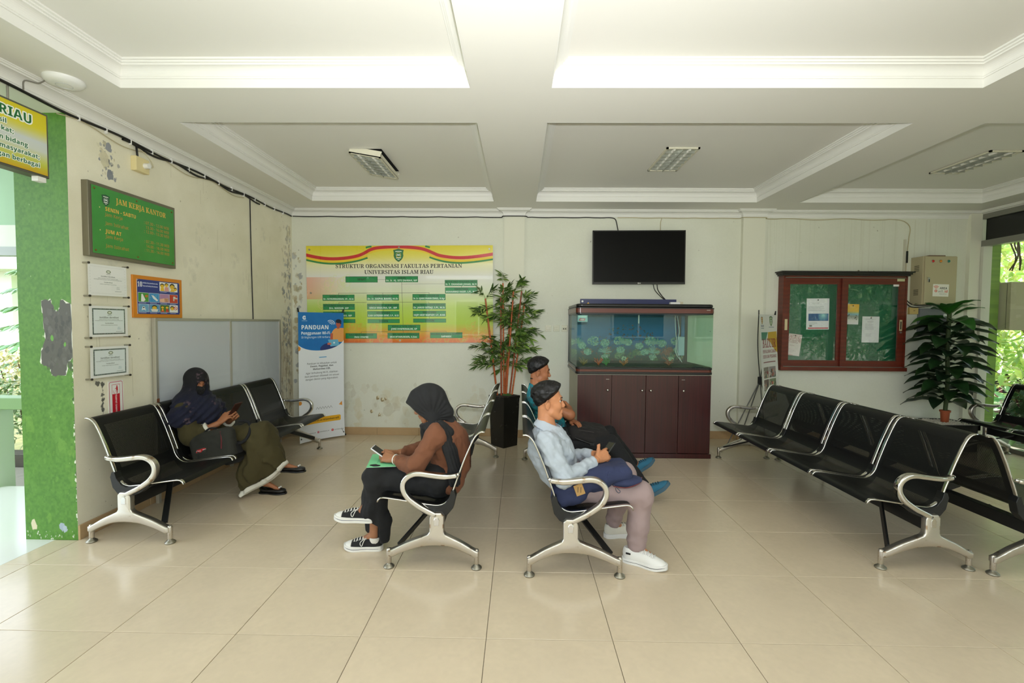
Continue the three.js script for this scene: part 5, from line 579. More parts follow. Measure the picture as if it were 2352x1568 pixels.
{
  const tex = canvasTex(736, 2016, (c, w, h) => {
    c.fillStyle = '#e9edf1'; c.fillRect(0, 0, w, h); c.fillStyle = '#1d74bd'; c.beginPath(); c.moveTo(0, 0); c.lineTo(w, 0); c.lineTo(w, 440); c.bezierCurveTo(w - 120, 640, 130, 640, 0, 500); c.fill();
    c.save(); c.beginPath(); c.moveTo(0, 0); c.lineTo(w, 0); c.lineTo(w, 440); c.bezierCurveTo(w - 120, 640, 130, 640, 0, 500); c.clip(); for (let i = 0; i < 80; i++) { c.globalAlpha = 0.05; blot(c, rr(0, w), rr(0, 600), rr(20, 70), 9, i % 2 ? '#0d5aa0' : '#4a96d4', 0.8); } c.globalAlpha = 1;
    // man with a laptop, flat illustration
    c.fillStyle = '#283a78'; c.beginPath(); c.ellipse(500, 560, 150, 80, -0.15, 0, 7); c.fill(); c.fillStyle = '#eaa45c'; c.beginPath(); c.moveTo(510, 440); c.bezierCurveTo(530, 300, 570, 250, 640, 240); c.lineTo(w, 245); c.lineTo(w, 470); c.lineTo(560, 470); c.fill(); c.fillStyle = '#c06048'; c.beginPath(); c.moveTo(520, 330); c.lineTo(560, 330); c.lineTo(556, 450); c.lineTo(512, 450); c.fill(); c.fillStyle = '#b85c46'; c.beginPath(); c.ellipse(652, 182, 42, 54, 0, 0, 7); c.fill(); c.fillRect(626, 215, 40, 40); c.fillStyle = '#1b2236'; c.beginPath(); c.ellipse(652, 135, 48, 32, 0, 0, 7); c.fill(); c.fillRect(676, 130, 22, 50);
    c.fillStyle = '#6db6d6'; c.beginPath(); c.moveTo(476, 430); c.lineTo(640, 430); c.lineTo(668, 530); c.lineTo(520, 540); c.fill(); c.fillStyle = '#e4f2f6'; c.beginPath(); c.arc(578, 482, 14, 0, 7); c.fill(); c.fillStyle = '#d2745a'; c.fillRect(470, 480, 60, 34); c.restore();
    c.strokeStyle = '#e8f0f8'; c.lineWidth = 9; for (const r of [22, 46, 70]) { c.beginPath(); c.arc(520, 190, r, -PI * 0.72, -PI * 0.02); c.stroke(); } c.lineWidth = 11; c.beginPath(); c.arc(100, 84, 26, 0.6, 5.4); c.stroke(); c.strokeRect(88, 66, 24, 36); T(c, 'universitas', 100, 130, 18, '#dfeaf4', 'sans-serif');
    T(c, 'PANDUAN', 44, 232, 92, '#f4f8fc', 'bold sans-serif', 'left', 468); T(c, 'Penggunaan Wi-Fi', 44, 322, 62, '#f4f8fc', 'bold sans-serif', 'left', 470); T(c, 'Di lingkungan UIR terbaru', 48, 386, 44, '#e4eef8', 'sans-serif', 'left', 470);
    c.fillStyle = '#3f97cf'; c.save(); c.translate(394, 705); c.rotate(-0.03); c.fillRect(-60, -6, 120, 12); c.restore();
    [['Panduan ini ditujukan untuk', 800, 0], ['Dosen, Pegawai, dan', 843, 1], ['Mahasiswa UIR.', 888, 1], ['Agar terhubung Wi-Fi, silahkan', 948, 0], ['ikuti panduan dibawah ini sesuai', 998, 0], ['dengan device yang digunakan:', 1046, 0]].forEach(([s, y, b]) => T(c, s, 376, y, 38, '#2a2c30', (b ? 'bold ' : '') + 'sans-serif', 'center', 560));
    c.fillStyle = '#e0953a'; c.beginPath(); c.arc(0, 560, 36, 0, 7); c.fill(); c.beginPath(); c.arc(18, 1400, 30, 0, 7); c.fill(); c.beginPath(); c.moveTo(650, 1490); c.lineTo(700, 1440); c.lineTo(706, 1510); c.fill(); c.strokeStyle = '#6b6e74'; c.lineWidth = 4; c.beginPath(); for (let i = 0; i <= 12; i++) c.lineTo(280 + i * 22, 1515 + (i % 2 ? -18 : 18)); c.stroke();
    c.fillStyle = '#eab022'; c.beginPath(); c.roundRect(90, 1660, 590, 92, 22); c.fill(); T(c, 'simfokom.uir.ac.id/panduan-wifi', 385, 1706, 40, '#3a2c10', 'bold sans-serif', 'center', 540);
    [['#3b5aa8', 80, '@simfokom_uir'], ['#c23a5a', 300, '@simfokom_uir'], ['#d0282c', 530, 'simfokom_uir']].forEach(([col, x, s]) => { c.fillStyle = col; c.beginPath(); c.roundRect(x, 1880, 34, 34, 8); c.fill(); T(c, s, x + 46, 1897, 24, '#4a4c50', 'sans-serif', 'left', 150); }); c.fillStyle = '#fff'; c.fillRect(98, 1886, 6, 26); c.fillRect(92, 1894, 16, 6); c.strokeStyle = '#fff'; c.lineWidth = 3; c.strokeRect(307, 1887, 20, 20); c.beginPath(); c.moveTo(541, 1889); c.lineTo(555, 1897); c.lineTo(541, 1905); c.fill();
  });
  xbanner('guide_banner', 'blue and white standing banner reading PANDUAN in the back left corner', [-2.306, 0, -3.025], 0.876, 0.587, 1.585, tex, 0.0, [[0.35, 0.01, -0.07], [-0.1, 0.01, -0.2]]);
  const tex2 = canvasTex(600, 1600, (c, w, h) => {
    c.fillStyle = '#e6e6e0'; c.fillRect(0, 0, w, h); crest(c, 110, 70, 38, '#c9873c', '#7a9a4a'); crest(c, 440, 74, 52, '#6f8f52', '#e4e4d4'); T(c, 'BADAN', 120, 138, 34, '#2c3a6c', 'bold sans-serif'); c.fillStyle = '#8f96a4'; c.fillRect(60, 162, 120, 8); c.fillRect(360, 150, 170, 8);
    c.fillStyle = '#4f8a72'; c.beginPath(); c.moveTo(60, 215); c.lineTo(320, 215); c.lineTo(240, 310); c.lineTo(60, 310); c.fill(); c.fillStyle = '#cfa93a'; c.beginPath(); c.moveTo(330, 215); c.lineTo(w, 205); c.lineTo(w, 470); c.bezierCurveTo(480, 440, 440, 330, 300, 310); c.fill();
    T(c, 'BAZUIR', 330, 350, 150, '#8c2030', 'bold serif', 'center', 470); T(c, 'PENYALURAN ZAKAT', 330, 450, 56, '#8c2a3a', 'bold sans-serif', 'center', 470); T(c, 'DOSEN DAN PEGAWAI', 330, 512, 56, '#8c2a3a', 'bold sans-serif', 'center', 470); c.fillStyle = '#8f5a5c'; c.fillRect(110, 575, 420, 12);
    for (let r = 0; r < 3; r++) for (let k = 0; k < 2; k++) { const x = 100 + k * 220, y = 640 + r * 150; c.save(); c.beginPath(); c.rect(x, y, 205, 135); c.clip(); c.fillStyle = ['#8a8578', '#97918e', '#6a5448', '#7c8a6a', '#b0ab9a', '#c0a468'][r * 2 + k]; c.fillRect(x, y, 205, 135); for (let i = 0; i < 40; i++) { c.fillStyle = ['#4a4038', '#a84038', '#d2c8b8', '#3d5a48', '#2e2e34', '#c8a074'][i % 6]; c.fillRect(x + rr(0, 200), y + rr(20, 130), rr(8, 26), rr(14, 50)); } c.restore(); }
    c.fillStyle = '#d9d5c4'; c.fillRect(0, 1120, w, 300); T(c, 'UNIVERSITAS ISLAM RIAU', 300, 1250, 44, '#3f6a50', 'bold sans-serif', 'center', 500);
  });
  xbanner('side_banner', 'narrow looking white banner with photographs standing askew beside the notice cabinet', [3.27, 0, -2.98], 0.77, 0.57, 1.6, tex2, 0.07, [[-0.33, 0.01, -0.42], [-0.02, 0.01, -0.40]]);
}
// ---------------------------------------------------------------- artificial bamboo
{
  const o = thing('artificial_bamboo', 'artificial bamboo with orange canes in a tall black square pot', 'potted plant', [-0.03, 0, -2.93]);
  const pm = S({ color: '#0d0d0d', roughness: 0.35, bumpMap: rep(dataTex(128, (u, v) => { const a = sstep(0.62, 0.7, tnoise(u, v, 5, 71)); return [a, a, a]; }), 3, 3), bumpScale: 0.006 });
  const frus = (w0, w1, y0, y1) => { const g = new THREE.CylinderGeometry(w1 * Math.SQRT1_2, w0 * Math.SQRT1_2, y1 - y0, 4, 1, false).toNonIndexed(); g.translate(0, (y0 + y1) / 2, 0); g.computeVertexNormals(); return metric(g); };
  mesh('pot', frus(0.225, 0.262, 0, 0.585), pm, o); mesh('pot_rim', frus(0.27, 0.27, 0.585, 0.615), pm, o); mesh('pot_fill', frus(0.235, 0.235, 0.6, 0.617), S({ color: '#2f2a22', roughness: 1, bumpMap: fineTex, bumpScale: 0.02 }), o);
  mesh('moss', new THREE.SphereGeometry(0.05, 12, 8).scale(1.2, 0.35, 1).translate(0.03, 0.618, 0.02), S({ color: '#4d7a3c', roughness: 1, bumpMap: fineTex, bumpScale: 0.02 }), o);
  const cane = [S({ color: '#a8501c', roughness: 0.45 }), S({ color: '#8c3f18', roughness: 0.45 }), S({ color: '#b8602a', roughness: 0.45 })], nodeM = S({ color: '#6a3212', roughness: 0.6 });
  const canes = [[-0.084, -0.236, 1.785, 0.02], [-0.036, -0.05, 1.80, 0.04], [-0.006, -0.03, 1.98, -0.04], [0.02, 0.102, 1.87, 0.05], [0.062, 0.2, 1.88, 0.0], [0.09, 0.238, 1.73, -0.05], [0.0, 0.06, 1.6, -0.05]];
  const spots = [];
  canes.forEach(([x0, x1, h, z], i) => { const a = V(x0, 0.6, z * 0.6), b = V(x1, h, z * 1.6), c = mesh('cane', rod(a.toArray(), b.toArray(), 0.0115, 0.0095, 10), cane[i % 3], o); for (let k = 1; k < 9; k++) { const p = a.clone().lerp(b, k / 9 + rr(-0.02, 0.02)); mesh('node', new THREE.TorusGeometry(0.0112, 0.0022, 6, 12).rotateX(PI / 2).translate(p.x, p.y, p.z), nodeM, c); }
    const n = [12, 12, 17, 17, 20, 16, 12][i]; for (let k = 0; k < n; k++) { const t = k === 0 ? 1 : rr(0.28, 1); spots.push([a.clone().lerp(b, t), t]); } });
  const lg = (() => { const g = leafG.clone().scale(1, 0.6, 0.72); return g; })(), lm = ['#4a6a2a', '#587a34', '#3a5724', '#86a445', '#6a8a3e'].map((c) => P({ color: c, roughness: 0.45, transmission: 0.15, thickness: 0 })), twigM = S({ color: '#6a7a44', roughness: 0.7 });
  const stuff = []; let n = 0;
  spots.forEach(([p, t], si) => {
    const az = rr(0, 2 * PI), up = t > 0.97 ? 0.9 : rr(-0.25, 0.5), len = t > 0.97 ? 0.2 : rr(0.15, 0.27), d = V(Math.cos(az) * Math.cos(up), Math.sin(up), Math.sin(az) * Math.cos(up) * 0.8), e = p.clone().addScaledVector(d, len); e.y -= 0.02;
    mesh('twig', tube([p, p.clone().lerp(e, 0.5).add(V(0, 0.025, 0)), e], 0.0022, 8, 5), twigM, o);
    for (let k = 0; k < 13; k++) { const q = p.clone().lerp(e, 0.3 + 0.7 * k / 12), yaw = -Math.atan2(d.z, d.x) + (k % 2 ? 1 : -1) * rr(0.25, 0.95), pit = rr(-0.7, 0.55) + up * 0.5, s = rr(0.085, 0.14); const m4 = new THREE.Matrix4().compose(q, new THREE.Quaternion().setFromEuler(new THREE.Euler(rr(-0.8, 0.8), yaw, pit, 'YZX')), V(s, s, s)); if (n < 300) { const m = mesh('leaf', lg, lm[Math.floor(rnd() * 5 * (rnd() < 0.85 ? 0.6 : 1))], o); m4.decompose(m.position, m.quaternion, m.scale); n++; } else stuff.push(m4); }
  });
  const im = new THREE.InstancedMesh(lg, P({ color: '#ffffff', roughness: 0.45, transmission: 0.15, thickness: 0 }), stuff.length); stuff.forEach((m, i) => { im.setMatrixAt(i, m); im.setColorAt(i, lm[Math.floor(rnd() * 5)].color); }); im.name = 'foliage'; im.castShadow = im.receiveShadow = true; im.userData.kind = 'stuff'; o.add(im);
}
// ---------------------------------------------------------------- broad-leaved artificial plant in a low planter
{
  const pl = thing('low_planter', 'low black planter filled with white pebbles by the glass', 'planter', [5.34, 0, -3.06]);
  mesh('trough', merge([bx(-0.27, 0.27, 0, 0.26, -0.2, 0.2), bx(-0.285, 0.285, 0.26, 0.32, -0.215, -0.19), bx(-0.285, 0.285, 0.26, 0.32, 0.19, 0.215), bx(-0.285, -0.26, 0.26, 0.32, -0.215, 0.215), bx(0.26, 0.285, 0.26, 0.32, -0.215, 0.215)]), S({ color: '#141413', roughness: 0.4 }), pl);
  const pg = new THREE.IcosahedronGeometry(0.013, 1), pb = new THREE.InstancedMesh(pg, S({ color: '#c9c3b4', roughness: 0.7 }), 900), q = new THREE.Matrix4(); for (let i = 0; i < 900; i++) { q.compose(V(rr(-0.25, 0.25), 0.302 + rr(0, 0.012), rr(-0.18, 0.18)), new THREE.Quaternion().setFromEuler(new THREE.Euler(rr(0, 6), rr(0, 6), 0)), V(rr(0.6, 1.2), rr(0.5, 0.8), rr(0.6, 1.2))); pb.setMatrixAt(i, q); } pb.name = 'pebbles'; pb.castShadow = pb.receiveShadow = true; pb.userData.kind = 'stuff'; pl.add(pb); mesh('soil', bx(-0.26, 0.26, 0.25, 0.3, -0.19, 0.19), S({ color: '#8f8a7c', roughness: 1 }), pl);
  const o = thing('broadleaf_plant', 'tall dark green broad-leaved artificial plant in a terracotta pot', 'potted plant', [5.395, 0.318, -3.06]);
  mesh('pot', lathe([[0, 0], [0.038, 0], [0.046, 0.12], [0.055, 0.125], [0.056, 0.145], [0.048, 0.147], [0.045, 0.13], [0, 0.128]], 20), S({ color: '#a4522f', roughness: 0.7 }), o); mesh('stem', tube([[0, 0.12, 0], [0.01, 0.5, 0.005], [-0.005, 0.9, 0], [0, 1.35, 0]], 0.022, 20, 8), S({ color: '#3a4a22', roughness: 0.7 }), o);
  const lg = (() => { const g = new THREE.BufferGeometry(), n = 12, m = 4, pos = [], idx = []; for (let i = 0; i <= n; i++) { const t = i / n, stalk = 0.16, w = t < stalk ? 0.018 : 0.018 + 0.2 * Math.pow(Math.sin(PI * Math.pow((t - stalk) / (1 - stalk), 0.72)), 0.85) * (t < 1 ? 1 : 0), x = t * 0.98, y = 0.3 * Math.sin(t * 1.35) * 0.7 - 0.33 * t * t; for (let j = 0; j <= m; j++) { const s = j / m * 2 - 1; pos.push(x, y + 0.05 * Math.abs(s) * (w / 0.13) + 0.012 * Math.sin(t * 16 + s * 2), s * w); } } for (let i = 0; i < n; i++) for (let j = 0; j < m; j++) { const a = i * (m + 1) + j; idx.push(a, a + 1, a + m + 1, a + 1, a + m + 2, a + m + 1); } g.setAttribute('position', new THREE.Float32BufferAttribute(pos, 3)); g.setIndex(idx); g.computeVertexNormals(); return g; })();
  const lm = ['#1d3a18', '#16301a', '#234320'].map((c) => P({ color: c, roughness: 0.4, transmission: 0.05, thickness: 0, clearcoat: 0.2, clearcoatRoughness: 0.4 })), top = P({ color: '#2f6a22', roughness: 0.4, transmission: 0.2, thickness: 0 });
  for (let i = 0; i < 84; i++) { const t = i / 83, y = 0.22 + t * 1.12, s = lerp(0.44, 0.47, t) * (t > 0.93 ? 0.8 : 1) * rr(0.88, 1.08), m = mesh('leaf', lg, t > 0.9 ? top : lm[i % 3], o); let az = i * 2.39996 + 0.4; const back = Math.sin(az) > 0.1; const sx = back ? 0.62 : 1; m.position.set(0, y, 0); m.rotation.set(rr(-0.25, 0.25), az, t > 0.93 ? 0.5 : rr(-0.12, 0.1), 'YZX'); const lim = Math.min(1, 0.29 / Math.max(0.02, -(-Math.sin(az)) * s)); m.scale.set(s * (Math.sin(az) > 0 ? Math.min(1, 0.31 / (s * Math.sin(az) + 0.001)) : 1), s, s); }
}
// ---------------------------------------------------------------- smooth bodies: distance fields meshed with surface nets
function surf(f, lo, hi, h, color) {
  const n = [0, 1, 2].map((i) => Math.ceil((hi[i] - lo[i]) / h) + 2), [nx, ny, nz] = n, D = new Float32Array(nx * ny * nz), at = (i, j, k) => (k * ny + j) * nx + i, Bk = 4, safe = 2.0 * h * Math.sqrt(3) * 1.9;
  for (let K = 0; K < nz; K += Bk) for (let J = 0; J < ny; J += Bk) for (let I = 0; I < nx; I += Bk) {
    const c = f(lo[0] + (I + 1.5) * h, lo[1] + (J + 1.5) * h, lo[2] + (K + 1.5) * h), fill = Math.abs(c) > safe;
    for (let k = K; k < Math.min(K + Bk, nz); k++) for (let j = J; j < Math.min(J + Bk, ny); j++) for (let i = I; i < Math.min(I + Bk, nx); i++) D[at(i, j, k)] = fill ? c : f(lo[0] + i * h, lo[1] + j * h, lo[2] + k * h);
  }
  const id = new Int32Array(nx * ny * nz).fill(-1), pos = [], idx = [];
  for (let k = 0; k < nz - 1; k++) for (let j = 0; j < ny - 1; j++) for (let i = 0; i < nx - 1; i++) {
    let m = 0; const v = []; for (let q = 0; q < 8; q++) { const d = D[at(i + (q & 1), j + (q >> 1 & 1), k + (q >> 2))]; v.push(d); if (d < 0) m |= 1 << q; }
    if (m === 0 || m === 255) continue;
    let x = 0, y = 0, z = 0, c = 0;
    for (let a = 0; a < 8; a++) for (const e of [1, 2, 4]) { if (a & e) continue; const b = a | e; if ((v[a] < 0) === (v[b] < 0)) continue; const t = v[a] / (v[a] - v[b]); x += (a & 1) + (e === 1 ? t : 0); y += (a >> 1 & 1) + (e === 2 ? t : 0); z += (a >> 2) + (e === 4 ? t : 0); c++; }
    id[at(i, j, k)] = pos.length / 3; pos.push(lo[0] + (i + x / c) * h, lo[1] + (j + y / c) * h, lo[2] + (k + z / c) * h);
  }
  const quad = (a, b, c, d, flip) => { if (a < 0 || b < 0 || c < 0 || d < 0) return; flip ? idx.push(a, c, b, a, d, c) : idx.push(a, b, c, a, c, d); };
  for (let k = 1; k < nz - 1; k++) for (let j = 1; j < ny - 1; j++) for (let i = 1; i < nx - 1; i++) {
    const s = D[at(i, j, k)] < 0;
    if (s !== D[at(i + 1, j, k)] < 0) quad(id[at(i, j - 1, k - 1)], id[at(i, j, k - 1)], id[at(i, j, k)], id[at(i, j - 1, k)], !s);
    if (s !== D[at(i, j + 1, k)] < 0) quad(id[at(i - 1, j, k - 1)], id[at(i, j, k - 1)], id[at(i, j, k)], id[at(i - 1, j, k)], s);
    if (s !== D[at(i, j, k + 1)] < 0) quad(id[at(i - 1, j - 1, k)], id[at(i, j - 1, k)], id[at(i, j, k)], id[at(i - 1, j, k)], !s);
  }
  const g = new THREE.BufferGeometry(); g.setAttribute('position', new THREE.Float32BufferAttribute(pos, 3)); g.setIndex(idx); g.computeVertexNormals();
  if (color) { const cl = new Float32Array(pos.length), o = new THREE.Color(); for (let i = 0; i < pos.length; i += 3) { o.set(color(pos[i], pos[i + 1], pos[i + 2])); cl[i] = o.r; cl[i + 1] = o.g; cl[i + 2] = o.b; } g.setAttribute('color', new THREE.BufferAttribute(cl, 3)); }
  return g;
}
const smin = (a, b, k) => { const h = Math.max(k - Math.abs(a - b), 0) / k; return Math.min(a, b) - h * h * k * 0.25; }, smax = (a, b, k) => -smin(-a, -b, k);
function field(k = 0.03) {   // a list of soft-joined capsules and ellipsoids
  const L = [];
  const o = {
    cap(a, b, ra, rb = ra, kk = k) { const ba = [b[0] - a[0], b[1] - a[1], b[2] - a[2]], l = ba[0] ** 2 + ba[1] ** 2 + ba[2] ** 2 || 1e-9; L.push([(x, y, z) => { const px = x - a[0], py = y - a[1], pz = z - a[2], h = clamp((px * ba[0] + py * ba[1] + pz * ba[2]) / l), qx = px - ba[0] * h, qy = py - ba[1] * h, qz = pz - ba[2] * h; return Math.sqrt(qx * qx + qy * qy + qz * qz) - (ra + (rb - ra) * h); }, kk]); return o; },
    chain(pts, rs, kk = k) { for (let i = 0; i < pts.length - 1; i++) o.cap(pts[i], pts[i + 1], rs[i], rs[i + 1], kk); return o; },
    ell(c, r, kk = k, rot) { const m = rot && new THREE.Matrix3().setFromMatrix4(new THREE.Matrix4().makeRotationFromEuler(new THREE.Euler(...rot))).transpose().elements; L.push([(x, y, z) => { let px = x - c[0], py = y - c[1], pz = z - c[2]; if (m) [px, py, pz] = [m[0] * px + m[3] * py + m[6] * pz, m[1] * px + m[4] * py + m[7] * pz, m[2] * px + m[5] * py + m[8] * pz]; const a = Math.hypot(px / r[0], py / r[1], pz / r[2]), b = Math.hypot(px / r[0] ** 2, py / r[1] ** 2, pz / r[2] ** 2); return b < 1e-9 ? -Math.min(...r) : a * (a - 1) / b; }, kk]); return o; },
    box(c, r, e, kk = k, rot) { const m = rot && new THREE.Matrix3().setFromMatrix4(new THREE.Matrix4().makeRotationFromEuler(new THREE.Euler(...rot))).transpose().elements; L.push([(x, y, z) => { let px = x - c[0], py = y - c[1], pz = z - c[2]; if (m) [px, py, pz] = [m[0] * px + m[3] * py + m[6] * pz, m[1] * px + m[4] * py + m[7] * pz, m[2] * px + m[5] * py + m[8] * pz]; const a = Math.abs(px) - r[0] + e, b = Math.abs(py) - r[1] + e, d = Math.abs(pz) - r[2] + e; return Math.hypot(Math.max(a, 0), Math.max(b, 0), Math.max(d, 0)) + Math.min(Math.max(a, b, d), 0) - e; }, kk]); return o; },
    f(x, y, z) { let d = 1e3; for (let i = 0; i < L.length; i++) d = i ? smin(d, L[i][0](x, y, z), L[i][1]) : L[i][0](x, y, z); return d; },
  };
  return o;
}
const folds = (x, y, z, f, a) => a * (noise(x * f + 31, y * f + 17, z * f + 5) + 0.5 * noise(x * f * 2.3, y * f * 2.3, z * f * 2.3) - 0.75);
const skin = (g, base) => g;
function mergeColored(list) { return mergeGeometries(list.map((g) => { const h = g.index ? g.toNonIndexed() : g; for (const k of Object.keys(h.attributes)) if (!['position', 'normal', 'color'].includes(k)) h.deleteAttribute(k); return h; })); }
// head: local x forward, y up, z to its right; about 0.23 m tall
function headField(o = {}) {
  const F = field(0.02); F.ell([-0.012, 0.04, 0], [0.094, 0.084, 0.074]).ell([0.03, -0.025, 0], [0.06, 0.085, 0.058], 0.03).cap([0.012, -0.075, -0.04], [0.06, -0.105, -0.012], 0.02, 0.022, 0.03).cap([0.012, -0.075, 0.04], [0.06, -0.105, 0.012], 0.02, 0.022, 0.03).cap([0.066, -0.108, 0], [0.068, -0.106, 0], 0.018, 0.018, 0.02);
  F.cap([0.086, 0.012, 0], [0.106, -0.03, 0], 0.007, 0.0105, 0.012).cap([0.098, -0.036, -0.009], [0.098, -0.036, 0.009], 0.0085, 0.0085, 0.008).cap([0.078, 0.026, -0.034], [0.083, 0.028, 0.0], 0.009, 0.008, 0.016).cap([0.078, 0.026, 0.034], [0.083, 0.028, 0], 0.009, 0.008, 0.016).cap([0.088, -0.062, -0.016], [0.088, -0.062, 0.016], 0.0075, 0.0075, 0.01).cap([0.086, -0.075, -0.013], [0.086, -0.075, 0.013], 0.008, 0.008, 0.01).ell([0.055, -0.03, 0.032], [0.03, 0.032, 0.022], 0.02).ell([0.055, -0.03, -0.032], [0.03, 0.032, 0.022], 0.02);
  if (o.ears !== false) for (const s of [-1, 1]) F.ell([-0.014, -0.012, s * 0.077], [0.02, 0.034, 0.009], 0.005, [0, s * 0.4, -0.15]).cap([-0.03, 0.0, s * 0.087], [-0.014, 0.022, s * 0.084], 0.0055, 0.005, 0.004).cap([-0.014, 0.022, s * 0.084], [0.002, 0.012, s * 0.08], 0.005, 0.004, 0.004).cap([-0.03, 0.0, s * 0.087], [-0.014, -0.042, s * 0.08], 0.0055, 0.006, 0.004);
  F.cap([-0.03, -0.05, 0], o.neck ?? [-0.05, -0.16, 0], 0.052, 0.056, 0.03);
  return (x, y, z) => { let d = F.f(x, y, z); for (const s of [-1, 1]) { const e = Math.hypot(x - 0.093, y - 0.006, (z - s * 0.031) * 0.75) - 0.014; d = smax(d, -e, 0.012); } const m = Math.hypot((x - 0.098) * 1.0, (y + 0.0685) * 5, z * 0.6) - 0.012; return smax(d, -m, 0.003); };
}
function headColor(base, o = {}) { const c = new THREE.Color(base), lip = new THREE.Color(o.lip ?? '#8e4a40'), dark = new THREE.Color('#3a241a'), t = new THREE.Color(); return (x, y, z) => { t.copy(c).multiplyScalar(1 + 0.12 * (noise(x * 60, y * 60, z * 60) - 0.5)); if (x > 0.075) { const l = Math.hypot((y + 0.0685) / 0.016, z / 0.026); if (l < 1) t.lerp(lip, 0.75 * sstep(1, 0.6, l)); if (o.moustache && y > -0.061 && y < -0.047 && Math.abs(z) < 0.03) t.lerp(dark, 0.75); if (o.moustache && y < -0.084 && Math.abs(z) < 0.02) t.lerp(dark, 0.35); } if (o.stubble) { const q = sstep(0.02, -0.01, x) * sstep(-0.01, 0.03, y); t.lerp(dark, 0.75 * q * (0.6 + 0.4 * noise(x * 300, y * 300, z * 300))); } return t; }; }
function eyes(parent, M, closed) { // eyeballs, brows
  const w = S({ color: '#c9c0b4', roughness: 0.3 }), b = S({ color: '#1b120d', roughness: 0.2 }), br = S({ color: '#17110d', roughness: 0.8 });
  for (const s of [-1, 1]) {
    if (!closed) { mesh('eye', new THREE.SphereGeometry(0.0105, 14, 10).translate(0.0735, 0.005, s * 0.031).applyMatrix4(M), w, parent); mesh('iris', new THREE.SphereGeometry(0.007, 12, 8).translate(0.0785, 0.004, s * 0.031).applyMatrix4(M), b, parent); }
    mesh('eyelid', tube([[0.0845, closed ? 0.001 : 0.012, s * 0.019], [0.0925, closed ? -0.002 : 0.0135, s * 0.031], [0.083, closed ? 0.001 : 0.009, s * 0.044]], 0.0022, 8, 5).applyMatrix4(M), br, parent);
    mesh('eyebrow', tube([[0.094, 0.027, s * 0.016], [0.093, 0.033, s * 0.03], [0.079, 0.03, s * 0.047]], 0.0032, 8, 5).applyMatrix4(M), br, parent);
  }
}
const frame = (pos, yaw = 0, pitch = 0, roll = 0, sc = 1) => new THREE.Matrix4().compose(V(...pos), new THREE.Quaternion().setFromEuler(new THREE.Euler(roll, yaw, pitch, 'YZX')), V(sc, sc, sc));
// hand: wrist at the origin, fingers along x, back of the hand towards y, thumb on the side tz
function handGeo(pos, dir, back, tz, curls, thumb, col, sc = 0.95) {
  const F = field(0.012), zk = [-0.030, -0.010, 0.010, 0.028].map((z) => -z * tz), L = [0.07, 0.079, 0.073, 0.056];
  F.cap([-0.03, 0, 0], [0.01, 0, 0], 0.022, 0.021, 0.02); F.ell([0.045, -0.002, 0], [0.05, 0.013, 0.036], 0.02);
  for (let i = 0; i < 4; i++) {
    const k0 = [0.088 - Math.abs(i - 1) * 0.005, 0, zk[i]]; F.cap([0.012, 0, zk[i] * 0.5], k0, 0.012, 0.0098, 0.012);
    let p = k0, a = 0; const cu = curls[i]; [0.45, 0.3, 0.25].forEach((fr, j) => { a += cu[j]; const l = L[i] * fr * 1.05, q = [p[0] + Math.cos(a) * l, p[1] - Math.sin(a) * l, p[2] + zk[i] * 0.03]; F.cap(p, q, 0.0092 - j * 0.0009, 0.0084 - j * 0.001, 0.003); p = q; });
  }
  const t = thumb.map(([x, y, z]) => [x, y, z * tz]); F.chain(t, [0.015, 0.0115, 0.0098, 0.0078], 0.008);
  const g = surf(F.f, [-0.05, -0.1, -0.085], [0.19, 0.06, 0.085], 0.0033, (x, y, z) => col(x * 3, y * 3, z * 3)), X = V(...dir).normalize(), Y = V(...back), Z = X.clone().cross(Y).normalize(); Y.copy(Z).cross(X);
  return g.applyMatrix4(new THREE.Matrix4().makeBasis(X, Y, Z).scale(V(sc, sc, sc)).setPosition(V(...pos)));
}
const skinCol = (base) => { const c = new THREE.Color(base), t = new THREE.Color(); return (x, y, z) => t.copy(c).multiplyScalar(1 + 0.14 * (noise(x * 40, y * 40, z * 40) - 0.5)); };
const skinMat = P({ color: '#ffffff', vertexColors: true, roughness: 0.5, specularIntensity: 0.6 });
const cloth = (color, o = {}) => P({ color, roughness: 0.9, sheen: 0.25, sheenRoughness: 0.6, sheenColor: new THREE.Color(color).lerp(new THREE.Color('#ffffff'), 0.4), ...o });
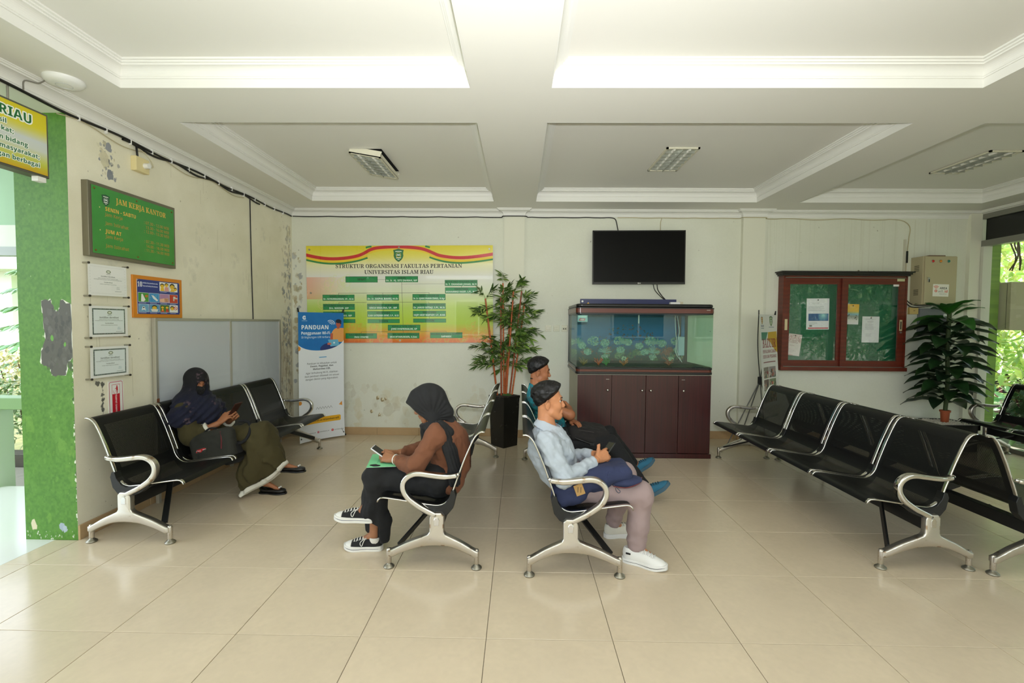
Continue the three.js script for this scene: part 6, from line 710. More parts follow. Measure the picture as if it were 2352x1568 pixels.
// shoes: heel at the origin, toe along x
function shoe(parent, M, o) {
  const F = field(0.03).ell([0.045, 0.055, 0], [0.046, 0.06, 0.034]).ell([0.12, 0.045, 0], [0.075, 0.045, 0.036]).ell([0.2, 0.032, 0], [0.058, 0.032, 0.04]);
  const open = (x, y, z) => Math.hypot((x - 0.045) / 1.25, (y - 0.125) / 1.1, z / 0.8) - 0.04, L = 0.262;
  const cut = o.low ?? 0;
  const up = surf((x, y, z) => { let d = smax(F.f(x, y, z), -y + 0.012, 0.004); d = smax(d, -open(x, y, z), 0.006); if (cut) d = smax(d, y - (0.045 + 0.03 * sstep(0.06, 0.0, x) - 0.0), 0.006); if (o.pump) d = smax(d, -(Math.hypot((x - 0.11) / 2.1, (y - 0.07) / 1.3, z) - 0.031), 0.004); return d; }, [-0.02, 0, -0.06], [0.28, 0.13, 0.06], 0.0045, o.color);
  const m = mesh(o.name ?? 'shoe', up.applyMatrix4(M), o.mat, parent);
  const outl = (k) => { const s = new THREE.Shape(); s.moveTo(-0.002 * k, 0); s.splineThru([[0.01, 0.028], [0.05, 0.034], [0.11, 0.034], [0.18, 0.043], [0.235, 0.036], [0.262, 0.006], [0.255, -0.022], [0.21, -0.04], [0.16, -0.042], [0.1, -0.032], [0.04, -0.034], [0.008, -0.024], [-0.002, 0]].map((p) => new THREE.Vector2(p[0], p[1] * k))); return s; };
  const sole = new THREE.ExtrudeGeometry(outl(1.02), { depth: o.sole - 0.006, bevelEnabled: true, bevelSize: 0.003, bevelThickness: 0.003, bevelSegments: 2, curveSegments: 40 }).rotateX(-PI / 2).translate(0, 0.003, 0); const p = sole.attributes.position; for (let i = 0; i < p.count; i++) { const x = p.getX(i); p.setY(i, p.getY(i) + 0.012 * sstep(0.19, 0.27, x) * (o.flat ? 0.3 : 1)); } sole.computeVertexNormals();
  mesh('sole', sole.applyMatrix4(M), o.soleMat, m);
  if (o.stripe) { const pts = []; for (let i = 0; i <= 40; i++) { const a = outl(1.1).getPoint(i / 40); pts.push([a.x * 1.004, o.sole * 0.55 + 0.012 * sstep(0.19, 0.27, a.x), -a.y]); } mesh('stripe', tube(pts, 0.0016, 80, 4, true).applyMatrix4(M), o.stripe, m); }
  if (o.toe) mesh('toe_cap', surf((x, y, z) => smax(smax(F.f(x, y, z) - 0.0025, -y + 0.014, 0.004), 0.205 - x, 0.003), [0.19, 0, -0.06], [0.28, 0.09, 0.06], 0.005).applyMatrix4(M), o.toe, m);
  if (o.lace) { const top = (x) => { let y = 0.12; while (y > 0.02 && F.f(x, y, 0) > 0) y -= 0.002; return y; }; for (let i = 0; i < 5; i++) { const x = 0.105 + i * 0.02, y = top(x) + 0.002, q = top(x + 0.01); mesh('lace', tube([[x, y - 0.011, -0.024], [x + 0.004, y + 0.001, -0.008], [x + 0.006, q + 0.003, 0.008], [x + 0.01, q - 0.01, 0.024]], 0.0026, 10, 5).applyMatrix4(M), o.lace, m); mesh('lace', tube([[x, y - 0.011, 0.024], [x + 0.004, y + 0.001, 0.008], [x + 0.006, q + 0.003, -0.008], [x + 0.01, q - 0.01, -0.024]], 0.0026, 10, 5).applyMatrix4(M), o.lace, m); } if (o.loops) for (const s of [-1, 1]) { const y = top(0.1); mesh('lace_loop', tube([[0.1, y + 0.002, 0], [0.115, y - 0.01, s * 0.04], [0.13, y - 0.045, s * 0.05], [0.14, y - 0.02, s * 0.044], [0.105, y, s * 0.01]], 0.0028, 20, 5).applyMatrix4(M), o.lace, m); } }
  if (o.bow) { for (const s of [-1, 1]) mesh('bow', new THREE.SphereGeometry(0.011, 10, 8).scale(0.8, 0.7, 1.1).translate(0.2, 0.062, s * 0.011).applyMatrix4(M), o.bow, m); }
  return m;
}
// ---------------------------------------------------------------- people; local x = the way they sit, z = their right
const bodyOf = (J, w = 1) => { // whole-body field from joints
  const F = field(0.06), P3 = (k) => J[k];
  F.chain([P3('pelvis'), P3('waist'), P3('chest'), P3('neck')], [0.085 * w, 0.085 * w, 0.092 * w, 0.052], 0.08);
  for (const s of ['R', 'L']) { F.cap(P3('chest'), P3('sh' + s), 0.085 * w, 0.056 * w, 0.07); F.chain([P3('sh' + s), P3('el' + s), P3('wr' + s)], [0.05 * w, 0.04 * w, 0.026], 0.03); F.chain([P3('hip' + s), P3('kn' + s), P3('an' + s)], [0.075 * w, 0.055 * w, 0.034], 0.04); F.cap(P3('pelvis'), P3('hip' + s), 0.08 * w, 0.075 * w, 0.05); F.cap(P3('an' + s), P3('toe' + s), 0.026, 0.014, 0.02); }
  F.cap(P3('neck'), P3('skull'), 0.055, 0.052, 0.04); return F;
};
const bb = (J, pad) => { const a = Object.values(J); return [[0, 1, 2].map((i) => Math.min(...a.map((p) => p[i])) - pad), [0, 1, 2].map((i) => Math.max(...a.map((p) => p[i])) + pad)]; };
const mid = (a, b, t) => [0, 1, 2].map((i) => a[i] + (b[i] - a[i]) * t);
const plane = (p, n) => { const l = Math.hypot(...n); return (x, y, z) => ((x - p[0]) * n[0] + (y - p[1]) * n[1] + (z - p[2]) * n[2]) / l; };
function person(label, pos, turn) { const o = thing('person', label, 'person', pos, turn, 'people waiting'); return o; }
const curlPhone = [[0.5, 0.9, 0.5], [0.6, 1.0, 0.5], [0.7, 1.0, 0.6], [0.8, 1.0, 0.6]], curlRelax = [[0.25, 0.35, 0.25], [0.3, 0.4, 0.3], [0.35, 0.45, 0.3], [0.4, 0.5, 0.3]], thumbUp = [[0.012, -0.006, 0.018], [0.042, -0.012, 0.042], [0.068, -0.008, 0.047], [0.09, 0.002, 0.042]], thumbIn = [[0.012, -0.006, 0.018], [0.04, -0.016, 0.042], [0.066, -0.024, 0.044], [0.09, -0.026, 0.036]];
function phone(label, pos, q, w = 0.072, h = 0.15, col = '#131316') { const o = thing('mobile_phone', label, 'phone', pos); o.quaternion.copy(q); mesh('case', new RoundedBoxGeometry(w, 0.009, h, 3, 0.004), S({ color: col, roughness: 0.35 }), o); mesh('screen', new THREE.BoxGeometry(w - 0.008, 0.001, h - 0.012).translate(0, 0.0049, 0), S({ color: '#0a0b0e', roughness: 0.1 }), o); mesh('camera', new RoundedBoxGeometry(0.02, 0.002, 0.03, 2, 0.0009).translate(w / 2 - 0.016, -0.0052, -h / 2 + 0.022), S({ color: '#2a2a2c', roughness: 0.3 }), o); return o; }
const quatOf = (x, y) => { const X = V(...x).normalize(), Y = V(...y), Z = X.clone().cross(Y).normalize(); Y.copy(Z).cross(X); return new THREE.Quaternion().setFromRotationMatrix(new THREE.Matrix4().makeBasis(X, Y, Z)); };

// --- woman in the brown top and black headscarf, on the middle left bench (faces -x in the room)
{
  const o = person('person in a brown top and black headscarf looking down at a phone', [-0.372, 0, -0.335], PI), base = '#9a6a4c', sc = skinCol(base);
  const J = { pelvis: [-0.04, 0.475, 0], waist: [-0.075, 0.58, 0], chest: [-0.045, 0.71, 0], neck: [0.02, 0.82, 0], skull: [0.07, 0.9, 0], shR: [0.015, 0.775, 0.165], shL: [0.01, 0.78, -0.165], elR: [0.13, 0.60, 0.2], elL: [0.125, 0.595, -0.2], wrR: [0.30, 0.605, 0.05], wrL: [0.285, 0.602, -0.085], hipR: [0.0, 0.465, 0.085], hipL: [0.0, 0.465, -0.085], knR: [0.40, 0.485, 0.03], knL: [0.40, 0.475, -0.09], anR: [0.465, 0.285, -0.135], anL: [0.425, 0.10, -0.08], toeR: [0.58, 0.245, -0.14], toeL: [0.56, 0.04, -0.085] };
  const H = frame([0.094, 0.955, 0], 0, -0.42, 0, 0.9), Hi = H.clone().invert(), loc = (x, y, z) => V(x, y, z).applyMatrix4(Hi);
  const hf = headField({ ears: false, neck: [-0.045, -0.15, 0] }), [lo, hi] = bb(J, 0.13);
  const body = mergeColored([surf(bodyOf(J, 0.93).f, lo, hi, 0.011, sc), surf(hf, [-0.14, -0.18, -0.1], [0.14, 0.14, 0.1], 0.0034, headColor(base)).applyMatrix4(H), handGeo([0.295, 0.604, -0.08], [0.9, 0.05, 0.35], [-0.1, 0.7, -0.7], 1, curlPhone, thumbUp, sc), handGeo([0.305, 0.607, 0.045], [0.9, 0.1, -0.3], [0, 0.75, 0.65], -1, curlPhone, thumbUp, sc)]);
  mesh('body', body, skinMat, o); eyes(o, H, true);
  { // headscarf
    const F = field(0.05).ell([-0.02, 0.035, 0], [0.12, 0.112, 0.1]).ell([0.03, -0.02, 0], [0.088, 0.11, 0.088], 0.05).cap([0.06, 0.075, 0], [0.13, 0.062, 0], 0.05, 0.016, 0.05).cap([-0.06, 0.0, 0], [-0.1, -0.115, 0], 0.09, 0.062, 0.06).cap([0.0, -0.11, -0.03], [0.0, -0.11, 0.03], 0.075, 0.075, 0.05);
    const opening = field(0.03).ell([0.125, -0.045, 0], [0.078, 0.068, 0.05]).cap([0.12, -0.05, -0.06], [0.12, -0.05, 0.06], 0.045, 0.045, 0.03);
    const W = field(0.04).chain([[0.1, 0.83, -0.02], [0.04, 0.815, -0.1], [-0.02, 0.835, -0.13], [-0.07, 0.79, -0.11]], [0.035, 0.03, 0.03, 0.035], 0.03).chain([[0.1, 0.82, 0.02], [0.03, 0.82, 0.11], [-0.05, 0.82, 0.1], [-0.06, 0.83, 0]], [0.035, 0.035, 0.035, 0.035], 0.03).chain([[0.09, 0.82, 0], [0.1, 0.77, 0.02], [0.12, 0.7, 0.03]], [0.05, 0.035, 0.02], 0.03);
    const g = surf((x, y, z) => { const p = loc(x, y, z), a = Math.atan2(p.y + 0.1, p.x + 0.02); let d = F.f(p.x, p.y, p.z) * 0.9; d += 0.0035 * Math.sin(a * 22 + 6 * noise(x * 9, y * 9, z * 9)) * sstep(0.02, 0.09, Math.hypot(p.x, p.y + 0.1)) * sstep(0.02, 0.06, Math.abs(p.z)); d = smin(d, W.f(x, y, z) + folds(x, y, z, 28, 0.006), 0.02); return smax(d, Math.min((p.x - 0.03 - (p.y + 0.1) * 0.66) * 0.75, (p.y + 0.12) * 0.9), 0.006); }, [-0.17, 0.66, -0.2], [0.33, 1.14, 0.2], 0.0062);
    const black = cloth('#19191a'); const hs = mesh('headscarf', g, black, o);
    // long end falling down the back over the near shoulder
    const T2 = field(0.03).chain([[-0.0, 0.845, -0.125], [-0.055, 0.79, -0.135], [-0.105, 0.68, -0.14], [-0.135, 0.56, -0.145], [-0.13, 0.47, -0.15]], [0.022, 0.024, 0.022, 0.02, 0.018], 0.02).chain([[0.02, 0.84, -0.15], [-0.02, 0.8, -0.165], [-0.065, 0.69, -0.17], [-0.095, 0.56, -0.175], [-0.095, 0.475, -0.175]], [0.02, 0.022, 0.02, 0.018, 0.016], 0.03).chain([[-0.01, 0.835, -0.14], [-0.04, 0.79, -0.155], [-0.085, 0.69, -0.158], [-0.115, 0.56, -0.163], [-0.112, 0.472, -0.163]], [0.022, 0.024, 0.022, 0.02, 0.018], 0.02);
    mesh('headscarf_end', surf((x, y, z) => T2.f(x, y, z) + 0.0025 * Math.sin((x * 0.8 - y * 0.25 - z * 0.4) * 330), [-0.18, 0.42, -0.22], [0.06, 0.89, -0.09], 0.0055), black, o);
  }
  { // brown top: torso and sleeves
    const F = field(0.07).chain([[-0.04, 0.5, 0], J.waist, J.chest, [0.0, 0.79, 0]], [0.125, 0.108, 0.115, 0.06], 0.09); for (const s of ['R', 'L']) { F.cap(J.chest, J['sh' + s], 0.09, 0.066, 0.07).chain([J['sh' + s], J['el' + s], J['wr' + s]], [0.064, 0.056, 0.036], 0.03); }
    F.cap([-0.06, 0.46, -0.08], [-0.06, 0.46, 0.08], 0.08, 0.08, 0.06).cap([-0.1, 0.44, -0.09], [-0.09, 0.415, -0.13], 0.045, 0.03, 0.05);
    const cut = plane([0.275, 0.6, 0], [1, 0, 0]);
    mesh('sweater', surf((x, y, z) => smax(smax(F.f(x, y, z) + folds(x, y, z, 11, 0.02) + folds(x, y, z, 30, 0.01), cut(x, y, z), 0.006), 0.395 - y, 0.01), lo, hi, 0.0075, null), cloth('#744830'), o);
    mesh('bracelet', new THREE.TorusGeometry(0.03, 0.004, 8, 24).applyQuaternion(new THREE.Quaternion().setFromUnitVectors(V(0, 0, 1), V(0.85, 0.02, 0.4).normalize())).translate(0.285, 0.602, -0.083), S({ color: '#e2ddd2', roughness: 0.4 }), o);
    for (const y of [0, 0.012]) mesh('cuff_button', new THREE.SphereGeometry(0.004, 8, 6).translate(0.255 - y, 0.575 + y, -0.125), blackPl, o);
  }
  { // wide black trousers
    const F = field(0.05).cap(J.hipR, J.hipL, 0.1, 0.1).chain([J.hipL, J.knL], [0.1, 0.078], 0.05).chain([J.hipR, J.knR], [0.1, 0.08], 0.05).chain([J.knL, [0.42, 0.3, -0.085], [0.405, 0.115, -0.082]], [0.074, 0.066, 0.07], 0.03).chain([J.knR, [0.425, 0.4, -0.05], [0.45, 0.28, -0.125]], [0.076, 0.066, 0.058], 0.03).cap([0.42, 0.5, -0.12], [0.41, 0.22, -0.05], 0.06, 0.05, 0.05).cap([0.36, 0.2, -0.08], [0.355, 0.075, -0.08], 0.04, 0.035, 0.04);
    const hemR = plane([0.485, 0.235, -0.14], [0.45, -0.8, -0.2]);
    mesh('trousers', surf((x, y, z) => { let d = F.f(x, y, z) + folds(x, y, z, 16, 0.016) + 0.003 * Math.sin((x * 0.9 + z * 0.6) * 190 + 4 * noise(x * 12, y * 6, z * 12)) * sstep(0.46, 0.3, y); d = smax(d, 0.058 + 0.06 * sstep(0.37, 0.43, x) - y, 0.008); if (z < -0.1 && x > 0.38 && y < 0.34) d = smax(d, hemR(x, y, z), 0.008); return d; }, [-0.15, 0.03, -0.25], [0.56, 0.6, 0.24], 0.0075), cloth('#151516'), o);
  }
  const canvas = (x, y, z) => '#1b1b1c', wht = S({ color: '#dedbd3', roughness: 0.6 }), so = { mat: cloth('#1a1a1b', { vertexColors: false }), sole: 0.034, soleMat: wht, toe: wht, lace: wht, loops: true, stripe: S({ color: '#2a2c50', roughness: 0.5 }) };
  shoe(o, frame([0.372, 0.0, -0.08], 0.03, 0, 0, 0.95), so); shoe(o, frame([0.415, 0.205, -0.135], 0.05, 0.05, 0.1, 0.95), so);
  mesh('sock', surf(field(0.02).chain([[0.425, 0.17, -0.08], [0.42, 0.07, -0.08]], [0.034, 0.04]).f, [0.36, 0.05, -0.14], [0.48, 0.085, -0.02], 0.006), S({ color: '#cfcac0', roughness: 0.9 }), o);
  // green folder on her lap, phone in her hands
  const fo = thing('green_folder', 'light green paper folder lying on the lap of the person in brown', 'folder', [-0.372 - 0.372, 0.566, -0.335 - 0.012]); fo.rotation.y = PI + 0.17; fo.rotation.z = 0.0;
  const gm = S({ color: '#7fd49a', roughness: 0.75 }); mesh('cover', bx(-0.108, 0.108, 0.002, 0.0035, -0.152, 0.152), gm, fo); mesh('pages', bx(-0.1, 0.106, 0, 0.002, -0.15, 0.15), S({ color: '#e4efe2', roughness: 0.8 }), fo); mesh('print', merge(Array.from({ length: 7 }, (_, i) => bx(0.0 + i * 0.008, 0.003 + i * 0.008, 0.0036, 0.0039, -0.07 + 0.01 * (i % 3), 0.05 - 0.012 * (i % 2)))), S({ color: '#5aa878', roughness: 0.8 }), fo);
  phone('white phone held by the person in the brown top', [-0.372 - 0.395, 0.625, -0.335 + 0.02], quatOf([0.1, 0.1, -1], [0.55, 0.8, 0.1]), 0.07, 0.145, '#d8d8da');
}
// --- man in the light blue shirt, nearest seat of the middle right bench
{
  const pos = [0.484, 0, -0.265], o = person('person in a light blue shirt with a navy backpack on the lap', pos, 0), base = '#b97e58', sc = skinCol(base);
  const J = { pelvis: [-0.045, 0.475, 0], waist: [-0.085, 0.575, 0], chest: [-0.135, 0.70, 0], neck: [-0.165, 0.83, 0], skull: [-0.155, 0.91, 0], shR: [-0.165, 0.765, 0.185], shL: [-0.155, 0.765, -0.185], elR: [-0.055, 0.565, 0.235], elL: [-0.03, 0.56, -0.22], wrR: [0.15, 0.643, 0.11], wrL: [0.17, 0.63, -0.06], hipR: [0.0, 0.465, 0.095], hipL: [0.0, 0.465, -0.095], knR: [0.425, 0.435, 0.13], knL: [0.385, 0.475, -0.14], anR: [0.405, 0.1, 0.125], anL: [0.33, 0.11, -0.215], toeR: [0.53, 0.045, 0.19], toeL: [0.42, 0.05, -0.23] };
  const H = frame([-0.142, 0.988, 0], 0, 0.05, 0, 0.9), [lo, hi] = bb(J, 0.14);
  const body = mergeColored([surf(bodyOf(J).f, lo, hi, 0.011, sc), surf(headField({ neck: [-0.035, -0.17, 0] }), [-0.14, -0.2, -0.1], [0.14, 0.14, 0.1], 0.0034, headColor(base, { stubble: true })).applyMatrix4(H), handGeo([0.158, 0.646, 0.105], [0.8, 0.25, -0.45], [0.1, 0.3, 0.9], -1, [[0.6, 0.8, 0.5], [0.7, 0.9, 0.5], [0.8, 0.9, 0.5], [0.9, 0.9, 0.5]], [[0.012, 0.0, 0.018], [0.036, 0.002, 0.048], [0.052, 0.004, 0.075], [0.064, 0.008, 0.098]], sc), handGeo([0.175, 0.63, -0.06], [0.75, 0.15, 0.6], [0.1, 0.6, -0.8], 1, curlPhone, thumbUp, sc)]);
  mesh('body', body, skinMat, o); eyes(o, H, false);
  { // hair: full on top, faded at the sides
    const hf = headField({ ears: false, neck: [-0.03, -0.07, 0] }), c1 = plane([0.068, 0.07, 0], [0.6, -0.8, 0]), c2 = plane([-0.085, -0.055, 0], [0.4, -0.92, 0]);
    mesh('hair', surf((x, y, z) => { const b = Math.max(c1(x, y, z), c2(x, y, z)), n = noise(x * 34 + z * 12, y * 50, z * 34) - 0.5, k = sstep(0.0, -0.032, b), T = 0.012 + 0.02 * sstep(0.0, 0.1, y) + 0.014 * sstep(0.0, 0.08, x); return hf(x, y, z) - lerp(-0.004, T, k) + k * (0.012 * n + 0.005 * (noise(x * 90, y * 90, z * 90) - 0.5)); }, [-0.16, -0.12, -0.12], [0.15, 0.19, 0.12], 0.004).applyMatrix4(H), P({ color: '#0e0d0d', roughness: 0.5, specularIntensity: 0.7 }), o);
  }
  { // shirt
    const F = field(0.07).chain([[-0.05, 0.5, 0], J.waist, J.chest, [-0.165, 0.79, 0]], [0.115, 0.108, 0.118, 0.064], 0.09); for (const s of ['R', 'L']) F.cap(J.chest, J['sh' + s], 0.092, 0.066, 0.07).chain([J['sh' + s], J['el' + s], J['wr' + s]], [0.066, 0.058, 0.037], 0.03);
    F.chain([[-0.165, 0.80, 0], [-0.165, 0.85, 0]], [0.072, 0.066], 0.03);
    const nk = plane([-0.165, 0.862, 0], [0.42, 1, 0]), cR = plane(mid(J.elR, J.wrR, 0.95), [0.78, 0.3, -0.5]), cL = plane(mid(J.elL, J.wrL, 0.95), [0.75, 0.3, 0.5]);
    const sh = mesh('shirt', surf((x, y, z) => { let d = F.f(x, y, z) + folds(x, y, z, 12, 0.02) + folds(x, y, z, 34, 0.009) + 0.002 * Math.sin((x * 1 + y * 0.9 - z * 0.3) * 120 + 6 * noise(x * 10, y * 10, z * 10)); d = smax(d, nk(x, y, z), 0.004); if (x > 0.05) { d = smax(d, z > 0.02 ? cR(x, y, z) : cL(x, y, z), 0.005); } return smax(d, 0.43 - y, 0.01); }, lo, hi, 0.0072), cloth('#aab2ba', { sheen: 0.1 }), o);
    const col = new THREE.Shape(); mesh('collar', surf((x, y, z) => { const r = Math.hypot((x + 0.158) * 0.95, z) - 0.082 + (y - 0.835) * 0.75; return Math.max(Math.abs(r) - 0.005, Math.abs(y - 0.84 + (x + 0.165) * 0.42) - 0.03, (x > -0.1 ? 0.008 - Math.abs(z) : -1)); }, [-0.27, 0.76, -0.12], [-0.04, 0.93, 0.12], 0.0045), sh.material, o);
    for (const [x, y, z] of [[-0.07, 0.79, 0.055], [-0.088, 0.795, 0.07]]) mesh('collar_button', new THREE.SphereGeometry(0.0055, 10, 8).translate(x, y, z + 0.012), blackPl, o);
  }
  { // trousers
    const F = field(0.05).cap(J.hipR, J.hipL, 0.105, 0.105); for (const s of ['R', 'L']) F.chain([J['hip' + s], J['kn' + s], mid(J['kn' + s], J['an' + s], 0.55), mid(J['kn' + s], J['an' + s], 0.94)], [0.1, 0.076, 0.064, 0.056], 0.035);
    mesh('trousers', surf((x, y, z) => smax(F.f(x, y, z) + folds(x, y, z, 15, 0.012) + 0.0025 * Math.sin(y * 95 + 7 * noise(x * 9, y * 9, z * 9)) * sstep(0.28, 0.12, y), 0.083 - y, 0.006), [-0.15, 0.05, -0.32], [0.53, 0.6, 0.24], 0.0072), cloth('#9d8886'), o);
  }
  const wm = S({ color: '#e2e0da', roughness: 0.55 }), ws = { mat: wm, sole: 0.03, soleMat: wm, lace: S({ color: '#cfcdc8', roughness: 0.7 }), stripe: S({ color: '#20222c', roughness: 0.5 }) };
  const s1 = shoe(o, frame([0.33, 0, 0.10], -0.5, 0, 0, 1.04), ws); mesh('badge', bx(0.028, 0.056, 0.06, 0.07, 0.034, 0.037).applyMatrix4(frame([0.33, 0, 0.10], -0.5, 0, 0, 1.04)), blackPl, s1); shoe(o, frame([0.27, 0, -0.215], 0.15, 0, 0, 1.04), { ...ws, stripe: null, mat: S({ color: '#d9d4c4', roughness: 0.6 }) });
  phone('dark phone held by the person in the light blue shirt', [pos[0] + 0.225, 0.672, pos[2] + 0.03], quatOf([0.35, 0.15, 0.9], [-0.7, 0.7, 0.2]), 0.074, 0.155, '#1b1c1a');
  // navy backpack across the lap
  const bp = thing('navy_backpack', 'navy backpack with a tan square label on the lap of the person in light blue', 'backpack', [pos[0], 0, pos[2]], 0), nv = cloth('#2c3352', { sheen: 0.15 });
  const F = field(0.06).box([0.05, 0.505, 0.135], [0.17, 0.075, 0.085], 0.06, 0.06, [0, 0, 0.38]).box([-0.03, 0.455, 0.185], [0.1, 0.07, 0.05], 0.045, 0.06, [0, 0, 0.1]).box([0.24, 0.565, 0.08], [0.12, 0.045, 0.12], 0.04, 0.06, [0, 0, 0.1]);
  mesh('bag_body', surf((x, y, z) => F.f(x, y, z) + folds(x, y, z, 13, 0.02) + folds(x, y, z, 30, 0.007), [-0.2, 0.33, -0.12], [0.44, 0.7, 0.3], 0.007), nv, bp);
  mesh('pocket_flap', surf((x, y, z) => Math.max(F.f(x, y, z) - 0.006 + folds(x, y, z, 16, 0.012), 0.19 - x + (y - 0.55) * 0.4, z - 0.3, 0.08 - z - 0.1), [0.1, 0.4, -0.05], [0.44, 0.7, 0.3], 0.0075), nv, bp);
  const tg = mesh('tan_label', new RoundedBoxGeometry(0.055, 0.065, 0.004, 2, 0.0018), S({ color: '#b08a52', roughness: 0.8 }), bp); tg.position.set(0.03, 0.5, 0.246); tg.rotation.set(-0.15, 0, 0.35); for (const s of [-1, 1]) { const k = mesh('label_mark', bx(s * 0.009 - 0.0015, s * 0.009 + 0.0015, -0.016, 0.016, 0.002, 0.0028), blackPl, tg); k.rotation.z = -0.4; }
  mesh('top_flap', surf((x, y, z) => field().ell([0.33, 0.525, 0.15], [0.1, 0.03, 0.075], 0.03, [0, 0, 0.15]).f(x, y, z) + folds(x, y, z, 22, 0.01), [0.2, 0.46, 0.04], [0.46, 0.6, 0.26], 0.008), nv, bp); mesh('piping', tube([[0.24, 0.512, 0.215], [0.32, 0.51, 0.228], [0.4, 0.53, 0.2], [0.43, 0.545, 0.14]], 0.003, 20, 5), S({ color: '#6a2a2a', roughness: 0.6 }), bp); mesh('zip_pull', tube([[0.24, 0.52, 0.21], [0.265, 0.5, 0.222], [0.28, 0.485, 0.222], [0.272, 0.475, 0.222], [0.258, 0.485, 0.222], [0.25, 0.505, 0.218]], 0.0022, 20, 5), S({ color: '#3a3f52', roughness: 0.4 }), bp);
}
// --- man in the teal shirt farther along the same bench
{
  const pos = [0.484, 0, -1.44], o = person('person in a teal patterned shirt with arms folded over a black bag', pos, 0), base = '#9c6444', sc = skinCol(base);
  const J = { pelvis: [0.0, 0.475, 0], waist: [-0.06, 0.59, 0], chest: [-0.14, 0.74, 0], neck: [-0.185, 0.895, 0], skull: [-0.175, 0.98, 0], shR: [-0.175, 0.83, 0.19], shL: [-0.165, 0.83, -0.19], elR: [0.10, 0.715, 0.215], elL: [0.07, 0.63, -0.23], wrR: [0.115, 0.735, -0.01], wrL: [0.13, 0.635, 0.03], hipR: [0.05, 0.465, 0.095], hipL: [0.05, 0.465, -0.095], knR: [0.46, 0.455, 0.17], knL: [0.5, 0.46, -0.17], anR: [0.735, 0.115, 0.29], anL: [0.8, 0.115, -0.36], toeR: [0.86, 0.14, 0.315], toeL: [0.9, 0.15, -0.37] };
  const H = frame([-0.155, 1.062, 0.0], 0.0, -0.1, 0, 0.92), [lo, hi] = bb(J, 0.14);
  const body = mergeColored([surf(bodyOf(J).f, lo, hi, 0.011, sc), surf(headField({ neck: [-0.02, -0.17, 0] }), [-0.14, -0.2, -0.1], [0.14, 0.14, 0.1], 0.0036, headColor(base, { moustache: true, stubble: true })).applyMatrix4(H), handGeo([0.113, 0.737, -0.012], [-0.25, 0.1, -0.95], [0.95, 0.1, -0.2], -1, [[0.5, 0.7, 0.4], [0.5, 0.7, 0.4], [0.5, 0.7, 0.4], [0.6, 0.7, 0.4]], thumbIn, sc), handGeo([0.133, 0.635, 0.035], [0.6, -0.2, 0.75], [0.3, 0.95, 0.1], 1, curlRelax, thumbIn, sc)]);
  mesh('body', body, skinMat, o); eyes(o, H, true);
  {
    const hf = headField({ ears: false, neck: [-0.03, -0.07, 0] }), c1 = plane([0.068, 0.07, 0], [0.6, -0.8, 0]), c2 = plane([-0.085, -0.07, 0], [0.4, -0.92, 0]);
    mesh('hair', surf((x, y, z) => { const b = Math.max(c1(x, y, z), c2(x, y, z)), n = noise(x * 34 + z * 12, y * 50, z * 34) - 0.5, k = sstep(0.0, -0.032, b), T = 0.015 + 0.012 * sstep(0.0, 0.1, y) + 0.008 * sstep(0.0, 0.08, x); return hf(x, y, z) - lerp(-0.004, T, k) + k * (0.006 * n + 0.005 * (noise(x * 90, y * 90, z * 90) - 0.5)); }, [-0.16, -0.12, -0.12], [0.15, 0.19, 0.12], 0.004).applyMatrix4(H), P({ color: '#0e0d0d', roughness: 0.5, specularIntensity: 0.7 }), o);
  }
  { const F = field(0.07).chain([[-0.01, 0.5, 0], J.waist, J.chest, [-0.185, 0.86, 0]], [0.115, 0.11, 0.12, 0.066], 0.09); for (const s of ['R', 'L']) F.cap(J.chest, J['sh' + s], 0.094, 0.07, 0.07).chain([J['sh' + s], mid(J['sh' + s], J['el' + s], 0.62)], [0.07, 0.066], 0.03); F.chain([[-0.185, 0.86, 0], [-0.185, 0.925, 0]], [0.074, 0.066], 0.03);
    const nk = plane([-0.185, 0.935, 0], [0.5, 1, 0]), a = new THREE.Color('#1c6b78'), b = new THREE.Color('#5a3a30'), c = new THREE.Color('#2e9aa2'), t = new THREE.Color();
    mesh('shirt', surf((x, y, z) => { let d = F.f(x, y, z) + folds(x, y, z, 14, 0.012); d = smax(d, nk(x, y, z), 0.004); for (const s of ['R', 'L']) { const q = mid(J['sh' + s], J['el' + s], 0.66), e = J['el' + s], w = J['sh' + s]; d = smax(d, plane(q, [e[0] - w[0], e[1] - w[1], e[2] - w[2]])(x, y, z) - (Math.abs(z) < 0.12 ? 1 : 0), 0.005); } return smax(d, 0.43 - y, 0.01); }, [-0.34, 0.4, -0.32], [0.2, 0.98, 0.32], 0.008, (x, y, z) => { const n = noise(x * 45, y * 45, z * 45), m = Math.sin(x * 90 + 8 * n) * Math.sin(y * 90 + 8 * n) * Math.cos(z * 60); return t.copy(a).lerp(c, sstep(0.45, 0.7, n)).lerp(b, sstep(0.35, 0.6, m)); }), cloth('#ffffff', { vertexColors: true, sheen: 0 }), o); }
  { const F = field(0.05).cap(J.hipR, J.hipL, 0.11, 0.11); for (const s of ['R', 'L']) F.chain([J['hip' + s], J['kn' + s], mid(J['kn' + s], J['an' + s], 0.95)], [0.105, 0.075, 0.052], 0.035);
    const cR = plane(mid(J.knR, J.anR, 0.96), [0.63, -0.78, 0.25]), cL = plane(mid(J.knL, J.anL, 0.96), [0.65, -0.78, -0.4]);
    mesh('trousers', surf((x, y, z) => { let d = F.f(x, y, z) + folds(x, y, z, 15, 0.012); if (x > 0.5) d = smax(d, z > -0.02 ? cR(x, y, z) : cL(x, y, z), 0.006); return d; }, [-0.1, 0.05, -0.46], [0.86, 0.6, 0.4], 0.008), cloth('#151517', { sheen: 0.1 }), o); }
